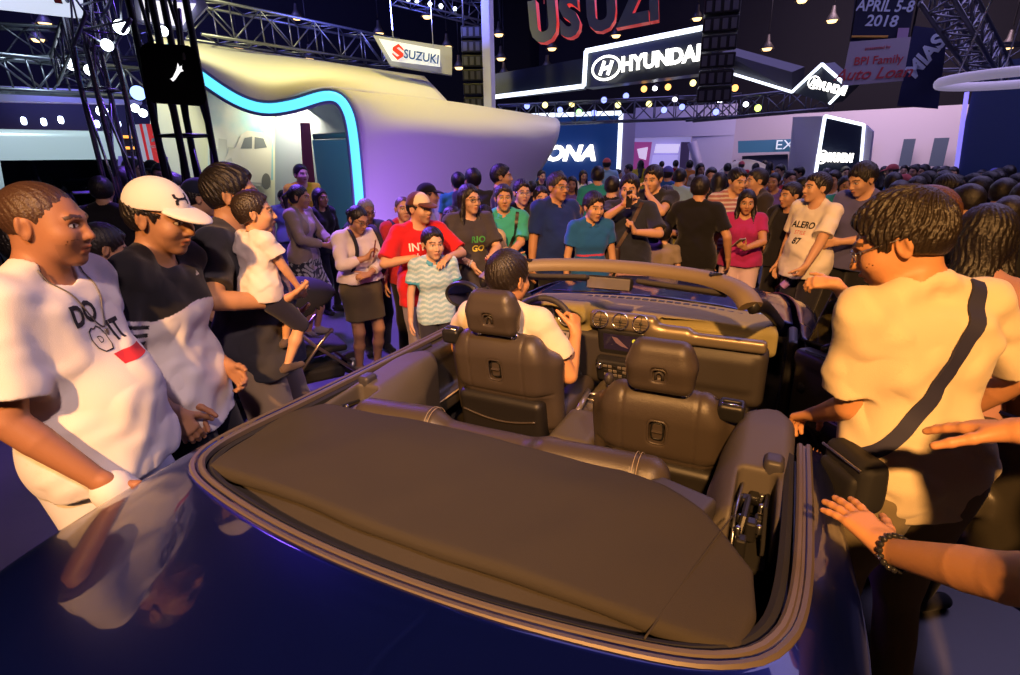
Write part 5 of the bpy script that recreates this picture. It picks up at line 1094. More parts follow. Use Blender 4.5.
# seats
def seat(sg, zo, label):
    t = empty('front_seat', (0, 0, 0), 0, CAR); t['label'] = label; yc = .37 if sg > 0 else -.383; X = .74 + (.12 if sg > 0 else 0); rk = rotm('Y', -.16)
    O = np.array((X, yc, .62 + zo)); at = lambda a: O + rk @ np.array(a, float)
    B = lambda c, h, r: rbox(at(c), h, r, rk)
    S = Shape().u(B((.02, 0, .15), (.065, .20, .22), .06)); S.u(B((.0, 0, .27), (.062, .235, .115), .055), .06)
    S.u(cone(at((.01, .15, .385)), at((.01, -.15, .385)), .058), .05)
    for q in (1, -1): S.u(cone(at((.04, q*.225, .0)), at((.05, q*.235, .30)), .055, .05), .05)
    S.s(rbox(at((-.055, 0, .285)), (.03, .034, .052), .02, rk), .012)
    S.d(lambda p: .0035*np.exp(-(np.abs(np.abs((p - O) @ rk[:, 1]) - .135)/.005)**2) + .004*np.exp(-(np.abs((p - O) @ rk[:, 2] - .165)/.006)**2)*((p - O) @ rk[:, 0] < 0) + wob(p, 16, .0014, 3))
    bk = solid('backrest', S, .006, LEATHER, t)
    S = Shape().u(B((-.033, 0, -.055), (.047, .222, .20), .035)); S.d(lambda p: wob(p, 12, .002))
    solid('seat_back_panel', S, .008, mat('seat_back_dark', (.014, .0125, .012), .5), bk)
    mb = MB(); mb.tube([at((-.083, yy, .055 - .035*math.cos(yy/.19*1.5))) for yy in np.linspace(-.19, .19, 24)], .005, 6); mb.build('map_pocket_edge', LEATHER, bk, True)
    # oval emblem recess with frame on the seat back
    def ring(c, w, h, r, nm, m, par, x=-.075):
        mb = MB(); pts = []
        for k in range(32):
            a = 2*PI*k/32; ca, sa = math.cos(a), math.sin(a); pts.append(at((c[0], c[1] + w*np.sign(ca)*abs(ca)**.5, c[2] + h*np.sign(sa)*abs(sa)**.5)))
        mb.tube(pts, r, 8, True); return mb.build(nm, m, par, True)
    ring((-.064, 0, .285), .036, .053, .0055, 'release_frame', LEATHER, bk); ring((-.055, 0, .285), .022, .036, .004, 'release_frame', BLACKP, bk)
    mb = MB(); mb.box(at((-.052, 0, .285)), (.012, .042, .07), Matrix(rk.tolist()), .004); mb.box(at((-.062, 0, .287)), (.012, .04, .006), Matrix(rk.tolist()), .002); mb.build('release_latch', LEATHER, bk)
    S = Shape().u(rbox(O + (.28, 0, -.06), (.27, .20, .075), .06)); 
    for q in (1, -1): S.u(cone(O + (.06, q*.215, -.02), O + (.52, q*.215, -.01), .06, .05), .05)
    S.d(lambda p: wob(p, 12, .002)); solid('seat_cushion', S, .01, LEATHER, t)
    hd = at((-.025, 0, .555)); S = Shape().u(rbox(hd + (0, 0, -.03), (.048, .121, .07), .04, rk @ rotm('Y', .05))); S.u(rbox(hd + (.0, 0, .04), (.046, .106, .062), .042, rk), .06)
    S.s(rbox(hd + (-.05, 0, -.02), (.02, .026, .028), .012, rk), .008); S.d(lambda p: wob(p, 14, .001) + .003*np.exp(-(np.abs((p - hd) @ rk[:, 0] - .028)/.005)**2))
    hr = solid('headrest', S, .005, LEATHER, t)
    mb = MB(); pts = []
    for k in range(28):
        a = 2*PI*k/28; ca, sa = math.cos(a), math.sin(a); pts.append(hd + rk @ np.array((-.047, .027*np.sign(ca)*abs(ca)**.6, -.02 + .029*np.sign(sa)*abs(sa)**.6)))
    mb.tube(pts, .005, 8, True); mb.build('emblem_ring', LEATHER, hr, True)
    mb = MB(); mb.tube([hd + rk @ np.array((-.04, yy, zz)) for yy, zz in ((-.012, -.035), (-.012, -.012), (0, -.004), (.012, -.012), (.012, -.035))], .006, 8); mb.build('emblem', LEATHER2, hr, True)
    for q in (1, -1):
        mb = MB(); mb.tube([at((-.01, q*.085, .40)), at((-.018, q*.085, .52))], .007, 10); mb.lathe([(.018, 0), (.018, .012), (.009, .016)], at((-.01, q*.085, .435)), rk[:, 2], 14); mb.build('headrest_post', CHROME, t, True)
    mb = MB(); mb.tube([at((-.012, -.085, .437)), at((-.012, .085, .437))], .006, 8); mb.build('headrest_bar', SILVER, t, True)
    gd = at((.0, -.245*1 if sg < 0 else .245, .40)); S = Shape().u(rbox(gd, (.035, .045, .035), .015, rk)); S.s(rbox(gd + (-.01, 0, .03), (.012, .03, .03), .006, rk), .004); bg = solid('belt_guide', S, .005, BLACKP, t)
    mb = MB(); mb.tube([gd + (-.028, -.03, -.0), gd + (-.028, -.03, .034), gd + (-.028, .03, .034), gd + (-.028, .03, 0)], .004, 8); mb.build('belt_loop', CHROME, bg, True)
    mb = MB(); mb.tube([at((-.02, -.15*sg, .43)), at((.0, .0, .44)), at((.01, .2*sg, .43))], .002, 5); mb.build('belt_cord', BLACKP, t, True)
    return t
seat(1, .085, 'driver seat carrying the driver'); seat(-1, 0, 'empty passenger seat')
# floor tunnel and console
S = Shape().u(rbox((1.05, 0.0, .56), (.50, .115, .13), .05)); S.u(rbox((.86, 0, .68), (.17, .105, .055), .04), .03); S.s(ell((1.16, .035, .71), (.045, .04, .05)), .01); S.s(ell((1.16, -.045, .71), (.045, .04, .05)), .01)
cn = solid('console', S, .007, mat('console_leather', (.10, .085, .06), .5, bump=.2, bscale=300), CAR)
mb = MB(); mb.tube([(1.30, 0, .68), (1.31, 0, .76)], .009, 10); mb.build('gear_lever', CHROME, cn, True)
S = Shape().u(ell((1.31, 0, .785), (.03, .026, .034))); solid('gear_knob', S, .004, LEATHER2, cn)
mb = MB(); mb.tube([(.98, .06, .72), (1.2, .075, .745)], .014, 10); mb.build('handbrake', SILVER, cn, True)
for q in (-.045, .035): 
    mb = MB(); mb.lathe([(.043, 0), (.045, .006), (.040, .008), (.036, 0)], (1.16, q, .735), (0, 0, 1), 24); mb.build('cup_ring', SILVER, cn, True)
# dash
def dz(x, y): return -.03*(np.abs(y)/.74)**3
S = Shape().u(slab([(1.56, .70), (1.52, .60), (1.55, .2), (1.60, .14), (1.60, -.14), (1.56, -.2), (1.60, -.62), (1.70, -.76), (2.1, -.74), (2.14, -.4), (2.18, 0), (2.14, .4), (2.1, .74), (1.68, .76)], .90, 1.072, .045, lambda x, y: dz(x, y) - .045*np.clip((x - 1.7)/.4, 0, 1)))
S.u(slab([(1.48, .56), (1.46, .38), (1.48, .20), (1.75, .12), (1.95, .38), (1.75, .6)], 1.0, 1.115, .05, lambda x, y: -.05*np.clip((x-1.55)/.35, 0, 1)), .05)
S.s(ell((1.47, .385, 1.03), (.085, .165, .058)), .02)
S.s(rbox((1.56, -.44, 1.035), (.06, .26, .026), .015), .01)
DASHM = mat('dash_pad', (.30, .26, .11), .8, bump=.2, bscale=500)  # black pad coloured olive: the strong light on it is in the base colour
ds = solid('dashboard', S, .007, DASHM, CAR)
S = Shape().u(rbox((1.62, 0, .80), (.09, .73, .16), .05)).u(rbox((1.58, -.42, .82), (.06, .26, .10), .04), .02); solid('lower_dash', S, .009, LEATHER2, ds)
S = Shape().u(rbox((1.555, -.42, .865), (.025, .25, .07), .025)); solid('glovebox_lid', S, .007, mat('glovebox', (.03, .028, .027), .5), ds)
S = Shape().u(rbox((1.535, -.44, .985), (.03, .275, .032), .02)).u(rbox((1.53, 0, 1.035), (.035, .185, .05), .03), .04).u(rbox((1.535, -.24, 1.0), (.03, .12, .04), .025), .04)
sp = solid('dash_strip', S, .006, mat('brushed_strip', (.30, .25, .18), .38, .6), ds)
for y in (.115, .005, -.105):
    mb = MB(); c = Vector((1.497, y, 1.042)); nx = Vector((-1, 0, .25)).normalized(); mb.lathe([(.046, -.01), (.047, .006), (.043, .011), (.038, .006), (.038, -.01)], c, nx, 32); v = mb.build('air_vent', CHROME, ds, True)
    mb = MB(); mb.lathe([(0, -.006), (.038, -.006)], c, nx, 28); q = Vector((0, 0, 1)).rotation_difference(nx).to_matrix()
    for k in (-.02, -.007, .007, .02): mb.box(c + q @ Vector((k, 0, .0)), (.003, .065, .008), q)
    mb.box(c + q @ Vector((0, 0, .002)), (.07, .004, .008), q); mb.lathe([(0, .008), (.009, .007), (.009, 0)], c, nx, 12); mb.build('vent_louvre', BLACKP, v)
rv = np.array(((-.94, 0, .34), (0, 1, 0), (.34, 0, .94)))  # face frame
S = Shape().u(rbox((1.545, 0, .905), (.03, .135, .095), .02, rotm('Y', -.25))).u(rbox((1.50, 0, .765), (.035, .125, .075), .02, rotm('Y', -.35)), .02); cs = solid('centre_stack', S, .006, mat('stack_black', (.02, .02, .022), .3), ds)
fr = Matrix(rotm('Y', -.25).tolist())
mb = MB(); mb.box(Vector((1.545, 0, .925)) + fr @ Vector((-.033, 0, 0)), (.004, .20, .105), fr, .002); sc = mb.build('screen', mat('screen_glass', (.015, .012, .018), .06, emit=(.12, .05, .10), es=.12), cs)
mb = MB(); mb.prism([(-.06, -.03), (-.02, -.02), (.01, .0), (.03, .035), (.0, .03), (-.03, .0)], .002, (Vector((1.545, 0, .925)) + fr @ Vector((-.0365, .02, 0)), fr @ Vector((0, 1, 0)), fr @ Vector((0, 0, 1)))); mb.build('screen_picture', mat('screen_pic', (.1, .03, .02), .3, emit=(.5, .22, .14), es=.35), sc)
mb = MB(); mb.lathe([(0, .002), (.014, .002)], Vector((1.545, 0, .925)) + fr @ Vector((-.036, -.075, .022)), fr @ Vector((-1, 0, 0)), 16); mb.build('screen_icon', mat('screen_yel', (.3, .3, .02), .3, emit=(.75, .62, .05), es=.8), sc)
f2 = Matrix(rotm('Y', -.35).tolist()); c2 = Vector((1.50, 0, .765)); n2 = f2 @ Vector((-1, 0, 0))
for y in (.095, -.095):
    mb = MB(); mb.lathe([(.021, 0), (.021, .014), (.018, .018), (.012, .018), (.011, .012), (0, .012)], c2 + f2 @ Vector((-.036, y, .052)), n2, 24); mb.build('knob', CHROME, cs, True)
for r in range(3):
    for k in range(6):
        mb = MB(); mb.box(c2 + f2 @ Vector((-.037, -.066 + .0265*k, .045 - .03*r)), (.008, .021, .017), f2, .003); mb.build('button', SILVER if (r + k) % 3 else BLACKP, cs)
for k in range(4):
    mb = MB(); mb.box(c2 + f2 @ Vector((-.04, -.03 + .024*k, -.052)), (.02, .013, .028), f2, .004); mb.build('toggle_switch', CHROME, cs)
for y in (.455, .315):
    mb = MB(); c = Vector((1.53, y, 1.03)); nx = Vector((-1, 0, .3)).normalized(); mb.lathe([(.058, -.01), (.058, .012), (.052, .012), (.050, 0)], c, nx, 32); g = mb.build('gauge', SILVER, ds, True)
    mb = MB(); mb.lathe([(0, 0), (.05, 0)], c, nx, 28); mb.build('gauge_face', mat('gauge_face', (.01, .01, .012), .4, emit=(.3, .2, .1), es=.08), g)
mb = MB(); mb.lathe([(.04, -.01), (.041, .006), (.037, .01), (.032, .004), (.032, -.01)], (1.50, .60, 1.0), (-1, .2, .25), 28); v = mb.build('air_vent', CHROME, ds, True); mb = MB(); mb.lathe([(0, -.003), (.033, -.003)], (1.50, .60, 1.0), (-1, .2, .25), 24); mb.build('vent_louvre', BLACKP, v)
mb = MB()
for k in range(22): mb.box((2.04 - .10*(abs(-.55 + .05*k)/.6)**2, -.55 + .05*k, 1.034 - .02*(abs(-.55+.05*k)/.7)**3), (.035, .036, .012), None, .003)
mb.build('defroster_grille', BLACKP, ds)
# steering wheel
sw = empty('steering_wheel', (1.25, .37, 1.01), 0, CAR); sw.rotation_euler = (0, R_(-66), 0)
mb = MB(); mb.tube([(.182*math.cos(a), .182*math.sin(a), 0) for a in np.linspace(0, 2*PI, 48, endpoint=False)], .0165, 12, True); mb.build('rim', LEATHER2, sw, True)
S = Shape().u(ell((0, 0, -.01), (.072, .078, .034))); S.i(half((0, 0, .016), (0, 0, 1)), .012); hb = solid('hub', S, .004, LEATHER, sw)
for a, nm in ((PI/2, 'spoke'), (-PI/2, 'spoke'), (PI, 'spoke')):
    mb = MB(); dx, dy = math.cos(a), math.sin(a); mb.prism([(.05, -.03), (.175, -.016), (.175, .016), (.05, .03)], .018, ((0, 0, -.012), (dx, dy, 0), (-dy, dx, 0))); so = mb.build(nm, SILVER, sw)
    for k in (.085, .115, .142):
        mb = MB(); mb.box((dx*k, dy*k, .008), (.02, .02, .008), Matrix.Rotation(a, 3, 'Z'), .003); mb.build('wheel_button', BLACKP, so)
mb = MB()  # galloping-animal badge
mb.prism([(-.030, .004), (-.012, .010), (.006, .007), (.018, .014), (.027, .008), (.022, .004), (.014, .002), (.026, -.008), (.014, -.005), (.004, -.003), (-.008, -.002), (-.022, -.012), (-.016, -.002), (-.028, -.002)], .003, ((.0, 0, .0165), (0, -1, 0), (1, 0, 0))); mb.build('emblem', CHROME, hb)
mb = MB(); mb.tube([(0, 0, -.02), (0, 0, -.30)], .04, 14); mb.build('column', BLACKP, sw, True)
# windshield frame
hdr = mir([(1.13, .635, 1.292), (1.17, .607, 1.325), (1.245, .545, 1.347), (1.325, .42, 1.36), (1.38, .22, 1.366)]); hdr.insert(5, (1.40, 0, 1.368))
HPAD = mat('header_pad', (.19, .145, .09), .55, bump=.1, bscale=400)
hb_ = sweep('windshield_header', [(-.050, -.012), (-.046, .008), (-.03, .018), (0, .021), (.03, .016), (.044, .0), (.048, -.018), (.044, -.034), (.03, -.038), (-.04, -.025)], hdr, HPAD, CAR, n=61)
for y, w in ((.45, .045), (-.47, .055)):
    mb = MB(); xx = np.interp(abs(y), [0, .22, .42, .56], [1.40, 1.38, 1.32, 1.23]); mb.box((xx - .012, y, 1.380), (.02, w, .006), Matrix.Rotation(-math.copysign(.55, y), 3, 'Z'), .002)
    for k in range(4): mb.box((xx - .012 + .0, y + (k - 1.5)*w*.24, 1.384), (.012, w*.14, .006), Matrix.Rotation(-math.copysign(.55, y), 3, 'Z'), .001)
    mb.build('latch_slot', BLACKP, hb_)
for sg in (1, -1):
    mb = MB(); mb.tube(crom([(1.135, sg*.638, 1.283), (1.28, sg*.675, 1.255), (1.6, sg*.715, 1.14), (1.98, sg*.765, .985)], 18), .027, 10, flat=(.75, 1.2)); mb.build('windshield_pillar', mat('pillar_black', (.015, .015, .015), .45), CAR, True)
    S = Shape().u(rbox((1.33, sg*.32, 1.292), (.085, .20, .012), .01, rotm('Y', .28) @ rotm('X', -sg*.06))); solid('sun_visor', S, .006, mat('visor', (.035, .03, .028), .8), CAR)
G = loft([[(1.16, .625, 1.30), (1.30, .45, 1.335), (1.385, .2, 1.345), (1.40, 0, 1.347), (1.385, -.2, 1.345), (1.30, -.45, 1.335), (1.16, -.625, 1.30)], [(1.58, .70, 1.145), (1.72, .45, 1.18), (1.79, .2, 1.19), (1.80, 0, 1.192), (1.79, -.2, 1.19), (1.72, -.45, 1.18), (1.58, -.70, 1.145)], [(2.0, .755, .985), (2.13, .45, 1.01), (2.2, .2, 1.015), (2.21, 0, 1.017), (2.2, -.2, 1.015), (2.13, -.45, 1.01), (2.0, -.755, .985)]], 31, 16)
grid_obj('windshield', G, glass('windshield_glass', (.95, .97, .95), .03), CAR)
mm = MB(); mm.tube([(1.40, .02, 1.33), (1.345, .02, 1.30)], .008, 8); rm = mm.build('mirror_stalk', BLACKP, CAR, True)
S = Shape().u(rbox((1.325, .025, 1.287), (.022, .118, .034), .02, rotm('Y', .12))); mr = solid('rear_view_mirror', S, .005, BLACKP, rm)
mb = MB(); mb.box((1.3015, .025, 1.290), (.003, .216, .054), Matrix(rotm('Y', .12).tolist()), .001); mb.build('mirror_glass', mat('mirror_warm', (.85, .78, .66), .3, 1.), mr)
# cowl, wipers, hood, wings, nose
hood = loft([[(2.04, .83, .975), (2.18, .45, 1.0), (2.25, 0, 1.005), (2.18, -.45, 1.0), (2.04, -.83, .975)], [(2.7, .80, .955), (2.7, .45, 1.0), (2.7, 0, .985), (2.7, -.45, 1.0), (2.7, -.80, .955)], [(3.2, .72, .88), (3.25, .42, .92), (3.28, 0, .92), (3.25, -.42, .92), (3.2, -.72, .88)], [(3.48, .60, .78), (3.55, .35, .80), (3.57, 0, .80), (3.55, -.35, .80), (3.48, -.60, .78)]], 41, 30)
grid_obj('hood', hood, PAINT, CAR, .01)
for sg in (1, -1):
    fw = loft([[(2.0, sg*.86, .985), (2.6, sg*.83, .965), (3.1, sg*.745, .905), (3.5, sg*.60, .78)], [(2.0, sg*.935, .90), (2.6, sg*.95, .90), (3.15, sg*.88, .82), (3.58, sg*.62, .68)], [(2.0, sg*.955, .70), (2.6, sg*.965, .70), (3.2, sg*.91, .62), (3.64, sg*.62, .5)], [(2.0, sg*.92, .25), (2.6, sg*.94, .25), (3.2, sg*.88, .25), (3.6, sg*.62, .25)]], 50, 24)
    grid_obj('front_wing', fw, PAINT, CAR, .01, lambda c: ~arch(c, 2.72))
    mb = MB(); mb.box((3.50, sg*.50, .70), (.12, .2, .07), Matrix.Rotation(-sg*.35, 3, 'Z'), .02); mb.build('headlamp', mat('headlamp', (.5, .5, .55), .1), CAR)
    mb = MB(); mb.tube([(2.12, sg*.55 + .1, 1.02), (2.18, sg*.1 + .1, 1.03)], .006, 6); mb.build('wiper', BLACKP, CAR, True)
    for X in (0., 2.72):
        wh = empty('wheel', (X, sg*.83, .34), 0, CAR)
        mb = MB(); mb.lathe([(.24, -.11), (.31, -.12), (.335, -.10), (.34, 0), (.335, .10), (.31, .12), (.24, .11)], (0, 0, 0), (0, 1, 0), 40); mb.build('tyre', BLACKR, wh, True)
        mb = MB(); mb.lathe([(.245, -.11), (.245, .10), (.23, .105), (.225, .07)], (0, 0, 0), (0, 1, 0), 40)
        for k in range(5):
            a = 2*PI*k/5; mb.prism([(.03, -.035), (.23, -.022), (.23, .022), (.03, .035)], .03, ((0, sg*.08, 0), (math.cos(a), 0, math.sin(a)), (-math.sin(a), 0, math.cos(a))))
        mb.lathe([(0, .01), (.05, .01), (.06, -.02)], (0, sg*.10, 0), (0, sg, 0), 20); mb.build('rim', STEEL, wh, True, 40)
nose = loft([[(3.48, .60, .78), (3.56, .35, .79), (3.58, 0, .79), (3.56, -.35, .79), (3.48, -.60, .78)], [(3.60, .62, .60), (3.68, .35, .62), (3.70, 0, .62), (3.68, -.35, .62), (3.60, -.62, .60)], [(3.56, .62, .25), (3.64, .35, .25), (3.66, 0, .25), (3.64, -.35, .25), (3.56, -.62, .25)]], 31, 16)
grid_obj('front_bumper', nose, PAINT, CAR, .01)
mb = MB(); mb.box((3.68, 0, .62), (.05, .9, .16), None, .02); mb.build('grille', BLACKP, CAR)
# doors: inner panels in the door's own frame (x runs back from the hinge, y towards the cabin)
def door_panel(par, T, sg, lining):
    """T maps hinge frame (distance back, inward, height) to the parent's frame"""
    S = Shape().u(rbox((.60, .035, .70), (.56, .045, .27), .03)); S.u(rbox((.60, .03, .945), (.57, .05, .035), .025), .03); S.u(rbox((.62, .09, .70), (.34, .055, .05), .035), .04); S.u(rbox((.20, .08, .56), (.10, .03, .10), .03), .03)
    S.s(rbox((.62, .095, .60), (.30, .035, .06), .03), .02); S.s(rbox((.36, .10, .83), (.07, .03, .035), .012), .01)
    V, F = net(S, .009); V = np.array([T(p) for p in V]); F = F if sg > 0 else F[:, ::-1]
    dp = link('door_lining', mesh_np('door_lining', V, F), lining, par); tv = lambda p: Vector(T(p))
    def tb(pts, r, nm, m, n=8): mb = MB(); mb.tube([tv(p) for p in pts], r, n); return mb.build(nm, m, dp, True)
    tb([(.30, .085, .80), (.29, .088, .86), (.42, .088, .86), (.43, .085, .80), (.30, .085, .80)], .0045, 'handle_bezel', CHROME); tb([(.32, .092, .825), (.41, .092, .825)], .009, 'door_handle', CHROME)
    tb([(.09, .07, .985), (.18, .07, .987), (.24, .07, .986)], .004, 'defroster_slot', BLACKP); tb([(.28, .15, .745), (.96, .15, .745)], .004, 'stitching', mat('stitch'))
    for q in range(2): mb = MB(); c = tv((.40 + .07*q, .125, .758)); mb.box(c, (.05, .05, .012), None, .004); mb.build('window_switch', SILVER, dp)
    mb = MB(); nx = (tv((.2, .2, .5)) - tv((.2, .1, .5))).normalized(); mb.lathe([(0, .0), (.06, .004), (.075, .012), (.082, .010), (.085, 0)], tv((.20, .108, .56)), nx, 28); mb.build('speaker_grille', BLACKP, dp, True)
    mb = MB(); mb.lathe([(0, .012), (.02, .010), (.028, .0)], tv((.11, .085, .80)), nx, 20); mb.build('tweeter', BLACKP, dp, True)
    return dp
LIN = mat('door_lining', (.045, .04, .03), .4, bump=.2, bscale=300)
door_panel(ldoor, lambda p: np.array((1.70 - p[0], .845 - p[1], p[2])), 1, LIN)
door_panel(rdoor, lambda p: np.array((-.02 - p[0], .035 + p[1], p[2])), -1, LIN)
mb = MB(); gp = [(-.03, 1.0), (-.13, 1.295), (-.5, 1.325), (-1.05, 1.32), (-1.16, 1.25), (-1.17, 1.0)]
mb.prism(gp, .005, ((0, .012, 0), (1, 0, 0), (0, 0, 1))); wg = mb.build('window_glass', glass('door_glass', (.38, .36, .42), .10), rdoor)
mb = MB(); mb.tube([(a, .0095, z) for a, z in gp[:5]], .0045, 6); mb.build('glass_edge', mat('glass_edge', (.35, .32, .40), .2), wg, True)
mb = MB(); mb.tube([(-.02, .005, .993), (-1.17, .005, .998)], .010, 8); mb.build('window_seal', BLACKR, rdoor, True)
def door_mirror(par, c, sg, yaw=0):
    S = Shape().u(ell(c, (.075, .125, .085))); S.i(half(np.array(c) - (.025, 0, 0), (-1, 0, 0)), .015); S.u(cone(np.array(c) + (.01, -sg*.06, -.06), np.array(c) + (.03, -sg*.16, -.085), .03, .02), .03)
    m = solid('door_mirror', S, .006, mat('mirror_shell', (.02, .02, .022), .3), par)
    mb = MB(); mb.lathe([(0, 0), (.95, 0)], (0, 0, 0), (-1, 0, 0), 36); bmesh.ops.transform(mb.bm, matrix=Matrix.Translation(Vector(c) - Vector((.0265, 0, 0))) @ Matrix.Diagonal((1, .105, .068, 1)), verts=mb.bm.verts); mb.build('mirror_glass', mat('mirror', (.9, .88, .85), .04, 1.), m)
    mb = MB(); mb.tube([(c[0] - .027, c[1] + .112*math.cos(a), c[2] + .075*math.sin(a)) for a in np.linspace(0, 2*PI, 32, endpoint=False)], .007, 8, True); mb.build('mirror_bezel', BLACKP, m, True)
door_mirror(ldoor, (1.55, 1.02, 1.085), 1); door_mirror(rdoor, (-.17, -.14, 1.075), -1)
# lining along the sills between door and quarter
for sg in (1, -1):
    mb = MB(); mb.box((1.85, sg*.83, .70), (.30, .05, .56), None, .02); mb.build('kick_panel', BLACKP, CAR)
    mb = MB(); mb.box((1.1, sg*.84, .36), (1.3, .14, .06), None, .02); mb.build('sill_plate', BLACKP, CAR)

# ------------------------------------------------------------------ the people round the car
WHT = (.78, .75, .74); BLK = (.014, .014, .017); NVY = (.014, .018, .042); JEAN = (.05, .06, .11); KHAKI = (.32, .23, .13)
def bandcol(p, at, base, f): 
    c = np.tile(np.array(base, float), (len(p), 1)); f(c, p, at); return c
FG = dict(res=.0055, hres=.0026)
# stocky man in the white printed shirt
p1 = person('person', -0.440, 1.224, 1.878, 304.2, 'stocky man with cropped hair in a white printed T-shirt and white shorts', skin='f', hair='crew', haircol=(.018, .013, .010), b=1.07, belly=.04, head=(4, 6, 0), jaw=1.10, hk=.92, stub=.15,
    Rr=dict(t=(.15, -.245, .94), p=(-.8, -.5, -.2), d=(.35, .25, -.9), c=30), L=dict(t=(.10, .30, .92)), top=dict(col=WHT, hem=.865, sleeve=.78, neck=.066, wr=.009, flare=.022), bottom=dict(kind='shorts', pocket=1, col=(.74, .72, .74), hem=.47, w=1.25, wr=.006), shoes=(.3, .3, .3), smile=1, **FG)
def outl(pts): 
    return poly_decal([(a, b) for a, b in pts])
shirt_print(p1, [(text_mesh('DO', .085, bold=.035, sub=.012, sx=.85), -.055, .055, INKB, -2), (text_mesh('IT', .085, bold=.035, sub=.012, sx=.85), .045, -.022, INKB, -2), (poly_decal([(-.062, -.017), (.062, -.017), (.062, .017), (-.062, .017)]), .018, -.092, INKR, 0)], fz=1.29)
gl_ = [(-.030, .034), (-.014, .042), (-.002, .036), (.012, .042), (.026, .032), (.032, .008), (.026, -.022), (.014, -.036), (-.016, -.036), (-.030, -.02), (-.034, .008)]
n = len(gl_); shirt_print(p1, [(poly_decal([gl_[i], gl_[(i+1) % n], (gl_[(i+1) % n][0]*.88, gl_[(i+1) % n][1]*.90), (gl_[i][0]*.88, gl_[i][1]*.90)], .02), -.042, -.028, INKB, 0) for i in range(n)] + [(text_mesh('D', .03, sub=.01), -.042, -.028, INKB, 0)], fz=1.29)
me = p1['top'].data; s_ = p1['s']; bv = BVHTree.FromPolygons([v.co[:] for v in me.vertices], [q.vertices[:] for q in me.polygons]); pts = []
for k in np.linspace(0, 1, 33):
    y = .075*(1 - 2*k); z = 1.47 - .18*(1 - abs(1 - 2*k)**1.6); h = bv.ray_cast(Vector((.6, y, z))*s_, Vector((-1, 0, 0))); pts.append((h[0] + Vector((.004, 0, 0))) if h[0] is not None else Vector((.05, y, z))*s_)
mb = MB(); mb.tube(pts, .0022, 6); nk = mb.build('necklace_cord', mat('cord_grey', (.12, .11, .1), .6), p1['ob'], True); mb = MB(); mb.box(pts[16] + Vector((.004, .0, -.03)), (.006, .012, .05), None, .002); mb.build('pendant', STEEL, nk)
# young man in the white cap
def jersey(p, at):
    def f(c, p, at):
        yoke = (p[:, 2] > 1.245 + .03*np.cos(p[:, 1]*9)) | (at > .05); c[yoke] = (.016, .016, .02)
        for t in (.50, .60, .70): c[np.abs(at - t) < .025] = (.75, .72, .75)
        pip = np.abs(p[:, 2] - (1.245 + .03*np.cos(p[:, 1]*9))) < .004; c[pip & (at < .05)] = (.75, .70, .75)
    return bandcol(p, at, WHT, f)
p2 = person('person', -0.002, 1.424, 1.843, 299.1, 'young man in a white cap and black and white jersey', skin='c', hair='short', b=.94, head=(-6, 14, 0), stub=.12, cap=dict(col=(.80, .76, .72), brim=(.80, .76, .72)),
    Rr=dict(w=(-0.170, 1.253, 0.998), p=(-.9, -.5, -.1), dw=(.25, -.40, -.85), nw=(.3, .9, -.3), c=28), L=dict(w=(0.150, 1.366, 1.055), p=(-.8, .3, 0), c=34, n=(-.3, -1, 0)), top=dict(col=jersey, res=.0036, hem=.80, sleeve=.82, wr=.009, flare=.02), bottom=dict(col=BLK, w=1.2), **FG)
def press(info, items, o3, d3, parent=None):
    me = (parent or info['top']).data; s = info['s']; bvh = BVHTree.FromPolygons([v.co[:] for v in me.vertices], [q.vertices[:] for q in me.polygons]); u, v, O = d3[0], d3[1], o3
    for pm, m in items: drape(pm, bvh, O, u, v, .0015); link('printed_mark', pm, m, parent or info['ob'], False)
# cap badge: two mirrored hooks
u = Vector(p2['Rh'] @ np.array([0.0, 1, 0])); v = Vector(p2['Rh'] @ np.array([-.45, 0, 1.])); s_ = p2['s']
Oc = Vector(p2['hf']((.075, 0, .083)))*s_; uh = []
for sg in (1, -1):
    uh.append((poly_decal([(a*1.35, sg*c_*1.35) for a, c_ in ((-.021, .015), (-.021, .004), (-.012, -.003), (.012, -.003), (.021, .004), (.021, .015), (.014, .015), (.014, .007), (.009, .003), (-.009, .003), (-.014, .007), (-.014, .015))][::sg], .008), INKB))
press(p2, uh, Oc + Vector(p2['Rh'] @ np.array([0, -.012, 0])), (u, v), p2['cap'])
shirt_print(p2, [(poly_decal([(-.012 + k*.009, -.008), (-.005 + k*.009, -.008), (-.009 + k*.009 - .003*k + .002, -.0 + .006*k)], .02), .085, .04, INKW, 0) for k in range(3)], fz=1.33)
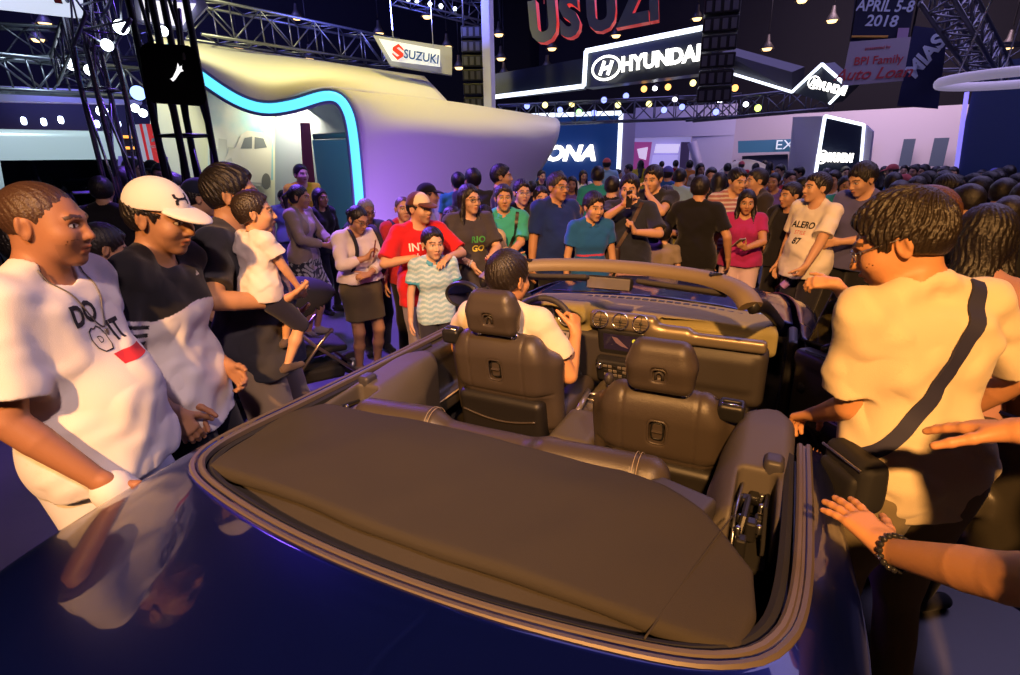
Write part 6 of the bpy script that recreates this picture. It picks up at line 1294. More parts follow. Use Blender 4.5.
# man in glasses carrying a small child
p3 = person('person', 0.542, 1.666, 1.885, 297.1, 'man in glasses and charcoal T-shirt carrying a small child', skin='a', hair='short', b=1.12, belly=.02, head=(18, 4, 0), glasses='black', stub=.1, lean=-3,
    Rr=dict(w=(0.439, 1.329, 1.271), p=(-.5, -1, -.3), d=(.55, .75, .10), n=(-.2, .3, 1), c=24), L=dict(w=(0.615, 1.482, 1.139), p=(-.2, 1, -.3), d=(.45, -.8, .1), n=(-.1, -.3, 1), c=24), top=dict(col=(.045, .045, .055), hem=.78, sleeve=.80, wr=.010, flare=.02), bottom=dict(col=(.36, .27, .17), kind='shorts', hem=.42, w=1.25), shoes=(.05, .05, .05), res=.0065, hres=.003)
bx = Vector((0.408, 1.404, 1.772))
p4 = person('person', bx.x, bx.y, .84, 350.6, 'toddler in a white top and dark shorts held in the arms', skin=(.62, .34, .20), hair='short', haircol=(.03, .018, .012), b=1.20, hk=1.52, head=(-30, 0, 0), z0=bx.z - .90, sit=True, jaw=1.1, nohands=False, lean=4,
    legs=dict(L=dict(t=(.26, .14, .34), p=(1, .3, .4), toe=(1, .3, 0)), R=dict(t=(.06, -.17, .20), p=(1, -.3, .1), toe=(1, .1, 0))), Rr=dict(t=(.28, -.20, .92), p=(-.4, -.6, -.2)), L=dict(t=(.25, .25, 1.1)),
    top=dict(col=(.80, .72, .70), hem=.84, sleeve=.55, wr=.010, flare=.03, g=.02), bottom=dict(col=(.018, .018, .04), kind='shorts', hem=.2, g=.016), shoes=(.10, .07, .06), res=.0045, hres=.003)
# stroller
def stroller(loc_, rz):
    t = empty('stroller', loc_, R_(rz)); tag(t, 'black folded-back baby stroller with silver frame behind the carrying man', 'stroller'); FR = mat('stroller_frame', (.5, .42, .34), .3, .9)
    for sy in (1, -1):
        for nm, pts in (('frame_tube', [(-.35, sy*.24, .12), (.05, sy*.24, .50), (.42, sy*.24, .95)]), ('frame_tube', [(.36, sy*.26, .12), (.02, sy*.25, .50), (-.10, sy*.25, .62)])): mb = MB(); mb.tube(pts, .014, 8); mb.build(nm, FR, t, True)
        for sx, q in ((-.36, .10), (.38, .12)):
            w = MB().lathe([(.05, -.02), (q, -.022), (q + .012, 0), (q, .022), (.05, .02)], (sx, sy*.26, q + .012), (0, 1, 0), 24).build('wheel', BLACKR, t, True); mb = MB(); mb.lathe([(0, .026), (.04, .02), (.05, -.02)], (sx, sy*.26, q + .012), (0, sy, 0), 14); mb.build('hub', STEEL, w, True)
    mb = MB(); mb.tube([(.42, -.24, .95), (.46, 0, .99), (.42, .24, .95)], .018, 8); mb.build('handle', BLACKP, t, True)
    S = Shape().u(rbox((0, 0, .42), (.22, .20, .03), .025)); S.u(rbox((.20, 0, .62), (.03, .20, .22), .025, rotm('Y', .35)), .03); S.d(lambda p: wob(p, 14, .004)); solid('seat_sling', S, .012, mat('stroller_cloth', (.012, .012, .014), .8), t)
    S = Shape().u(ell((.10, 0, .80), (.34, .24, .22))); S.s(ell((.06, 0, .74), (.34, .23, .22))); S.i(half((0, 0, .76), (-.3, 0, -1))); solid('canopy', S, .010, mat('stroller_cloth'), t)
    mb = MB(); mb.box((0, 0, .22), (.36, .38, .12), None, .03); mb.build('basket', mat('stroller_cloth'), t); return t
stroller((1.815, 2.682, 0.220)[:2] + (0,), 150)
MID = dict(res=.0085, hres=.0048)
# woman in the beige cardigan
def floral(V):
    x, y, z = V[:, 0], V[:, 1], V[:, 2]; a = np.arctan2(y, x); w = np.sin(a*11 + 3*np.sin(z*31)) * np.sin(z*58 + 2*np.sin(a*7)); return np.where((w > .15)[:, None], (.42, .40, .36), (.03, .03, .04))
def cardi(p, at):
    def f(c, p, at): c[(np.abs(p[:, 1]) < .055) & (p[:, 0] > .04) & (at < .05)] = (.5, .36, .38)
    return bandcol(p, at, (.30, .23, .17), f)
p5 = person('person', 2.933, 3.906, 1.677, 287.1, 'woman in a beige cardigan and floral skirt holding a phone far left', skin='a', hair='pony', fem=True, head=(14, 8, 0), L=dict(t=(.30, .08, 1.10), p=(-.3, .8, -.5), c=50), Rr=dict(t=(.30, -.06, 1.08), p=(-.3, -.8, -.5), c=50), top=dict(col=cardi, sleeve=1.85, hem=.80, name='cardigan'), bottom=dict(kind='skirt', col=floral, hem=.56, flare=.05), shoes=(.30, .26, .26), **MID)
phone(p5, 0, 'dark phone held by the woman in the beige cardigan')
person('person', 4.612, 5.623, 1.874, 243.8, 'man in a yellow shirt standing inside the curved stand', skin='d', hair='short', head=(10, 0, 0), L=dict(t=(.2, .10, 1.0)), top=dict(col=(.62, .50, .02)), bottom=dict(col=BLK), res=.012, hres=.008)
person('person', 3.797, 4.468, 1.590, 266.8, 'dark-haired woman in black beside the shutter of the curved stand', skin='a', hair='long', fem=True, top=dict(col=BLK, sleeve=1.7), bottom=dict(col=BLK), res=.012, hres=.008)
person('person', 4.601, 6.034, 1.510, 245.8, 'person in a pale blue shirt in front of the mural', skin='d', hair='short', top=dict(col=(.25, .32, .45)), bottom=dict(col=JEAN), res=.012, hres=.008)
# woman in the white blouse with backpack
p6 = person('person', 2.345, 2.594, 1.552, 247.5, 'woman in a white blouse, olive skirt and glasses holding up a red phone', skin='a', hair='bun', fem=True, b=1.05, head=(14, 24, 0), glasses='black', Rr=dict(t=(.25, -.02, 1.235), p=(-.1, -1, -.7), d=(.25, .45, .85), n=(.4, .8, -.2), c=45), L=dict(t=(.24, -.02, 1.07), p=(-.2, 1, -.4), d=(.2, -1, .05), c=40), top=dict(col=(.72, .64, .62), sleeve=1.62, hem=.98, neck=.075, wr=.009), bottom=dict(kind='skirt', col=(.115, .095, .055), hem=.60, flare=.0, waist=1.06), shoes=(.2, .17, .15), **MID)
backpack(p6, 'black backpack on the back of the woman in the white blouse', side=.06); phone(p6, 1, 'dark red phone held up by the woman in the white blouse', (.16, .015, .015))
person('person', 2.819, 2.890, 1.566, 236.7, 'older woman with grey hair in dark clothes resting her chin on her hand', skin='e', hair='bun', haircol=(.30, .28, .26), fem=True, b=1.1, head=(8, 14, 0), glasses='black', Rr=dict(t=(.17, -.02, 1.36), p=(.2, -.8, -.8), d=(0, .4, 1), c=60), L=dict(t=(.22, -.05, 1.10), p=(-.1, 1, -.4)), top=dict(col=(.035, .045, .07), sleeve=1.4, hem=.82), bottom=dict(col=(.02, .02, .03)), **MID)
# man in red with a trucker cap, boy in front
def trucker(q): return np.where((q[:, 0] > .02)[:, None], (.72, .55, .38), (.10, .03, .02))
p7 = person('person', 2.291, 1.878, 1.652, 239.0, 'man in a red printed T-shirt and cream fronted trucker cap', skin='b', hair='short', b=1.12, head=(22, 2, 0), stub=.3, cap=dict(col=trucker, brim=(.10, .03, .02)), Rr=dict(w=(2.076, 1.781, 1.177), p=(-.3, -.8, -.4), d=(.5, .8, -.2), n=(0, 0, -1), c=20), L=dict(w=(2.230, 1.564, 1.173), p=(-.2, .9, -.4), d=(.5, -.8, -.2), n=(0, 0, -1), c=20), top=dict(col=(.58, .018, .022), hem=.80, sleeve=.85, wr=.009, flare=.02), bottom=dict(col=(.22, .20, .26)), **MID)
shirt_print(p7, [(text_mesh('INTO', .085, sub=.02, bold=.02), -.03, .04, INKW, 0), (text_mesh('dycle', .075, sub=.02, bold=.01), -.02, -.035, INKW, 0)], fz=1.25)
p8 = person('person', 2.816, 2.425, 1.590, 238.5, 'bald man in a red shirt and black rucksack straps behind the trucker cap man', skin='b', hair='crew', head=(-8, 0, 0), top=dict(col=(.45, .03, .04)), bottom=dict(col=BLK), **MID); backpack(p8, 'black rucksack worn by the bald man in red')
def check(p, at):
    def f(c, p, at):
        w = (np.sin(p[:, 2]*130 + 1.2*np.sin(p[:, 1]*60)) > .2); c[w] = (.50, .66, .74); c[at > .52] = (.07, .34, .52)
    return bandcol(p, at, (.30, .50, .62), f)
p9 = person('person', 2.143, 1.655, 1.378, 227.4, 'boy in a pale blue polo shirt standing in front of the man in red', skin='d', hair='short', b=.86, hk=1.18, head=(6, 4, 0), jaw=1.0, top=dict(col=check, collar=(.08, .34, .55), v=.08, sleeve=.62, hem=.84, wr=.006, flare=.02), bottom=dict(col=(.03, .03, .05), kind='shorts', hem=.45), res=.0075, hres=.004)
person('person', 2.823, 1.990, 1.501, 248.2, 'girl with long black hair leaning her face out behind the man in red', skin='d', hair='long', fem=True, head=(10, 6, -10), side=-6, top=dict(col=(.09, .10, .13)), bottom=dict(col=BLK), **MID)
p10 = person('person', 2.855, 1.754, 1.687, 233.6, 'woman in glasses and a dark grey T-shirt with a white watch', skin='d', hair='long', fem=True, b=1.12, head=(14, 2, 0), glasses='black', Rr=dict(t=(.20, -.06, 1.05), p=(-.2, -1, -.4), d=(.1, .35, -.95), c=30), L=dict(t=(.32, .04, 1.09), p=(-.2, 1, -.5), d=(.9, -.3, .15), n=(0, -.3, 1), c=35), top=dict(col=(.055, .05, .055), hem=.80, sleeve=.85, flare=.02, wr=.009), bottom=dict(col=JEAN), **MID)
shirt_print(p10, [(text_mesh('RIO', .075, sub=.02, bold=.03), .03, .02, INKG, 8), (text_mesh('GO', .075, sub=.02, bold=.03), .04, -.06, INKY, 8)], fz=1.23); watch(p10, 1, (.7, .68, .65), WHITEP); phone(p10, 0, 'red phone in the hand of the woman with the white watch', (.30, .02, .03))
p11 = person('person', 3.361, 1.670, 1.665, 211.6, 'man in a teal polo shirt with clasped hands and a dark shoulder strap', skin='b', hair='short', haircol=(.03, .026, .023), b=1.08, head=(2, 0, 0), Rr=dict(t=(.30, .06, 1.03), p=(-.2, -1, -.3), d=(.3, .9, .1), c=40), L=dict(t=(.31, -.01, 1.06), p=(-.2, 1, -.3), d=(.3, -.9, .1), c=40), top=dict(col=(.05, .42, .38), collar=(.05, .42, .38), v=.10, hem=.80, sleeve=.85, flare=.02, wr=.009), bottom=dict(col=JEAN), **MID)
strap(p11, [(.13, 1.46), (.09, 1.25), (.02, 1.08), (-.10, .88)], .03, BLACKP, False); t = MB(); c_, d_, n_ = grip(p11, 0, .12); t.box(c_, (.09, .14, .006), Matrix.Rotation(.5, 3, 'X'), .002); tag(t.build('leaflet', mat('leaflet_pink', (.65, .40, .45), .7)), 'pink and white leaflet in the hands of the teal polo man', 'leaflet')
person('person', 3.842, 1.715, 1.692, 213.7, 'man in a black open-necked shirt just behind the teal polo man', skin='d', hair='short', b=1.08, head=(10, 4, 0), glasses='silver', top=dict(col=(.018, .018, .02), collar=(.018, .018, .02), v=.12), bottom=dict(col=BLK), **MID)
p12 = person('person', 3.613, 1.243, 1.762, 236.1, 'big man in a navy blue polo shirt and glasses behind the windshield frame', skin='a', hair='short', haircol=(.025, .02, .017), b=1.22, belly=.04, head=(6, 2, 0), glasses='silver', top=dict(col=(.012, .030, .17), collar=(.010, .025, .14), v=.10, hem=.78, sleeve=.80, wr=.009, flare=.02), bottom=dict(col=BLK), **MID)
def bluestripe(p, at):
    def f(c, p, at): c[(np.abs(p[:, 2] - 1.13) < .009) & (at < .1)] = (.5, .05, .12)
    return bandcol(p, at, (.018, .11, .36), f)
person('person', 3.492, 0.848, 1.584, 220.2, 'boy with tousled hair in a bright blue polo shirt with a pink stripe', skin='b', hair='messy', b=.9, hk=1.08, head=(8, 10, 0), top=dict(col=bluestripe, collar=(.018, .11, .36), v=.08), bottom=dict(col=BLK), **MID)
# man photographing
p13 = person('person', 3.925, 0.619, 1.741, 186.1, 'man in a navy shirt photographing with a phone held before his face', skin='b', hair='short', b=1.2, belly=.03, head=(0, 10, 0), Rr=dict(t=(.33, .0, 1.46), p=(.0, -1, -.8), d=(.1, .5, .9), n=(.5, .8, 0), c=45), L=dict(t=(.28, .10, 1.22), p=(-.1, 1, -.6), d=(.2, -.3, .9), c=70), top=dict(col=(.022, .026, .045), collar=(.022, .026, .045), sleeve=.85, hem=.86, flare=.02), bottom=dict(col=(.58, .36, .48), kind='shorts', hem=.5), **MID)
phone(p13, 1, 'black phone held up by the photographing man', k=.06); strap(p13, [(.12, 1.46), (.06, 1.30), (-.03, 1.12), (-.13, .95)], .035, mat('bag_brown', (.05, .022, .015), .6), False)
c_ = wpt(p13, (.20, -.16, .96)); t = empty('shoulder_bag', c_, R_(p13['heading'])); tag(t, 'brown shoulder bag at the hip of the photographing man', 'bag'); S = Shape().u(rbox((0, 0, 0), (.05, .13, .11), .04)); S.d(lambda p: wob(p, 20, .003)); solid('bag_body', S, .01, mat('bag_brown'), t); S = Shape().u(rbox((.03, 0, .04), (.03, .132, .08), .025)); solid('bag_flap', S, .01, mat('bag_brown2', (.04, .018, .012), .6), t)
p14 = person('person', 4.562, 0.532, 1.811, 166.6, 'man in dark clothes raising a hand to his face behind the photographing man', skin='b', hair='short', b=1.1, head=(0, 12, 0), L=dict(t=(.20, .03, 1.45), p=(.1, 1, -.8), d=(-.2, -.3, .9), c=50), Rr=dict(t=(.3, .0, 1.2), c=60), top=dict(col=(.02, .022, .03), collar=(.02, .022, .03)), bottom=dict(col=BLK), **MID)
# group around the man in the black T-shirt
p15 = person('person', 4.342, 0.053, 1.708, 355.3, 'man in a black T-shirt with his back turned beyond the car', skin='a', hair='short', b=1.12, head=(10, 6, 0), L=dict(t=(.22, .20, 1.12), p=(-.5, .8, -.4)), Rr=dict(t=(.05, -.32, .93)), top=dict(col=(.010, .010, .012), sleeve=.75, hem=.84, flare=.015), bottom=dict(col=(.10, .10, .16), waist=.98), **MID)
person('person', 4.687, 0.419, 1.589, 160.9, 'boy in an olive T-shirt facing the man in the black T-shirt', skin='a', hair='short', b=.95, hk=1.05, head=(0, 10, 0), Rr=dict(t=(.2, -.15, 1.1)), top=dict(col=(.17, .16, .06)), bottom=dict(col=BLK), **MID)
person('person', 4.194, 0.335, 1.236, 362.7, 'small child in a grey top with their back turned beyond the windshield', skin='d', hair='short', b=.9, hk=1.25, top=dict(col=(.24, .20, .16)), bottom=dict(col=(.2, .2, .24)), **MID)
def stripes(p, at):
    def f(c, p, at): c[np.sin(p[:, 2]*150) > -.2] = (.35, .16, .18)
    return bandcol(p, at, (.55, .50, .52), f)
person('person', 5.172, -0.180, 1.763, 209.8, 'young man in a maroon and white striped T-shirt behind the woman in magenta', skin='b', hair='short', b=1.0, head=(12, 12, 0), top=dict(col=stripes), bottom=dict(col=BLK), **MID)
p16 = person('person', 4.683, -0.353, 1.565, 184.7, 'woman with long black hair in a magenta top and white shorts holding a phone', skin='a', hair='long', fem=True, b=1.14, head=(4, 10, 0), L=dict(t=(.33, .03, 1.13), p=(-.1, 1, -.6), d=(.5, -.5, .4), n=(-.5, -.4, .8), c=50), Rr=dict(t=(.05, -.28, .95)), top=dict(col=(.36, .025, .16), hem=.90), bottom=dict(kind='shorts', col=(.62, .48, .58), hem=.62), **MID)
phone(p16, 0, 'grey phone in the hand of the woman in magenta', (.30, .28, .28))
person('person', 5.487, -0.410, 1.745, 119.4, 'man in a dark grey T-shirt seen in profile behind the woman in magenta', skin='b', hair='short', b=1.08, head=(-5, 4, 0), top=dict(col=(.035, .03, .032)), bottom=dict(col=BLK), **MID)
# man in the white shirt with black sleeves, and his neighbours
def raglan(p, at):
    def f(c, p, at): c[(at > .0) & (p[:, 1] < 0)] = (.012, .012, .014)
    return bandcol(p, at, (.76, .70, .62), f)
p17 = person('person', 4.289, -0.947, 1.731, 134.5, 'man in a white numbered T-shirt holding a clear plastic bottle', skin='b', hair='short', b=1.16, belly=.03, head=(-14, 0, 0), L=dict(w=(3.890, -0.923, 0.983), p=(-.6, .7, -.2), d=(.3, -.3, -.9), c=55), Rr=dict(t=(.05, -.27, .90)), top=dict(col=(.76, .70, .62), hem=.82, sleeve=.80, flare=.02, wr=.009), bottom=dict(col=(.02, .02, .03)), res=.0075, hres=.004)
shirt_print(p17, [(text_mesh('ALERO', .075, sub=.02, bold=.03), .01, .05, INKB, 0), (text_mesh('STYLE', .045, sub=.02), .01, -.015, INKR, 0), (text_mesh('87', .075, sub=.02, bold=.03), .02, -.085, INKB, 0)], fz=1.23)
c_, d_, n_ = grip(p17, 0, .09); bt = empty('water_bottle', c_); ax_ = (Vector((3.894, -0.778, 0.761)) - Vector((3.890, -0.911, 0.913))).normalized(); tag(bt, 'clear plastic water bottle hanging from the hand of the numbered T-shirt man', 'bottle'); mb = MB(); mb.lathe([(0, -.02), (.013, -.02), (.014, .02), (.030, .06), (.031, .10), (.028, .11), (.031, .12), (.031, .19), (.026, .205), (0, .20)], (0, 0, 0), ax_, 20); mb.build('bottle_body', glass('clear_plastic', (.85, .88, .92), .12), bt, True); mb = MB(); mb.lathe([(0, -.035), (.016, -.035), (.016, -.015), (0, -.015)], (0, 0, 0), ax_, 16); mb.build('cap', WHITEP, bt, True); mb = MB(); mb.lathe([(.0317, .10), (.0317, .15)], (0, 0, 0), ax_, 20); mb.build('bottle_label', mat('label_violet', (.35, .2, .6), .5), bt, True)
p18 = person('person', 4.794, -0.755, 1.627, 149.0, 'person in black with a black rucksack left of the numbered T-shirt man', skin='a', hair='short', b=1.1, head=(-20, 4, 0), top=dict(col=BLK), bottom=dict(col=BLK), **MID); backpack(p18, 'black rucksack of the person in black beside the bottle man', (.02, .02, .022))
person('person', 4.363, -1.303, 1.823, 138.8, 'tall man in a violet blue T-shirt looking down behind the cream shirt man', skin='b', hair='messy', b=1.14, head=(-10, 22, 0), L=dict(t=(.28, .05, 1.1), c=50), Rr=dict(t=(.28, -.1, 1.08), c=50), top=dict(col=(.10, .10, .24)), bottom=dict(col=BLK), **MID)
person('person', 5.569, -1.295, 1.515, 114.3, 'man in a blue shirt bending between the bottle man and the violet T-shirt man', skin='a', hair='short', head=(0, 10, 0), top=dict(col=(.03, .10, .26)), bottom=dict(col=BLK), **MID)
# man in the cream T-shirt leaning into the car
p19 = person('person', .585, -1.155, 1.79, 32, 'heavy man in a cream T-shirt with navy cross-body strap leaning into the car', skin=(.56, .27, .12), hair='messy', haircol=(.022, .015, .010), b=.98, belly=.03, lean=9, side=-3, hk=1.06, head=(50, 20, 4), glasses='silver', jaw=1.1, stub=.05,
    L=dict(w=(.76, -.90, 1.02), p=(-1, .25, -.3), dw=(.6, .5, -.5), nw=(.2, .3, -1), c=35), Rr=dict(t=(.20, -.30, .98), p=(-.6, -.6, 0)), top=dict(col=(.72, .60, .40), hem=.80, sleeve=.80, wr=.010, flare=.016, neck=.07), bottom=dict(col=(.20, .16, .09)), **FG)
NAVYS = mat('strap_navy', (.020, .020, .055), .75)
strap(p19, [(-.085, 1.475), (-.03, 1.36), (.05, 1.22), (.13, 1.09), (.22, .98)], .040, NAVYS, True)
c_ = wpt(p19, (-.03, .215, .95)); t = empty('shoulder_bag', c_, R_(32)); tag(t, 'black cross-body bag at the hip of the heavy man in cream', 'bag'); S = Shape().u(rbox((0, 0, 0), (.095, .045, .085), .035)); S.d(lambda p: wob(p, 18, .004)); solid('bag_body', S, .008, mat('bag_36', (.012, .012, .014), .7), t); S = Shape().u(rbox((.0, .04, -.02), (.075, .018, .05), .016)); solid('bag_pocket', S, .008, mat('bag_36'), t); mb = MB(); mb.tube([(-.08, .046, .06), (.08, .046, .06)], .004, 6); mb.build('zip', STEEL, t)
# two visitors just outside the picture whose arms reach in
p20 = person('person', -.35, -1.31, 1.75, 44, 'person in navy at the right edge reaching out an arm with a beaded bracelet', skin=(.58, .28, .13), hair='short', L=dict(w=(-.065, -.975, 1.10), pw=(-.3, -.6, -.9), dw=(.16, .125, .03), nw=(.10, .05, -1), c=8, sp=.26, th=.2), top=dict(col=(.010, .014, .07), sleeve=.55), bottom=dict(col=BLK), res=.006, hres=.0028)
Sh, E, Wr, fd, n, *_ = p20['arms'][0]; u = unit(Wr - E); c_ = Wr - u*.012; a_ = unit(np.cross(u, (0, .3, 1))); b_ = np.cross(u, a_); mb = MB(); s_ = p20['s']
for k in range(17):
    t_ = 2*PI*k/17; q = (c_ + a_*.0315*math.cos(t_) + b_*.0315*math.sin(t_))*s_; mb.lathe([(0, -.0068), (.005, -.0048), (.0068, 0), (.005, .0048), (0, .0068)], q, (0, 0, 1), 10)
o = mb.build('bead_bracelet', mat('bead_black', (.02, .02, .022), .15), p20['ob'], True); mb = MB()
for k in (2, 9): t_ = 2*PI*k/17; mb.lathe([(0, -.007), (.0075, 0), (0, .007)], (c_ + a_*.033*math.cos(t_) + b_*.033*math.sin(t_))*s_, (0, 0, 1), 10)
mb.build('bead_silver', CHROME, o, True)
p21 = person('person', .17, -1.70, 1.72, 125, 'person at the right edge stretching a flat hand behind the cream T-shirt', skin=(.58, .28, .13), hair='short', Rr=dict(w=(.005, -1.145, 1.375), pw=(.5, -.4, -.8), dw=(.10, .115, -.055), nw=(.0, .1, -1), c=7, sp=.12, th=.1), top=dict(col=(.02, .02, .03)), bottom=dict(col=BLK), res=.006, hres=.0028)
# driver
p22 = person('person', .985, .405, 1.74, 0, 'driver in a white T-shirt seated at the steering wheel', skin=(.60, .30, .13), hair='short', haircol=(.02, .014, .010), b=1.0, lean=-7, head=(-14, 10, 0), z0=-.245, sit=True, stub=.05,
    Rr=dict(w=(1.150, 0.131, 1.065), pw=(-.1, -.5, -1), dw=(.55, .3, .75), nw=(.4, .9, -.1), c=62), L=dict(w=(1.13, .53, 1.03), pw=(-.2, .9, -.6), dw=(.55, -.3, .7), nw=(.4, -.9, 0), c=60), legs=dict(L=dict(t=(.70, .16, .63), p=(0, .2, 1), toe=(1, 0, .5)), R=dict(t=(.70, -.12, .63), p=(0, -.1, 1), toe=(1, 0, .5))), top=dict(col=(.76, .64, .50), sleeve=.66, hem=.92, flare=.02, wr=.009), bottom=dict(col=(.03, .03, .035)), res=.006, hres=.0035)
# right side: pointing woman, long-haired woman, others
p23 = person('person', 1.494, -1.233, 1.749, 86.2, 'brown-haired woman with bare shoulders stretching an arm over the open door', skin=(.66, .34, .16), hair='long', haircol=(.10, .04, .015), fem=True, head=(0, 4, 0), Rr=dict(t=(.1, -.28, .95)), L=dict(w=(1.483, -0.949, 1.333), pw=(0, 0, -1), d=(1, .05, .02), n=(0, -.6, -.8), c=38), top=dict(col=(.03, .03, .035), sleeve=.05, neck=.10), bottom=dict(col=BLK), res=.0065, hres=.0035, arml=1.06)
person('person', 1.262, -1.352, 1.700, 314.8, 'woman with long black hair in a dusty pink top at the right edge', skin='a', hair='long', fem=True, b=1.1, head=(25, 10, 0), top=dict(col=(.42, .22, .19), sleeve=.75), bottom=dict(col=BLK), res=.007, hres=.004)
person('person', 2.112, -1.454, 1.674, 26.6, 'person in a dark blue shirt bending forward near the right edge', skin='a', hair='short', b=1.1, head=(10, 25, 0), lean=14, top=dict(col=(.02, .02, .07)), bottom=dict(col=BLK), **MID)
person('person', 4.978, -1.914, 1.707, 227.9, 'man in a pale blue shirt looking down beyond the cream shirt man', skin='b', hair='short', b=1.05, head=(10, 26, 0), L=dict(t=(.3, .05, 1.1), c=50), Rr=dict(t=(.3, -.05, 1.1), c=50), top=dict(col=(.36, .42, .62), collar=(.36, .42, .62)), bottom=dict(col=BLK), **MID)
# left side behind the first row
person('person', 1.622, 4.920, 1.802, 394.8, 'man in black with his back turned in front of the van', skin='b', hair='short', b=1.08, head=(20, 0, 0), Rr=dict(t=(.25, -.2, 1.1)), top=dict(col=(.010, .010, .013), sleeve=.75), bottom=dict(col=NVY), **MID)
person('person', 0.229, 2.372, 1.622, 325.7, 'person in a cream T-shirt with orange print half hidden behind the stocky man', skin='a', hair='short', head=(20, 20, 0), top=dict(col=(.56, .52, .36)), bottom=dict(col=BLK), **MID)
person('person', 1.317, 3.137, 1.793, 313.3, 'person in a dark cap and black shirt behind the capped young man', skin='b', hair='short', b=1.1, cap=dict(col=(.014, .018, .04), brim=(.014, .018, .04)), head=(10, 10, 0), top=dict(col=BLK), bottom=dict(col=BLK), **MID)
person('person', -0.124, 2.088, 1.696, 349.6, 'person in black hidden behind the stocky man by the van', skin='b', hair='short', top=dict(col=BLK), bottom=dict(col=BLK), **MID)
# group in front of the violet shell
person('person', 4.723, 3.011, 1.744, 387.6, 'man in a teal shirt with his back turned before the violet shell', skin='b', hair='short', head=(20, 0, 0), top=dict(col=(.03, .22, .22)), bottom=dict(col=BLK), **MID)
person('person', 4.391, 2.596, 1.795, 371.0, 'man in a dark jacket with his back turned before the violet shell', skin='c', hair='short', b=1.1, head=(45, 0, 0), top=dict(col=(.03, .035, .05), sleeve=1.85), bottom=dict(col=BLK), **MID)
p24 = person('person', 4.362, 2.238, 1.835, 303.2, 'man in a black T-shirt with round white print seen in profile', skin='b', hair='short', head=(-8, 0, 0), top=dict(col=BLK), bottom=dict(col=BLK), **MID)
person('person', 3.514, 2.661, 1.665, 301.1, 'man with a black cap in a lilac shirt behind the trucker cap man', skin='b', hair='short', cap=dict(col=BLK, brim=BLK), top=dict(col=(.40, .34, .52)), bottom=dict(col=BLK), **MID)
p25 = person('person', 3.139, 1.765, 1.490, 359.9, 'person in a cream jacket behind the woman with the white watch', skin='a', hair='short', top=dict(col=(.52, .42, .26), sleeve=1.8), bottom=dict(col=BLK), **MID)
person('person', 3.926, 1.532, 1.620, 215.7, 'person in black raising a phone behind the big man in navy', skin='b', hair='short', Rr=dict(t=(.3, -.05, 1.38), p=(0, -1, -.6), c=50), top=dict(col=BLK), bottom=dict(col=BLK), **MID)

# ------------------------------------------------------------------ visitors farther back
random.seed(11); np.random.seed(11)
CROWD = []
for kind, hair, fem, cap, arms in (('man', 'short', False, None, {}), ('woman', 'long', True, None, {}), ('man', 'short', False, None, dict(Rr=dict(t=(.30, -.04, 1.45), p=(0, -1, -.7), c=50))), ('woman', 'pony', True, None, dict(L=dict(t=(.3, .04, 1.1), c=50))), ('man', 'short', False, dict(col=(1, 1, 1), brim=(1, 1, 1)), {})):
    i = person('person', 0, 0, 1.70, 0, 'crowd_' + kind + hair + str(len(CROWD)), skin='a' if len(CROWD) % 2 else 'b', hair=hair, fem=fem, cap=cap, b=1.06, head=(0, 6, 0), top=dict(col=(1, 1, 1)), bottom=dict(col=(.03, .03, .045)), res=.017, hres=.011, nohands=True, **arms)
    CROWD.append((kind, hair, cap, i['ob'], False))
NAMES = {'black': (.014, .014, .016), 'white': (.70, .68, .70), 'red': (.42, .02, .03), 'royal blue': (.03, .12, .45), 'navy': (.015, .02, .07), 'teal': (.03, .30, .32), 'grey': (.18, .17, .18), 'yellow': (.58, .44, .03), 'maroon': (.14, .015, .03), 'pink': (.50, .22, .32), 'olive': (.14, .14, .05), 'sky blue': (.25, .42, .65), 'orange': (.6, .2, .03), 'violet': (.16, .10, .32), 'cream': (.55, .47, .34), 'green': (.05, .26, .09)}
used_c = [0]*5; seen = {}
def visitor(k, x, y, h, heading, colour, where):
    kind, hair, cap, ob, _ = CROWD[k]; r = ob if used_c[k] == 0 else ob.copy(); kids = list(ob.children)
    if used_c[k]: 
        COL.objects.link(r)
        for c in kids:
            q = c.copy(); COL.objects.link(q); q.parent = r
            for g in c.children: w_ = g.copy(); COL.objects.link(w_); w_.parent = q
    used_c[k] += 1; r.location = (x, y, 0); r.rotation_euler = (0, 0, R_(heading)); r.scale = (h/1.70,)*3
    for c in r.children:
        if c.name.startswith('shirt'): c.color = (*NAMES[colour], 1)
        elif c.name.startswith('cap'):
            cc = random.choice([(.1, .1, .4), (.02, .02, .02), (.5, .1, .1)]); c.color = (*cc, 1)
            for g in c.children: g.color = (*cc, 1)
        elif c.name.startswith('trousers'): c.color = random.choice([(1, 1, 1, 1), (2.5, 2.8, 4.5, 1), (6, 5, 3.5, 1), (.5, .5, .5, 1)])
    hd = {'long': 'long-haired ', 'pony': 'pony-tailed ', 'short': 'capped ' if cap else 'short-haired '}[hair]
    lab = f'{hd}{kind} in a {colour} top {where}' + (' with phone' if k == 2 else ''); seen.setdefault(lab, []).append(r); tag(r, lab, 'person')
visitor(0, 6.029, 1.617, 1.779, 377.6, 'teal', 'before the navy display wall')
visitor(4, 11.229, 3.082, 1.881, 376.7, 'sky blue', 'before the navy display wall')
visitor(1, 7.228, 2.431, 1.614, 200.4, 'violet', 'before the navy display wall')
visitor(1, 10.118, 3.261, 1.647, 219.2, 'white', 'before the navy display wall')
visitor(3, 8.088, 2.981, 1.691, 181.6, 'maroon', 'before the navy display wall')
visitor(0, 9.790, 4.094, 1.661, 233.7, 'black', 'before the navy display wall')
visitor(0, 6.521, 2.832, 1.565, 354.7, 'navy', 'before the navy display wall')
visitor(0, 12.257, 3.131, 1.620, 285.6, 'pink', 'before the navy display wall')
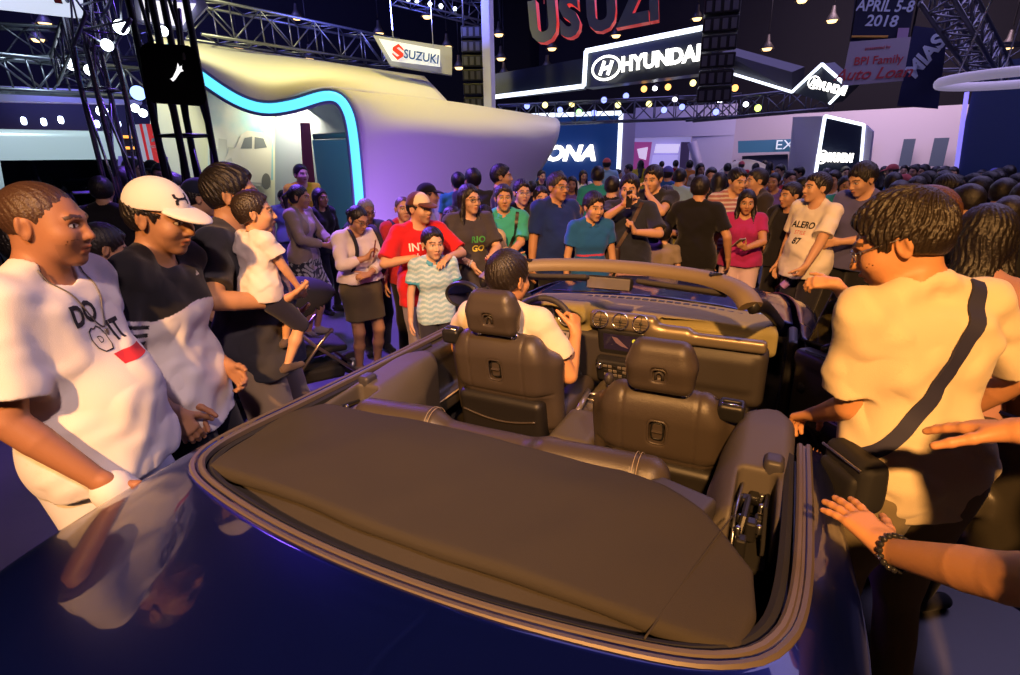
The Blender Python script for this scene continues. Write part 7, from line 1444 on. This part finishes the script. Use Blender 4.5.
visitor(0, 4.934, 1.096, 1.684, 356.1, 'black', 'before the navy display wall')
visitor(0, 13.305, 3.088, 1.722, 104.3, 'grey', 'below the lilac stand')
visitor(1, 15.316, 3.293, 1.809, 373.2, 'yellow', 'below the lilac stand')
visitor(4, 8.120, 1.101, 1.738, 360.5, 'royal blue', 'below the lilac stand')
visitor(0, 6.676, 0.658, 1.731, 349.3, 'sky blue', 'below the lilac stand')
visitor(0, 13.610, 1.629, 1.797, 368.3, 'orange', 'below the lilac stand')
visitor(1, 11.667, 1.105, 1.741, 217.3, 'cream', 'below the lilac stand')
visitor(3, 10.509, 1.891, 1.706, 292.1, 'white', 'below the lilac stand')
visitor(0, 16.505, 2.501, 1.788, 369.7, 'red', 'below the lilac stand')
visitor(2, 18.386, 3.310, 1.753, 371.1, 'black', 'below the lilac stand')
visitor(0, 7.729, 0.371, 1.722, 186.2, 'yellow', 'below the lilac stand')
visitor(1, 5.953, 0.059, 1.694, 365.5, 'black', 'below the lilac stand')
visitor(0, 12.730, 0.631, 1.722, 364.7, 'navy', 'in front of the exit board')
visitor(4, 16.744, 0.634, 1.729, 363.4, 'red', 'in front of the exit board')
visitor(0, 13.773, 0.088, 1.702, 352.2, 'olive', 'in front of the exit board')
visitor(1, 15.785, -0.155, 1.700, 361.0, 'orange', 'in front of the exit board')
visitor(0, 10.793, -0.532, 1.712, 139.9, 'white', 'in front of the exit board')
visitor(3, 7.292, -0.523, 1.655, 160.4, 'violet', 'in front of the exit board')
visitor(0, 8.294, -0.690, 1.657, 209.2, 'red', 'in front of the exit board')
visitor(0, 19.777, 0.139, 1.726, 361.4, 'grey', 'in front of the exit board')
visitor(1, 20.713, 1.172, 1.734, 364.1, 'pink', 'in front of the exit board')
visitor(2, 10.293, -0.856, 1.680, 118.3, 'black', 'in front of the exit board')
visitor(0, 6.292, -0.895, 1.633, 97.7, 'black', 'in front of the exit board')
visitor(0, 7.278, -1.233, 1.676, 155.5, 'white', 'in front of the box stand')
visitor(3, 6.372, -1.287, 1.641, 194.7, 'teal', 'in front of the box stand')
visitor(0, 8.753, -1.614, 1.639, 333.8, 'navy', 'in front of the box stand')
visitor(1, 9.780, -1.264, 1.651, 356.1, 'maroon', 'in front of the box stand')
visitor(1, 7.747, -1.628, 1.584, 353.2, 'black', 'in front of the box stand')
visitor(0, 11.760, -1.654, 1.646, 204.8, 'green', 'in front of the box stand')
visitor(1, 12.687, -2.437, 1.622, 351.8, 'black', 'in dim crowd along far wall')
visitor(4, 11.180, -2.397, 1.683, 81.1, 'royal blue', 'in dim crowd along far wall')
visitor(2, 14.620, -3.064, 1.605, 170.4, 'royal blue', 'in dim crowd along far wall')
visitor(1, 14.597, -3.214, 1.604, 259.9, 'maroon', 'in dim crowd along far wall')
visitor(1, 11.129, -2.736, 1.679, 129.5, 'cream', 'in dim crowd along far wall')
visitor(1, 11.109, -2.850, 1.678, 129.0, 'grey', 'in dim crowd along far wall')
visitor(1, 11.081, -3.010, 1.643, 348.2, 'grey', 'in dim crowd along far wall')
visitor(0, 9.583, -2.855, 1.670, 127.6, 'sky blue', 'in dim crowd along far wall')
visitor(3, 9.566, -2.939, 1.669, 167.2, 'olive', 'in dim crowd along far wall')
visitor(3, 12.463, -3.735, 1.556, 16.4, 'red', 'in dim crowd along far wall')
visitor(1, 14.377, -4.338, 1.573, 75.7, 'olive', 'in dim crowd along far wall')
visitor(3, 10.948, -3.630, 1.590, 165.4, 'white', 'in dim crowd along far wall')
visitor(0, 14.311, -4.612, 1.571, 14.7, 'black', 'in dim crowd along far wall')
visitor(0, 9.441, -3.474, 1.637, 124.3, 'cream', 'in dim crowd along far wall')
visitor(1, 9.415, -3.572, 1.679, 13.7, 'yellow', 'in dim crowd along far wall')
visitor(0, 12.278, -4.476, 1.607, 13.2, 'cream', 'in dim crowd along far wall')
visitor(0, 6.223, -1.737, 1.675, 351.1, 'grey', 'in the dim crowd at far right')
visitor(4, 7.693, -2.054, 1.610, 330.4, 'navy', 'in the dim crowd at far right')
visitor(4, 6.186, -1.978, 1.654, 329.2, 'maroon', 'in the dim crowd at far right')
visitor(3, 6.861, -2.181, 1.678, 78.6, 'violet', 'in the dim crowd at far right')
visitor(0, 6.150, -2.172, 1.695, 167.7, 'black', 'in the dim crowd at far right')
visitor(3, 7.591, -2.609, 1.610, 76.8, 'royal blue', 'in the dim crowd at far right')
visitor(0, 6.775, -2.592, 1.645, 75.7, 'black', 'in the dim crowd at far right')
visitor(1, 6.754, -2.680, 1.666, 255.0, 'violet', 'in the dim crowd at far right')
visitor(1, 8.278, -3.180, 1.625, 164.3, 'maroon', 'in the dim crowd at far right')
visitor(1, 7.455, -3.156, 1.623, 123.2, 'navy', 'in the dim crowd at far right')
visitor(0, 4.591, -2.257, 1.668, 314.1, 'royal blue', 'among people near the right edge')
visitor(1, 5.205, -2.277, 1.664, 105.2, 'maroon', 'among people near the right edge')
visitor(1, 5.698, -1.865, 1.649, 339.5, 'black', 'among people near the right edge')
visitor(0, 2.839, -1.841, 1.633, 323.7, 'black', 'among people near the right edge')
visitor(0, 4.925, -1.630, 1.640, 140.5, 'black', 'among people near the right edge')
visitor(0, 3.661, -1.856, 1.662, 45.8, 'navy', 'among people near the right edge')
visitor(4, 10.424, -3.667, 1.616, 344.6, 'white', 'among people near the right edge')
visitor(1, 3.783, -2.176, 1.684, 332.7, 'teal', 'among people near the right edge')
visitor(0, 3.159, 7.161, 1.989, 302.7, 'navy', 'by the lamp tower near the van')
visitor(2, 3.546, 7.632, 1.954, 282.0, 'royal blue', 'by the lamp tower near the van')
visitor(4, 3.469, 7.213, 1.962, 241.1, 'white', 'by the lamp tower near the van')
visitor(1, 3.252, 6.644, 1.918, 210.3, 'sky blue', 'by the lamp tower near the van')
visitor(1, 2.305, 5.804, 1.887, 403.2, 'black', 'by the lamp tower near the van')
visitor(0, 2.207, 4.822, 1.821, 359.7, 'black', 'by the lamp tower near the van')
for lab, os_ in seen.items():
    if len(os_) > 1:
        for o in os_: o['group'] = lab.replace('man in', 'men in')
for k in range(5):
    if used_c[k] == 0: pass
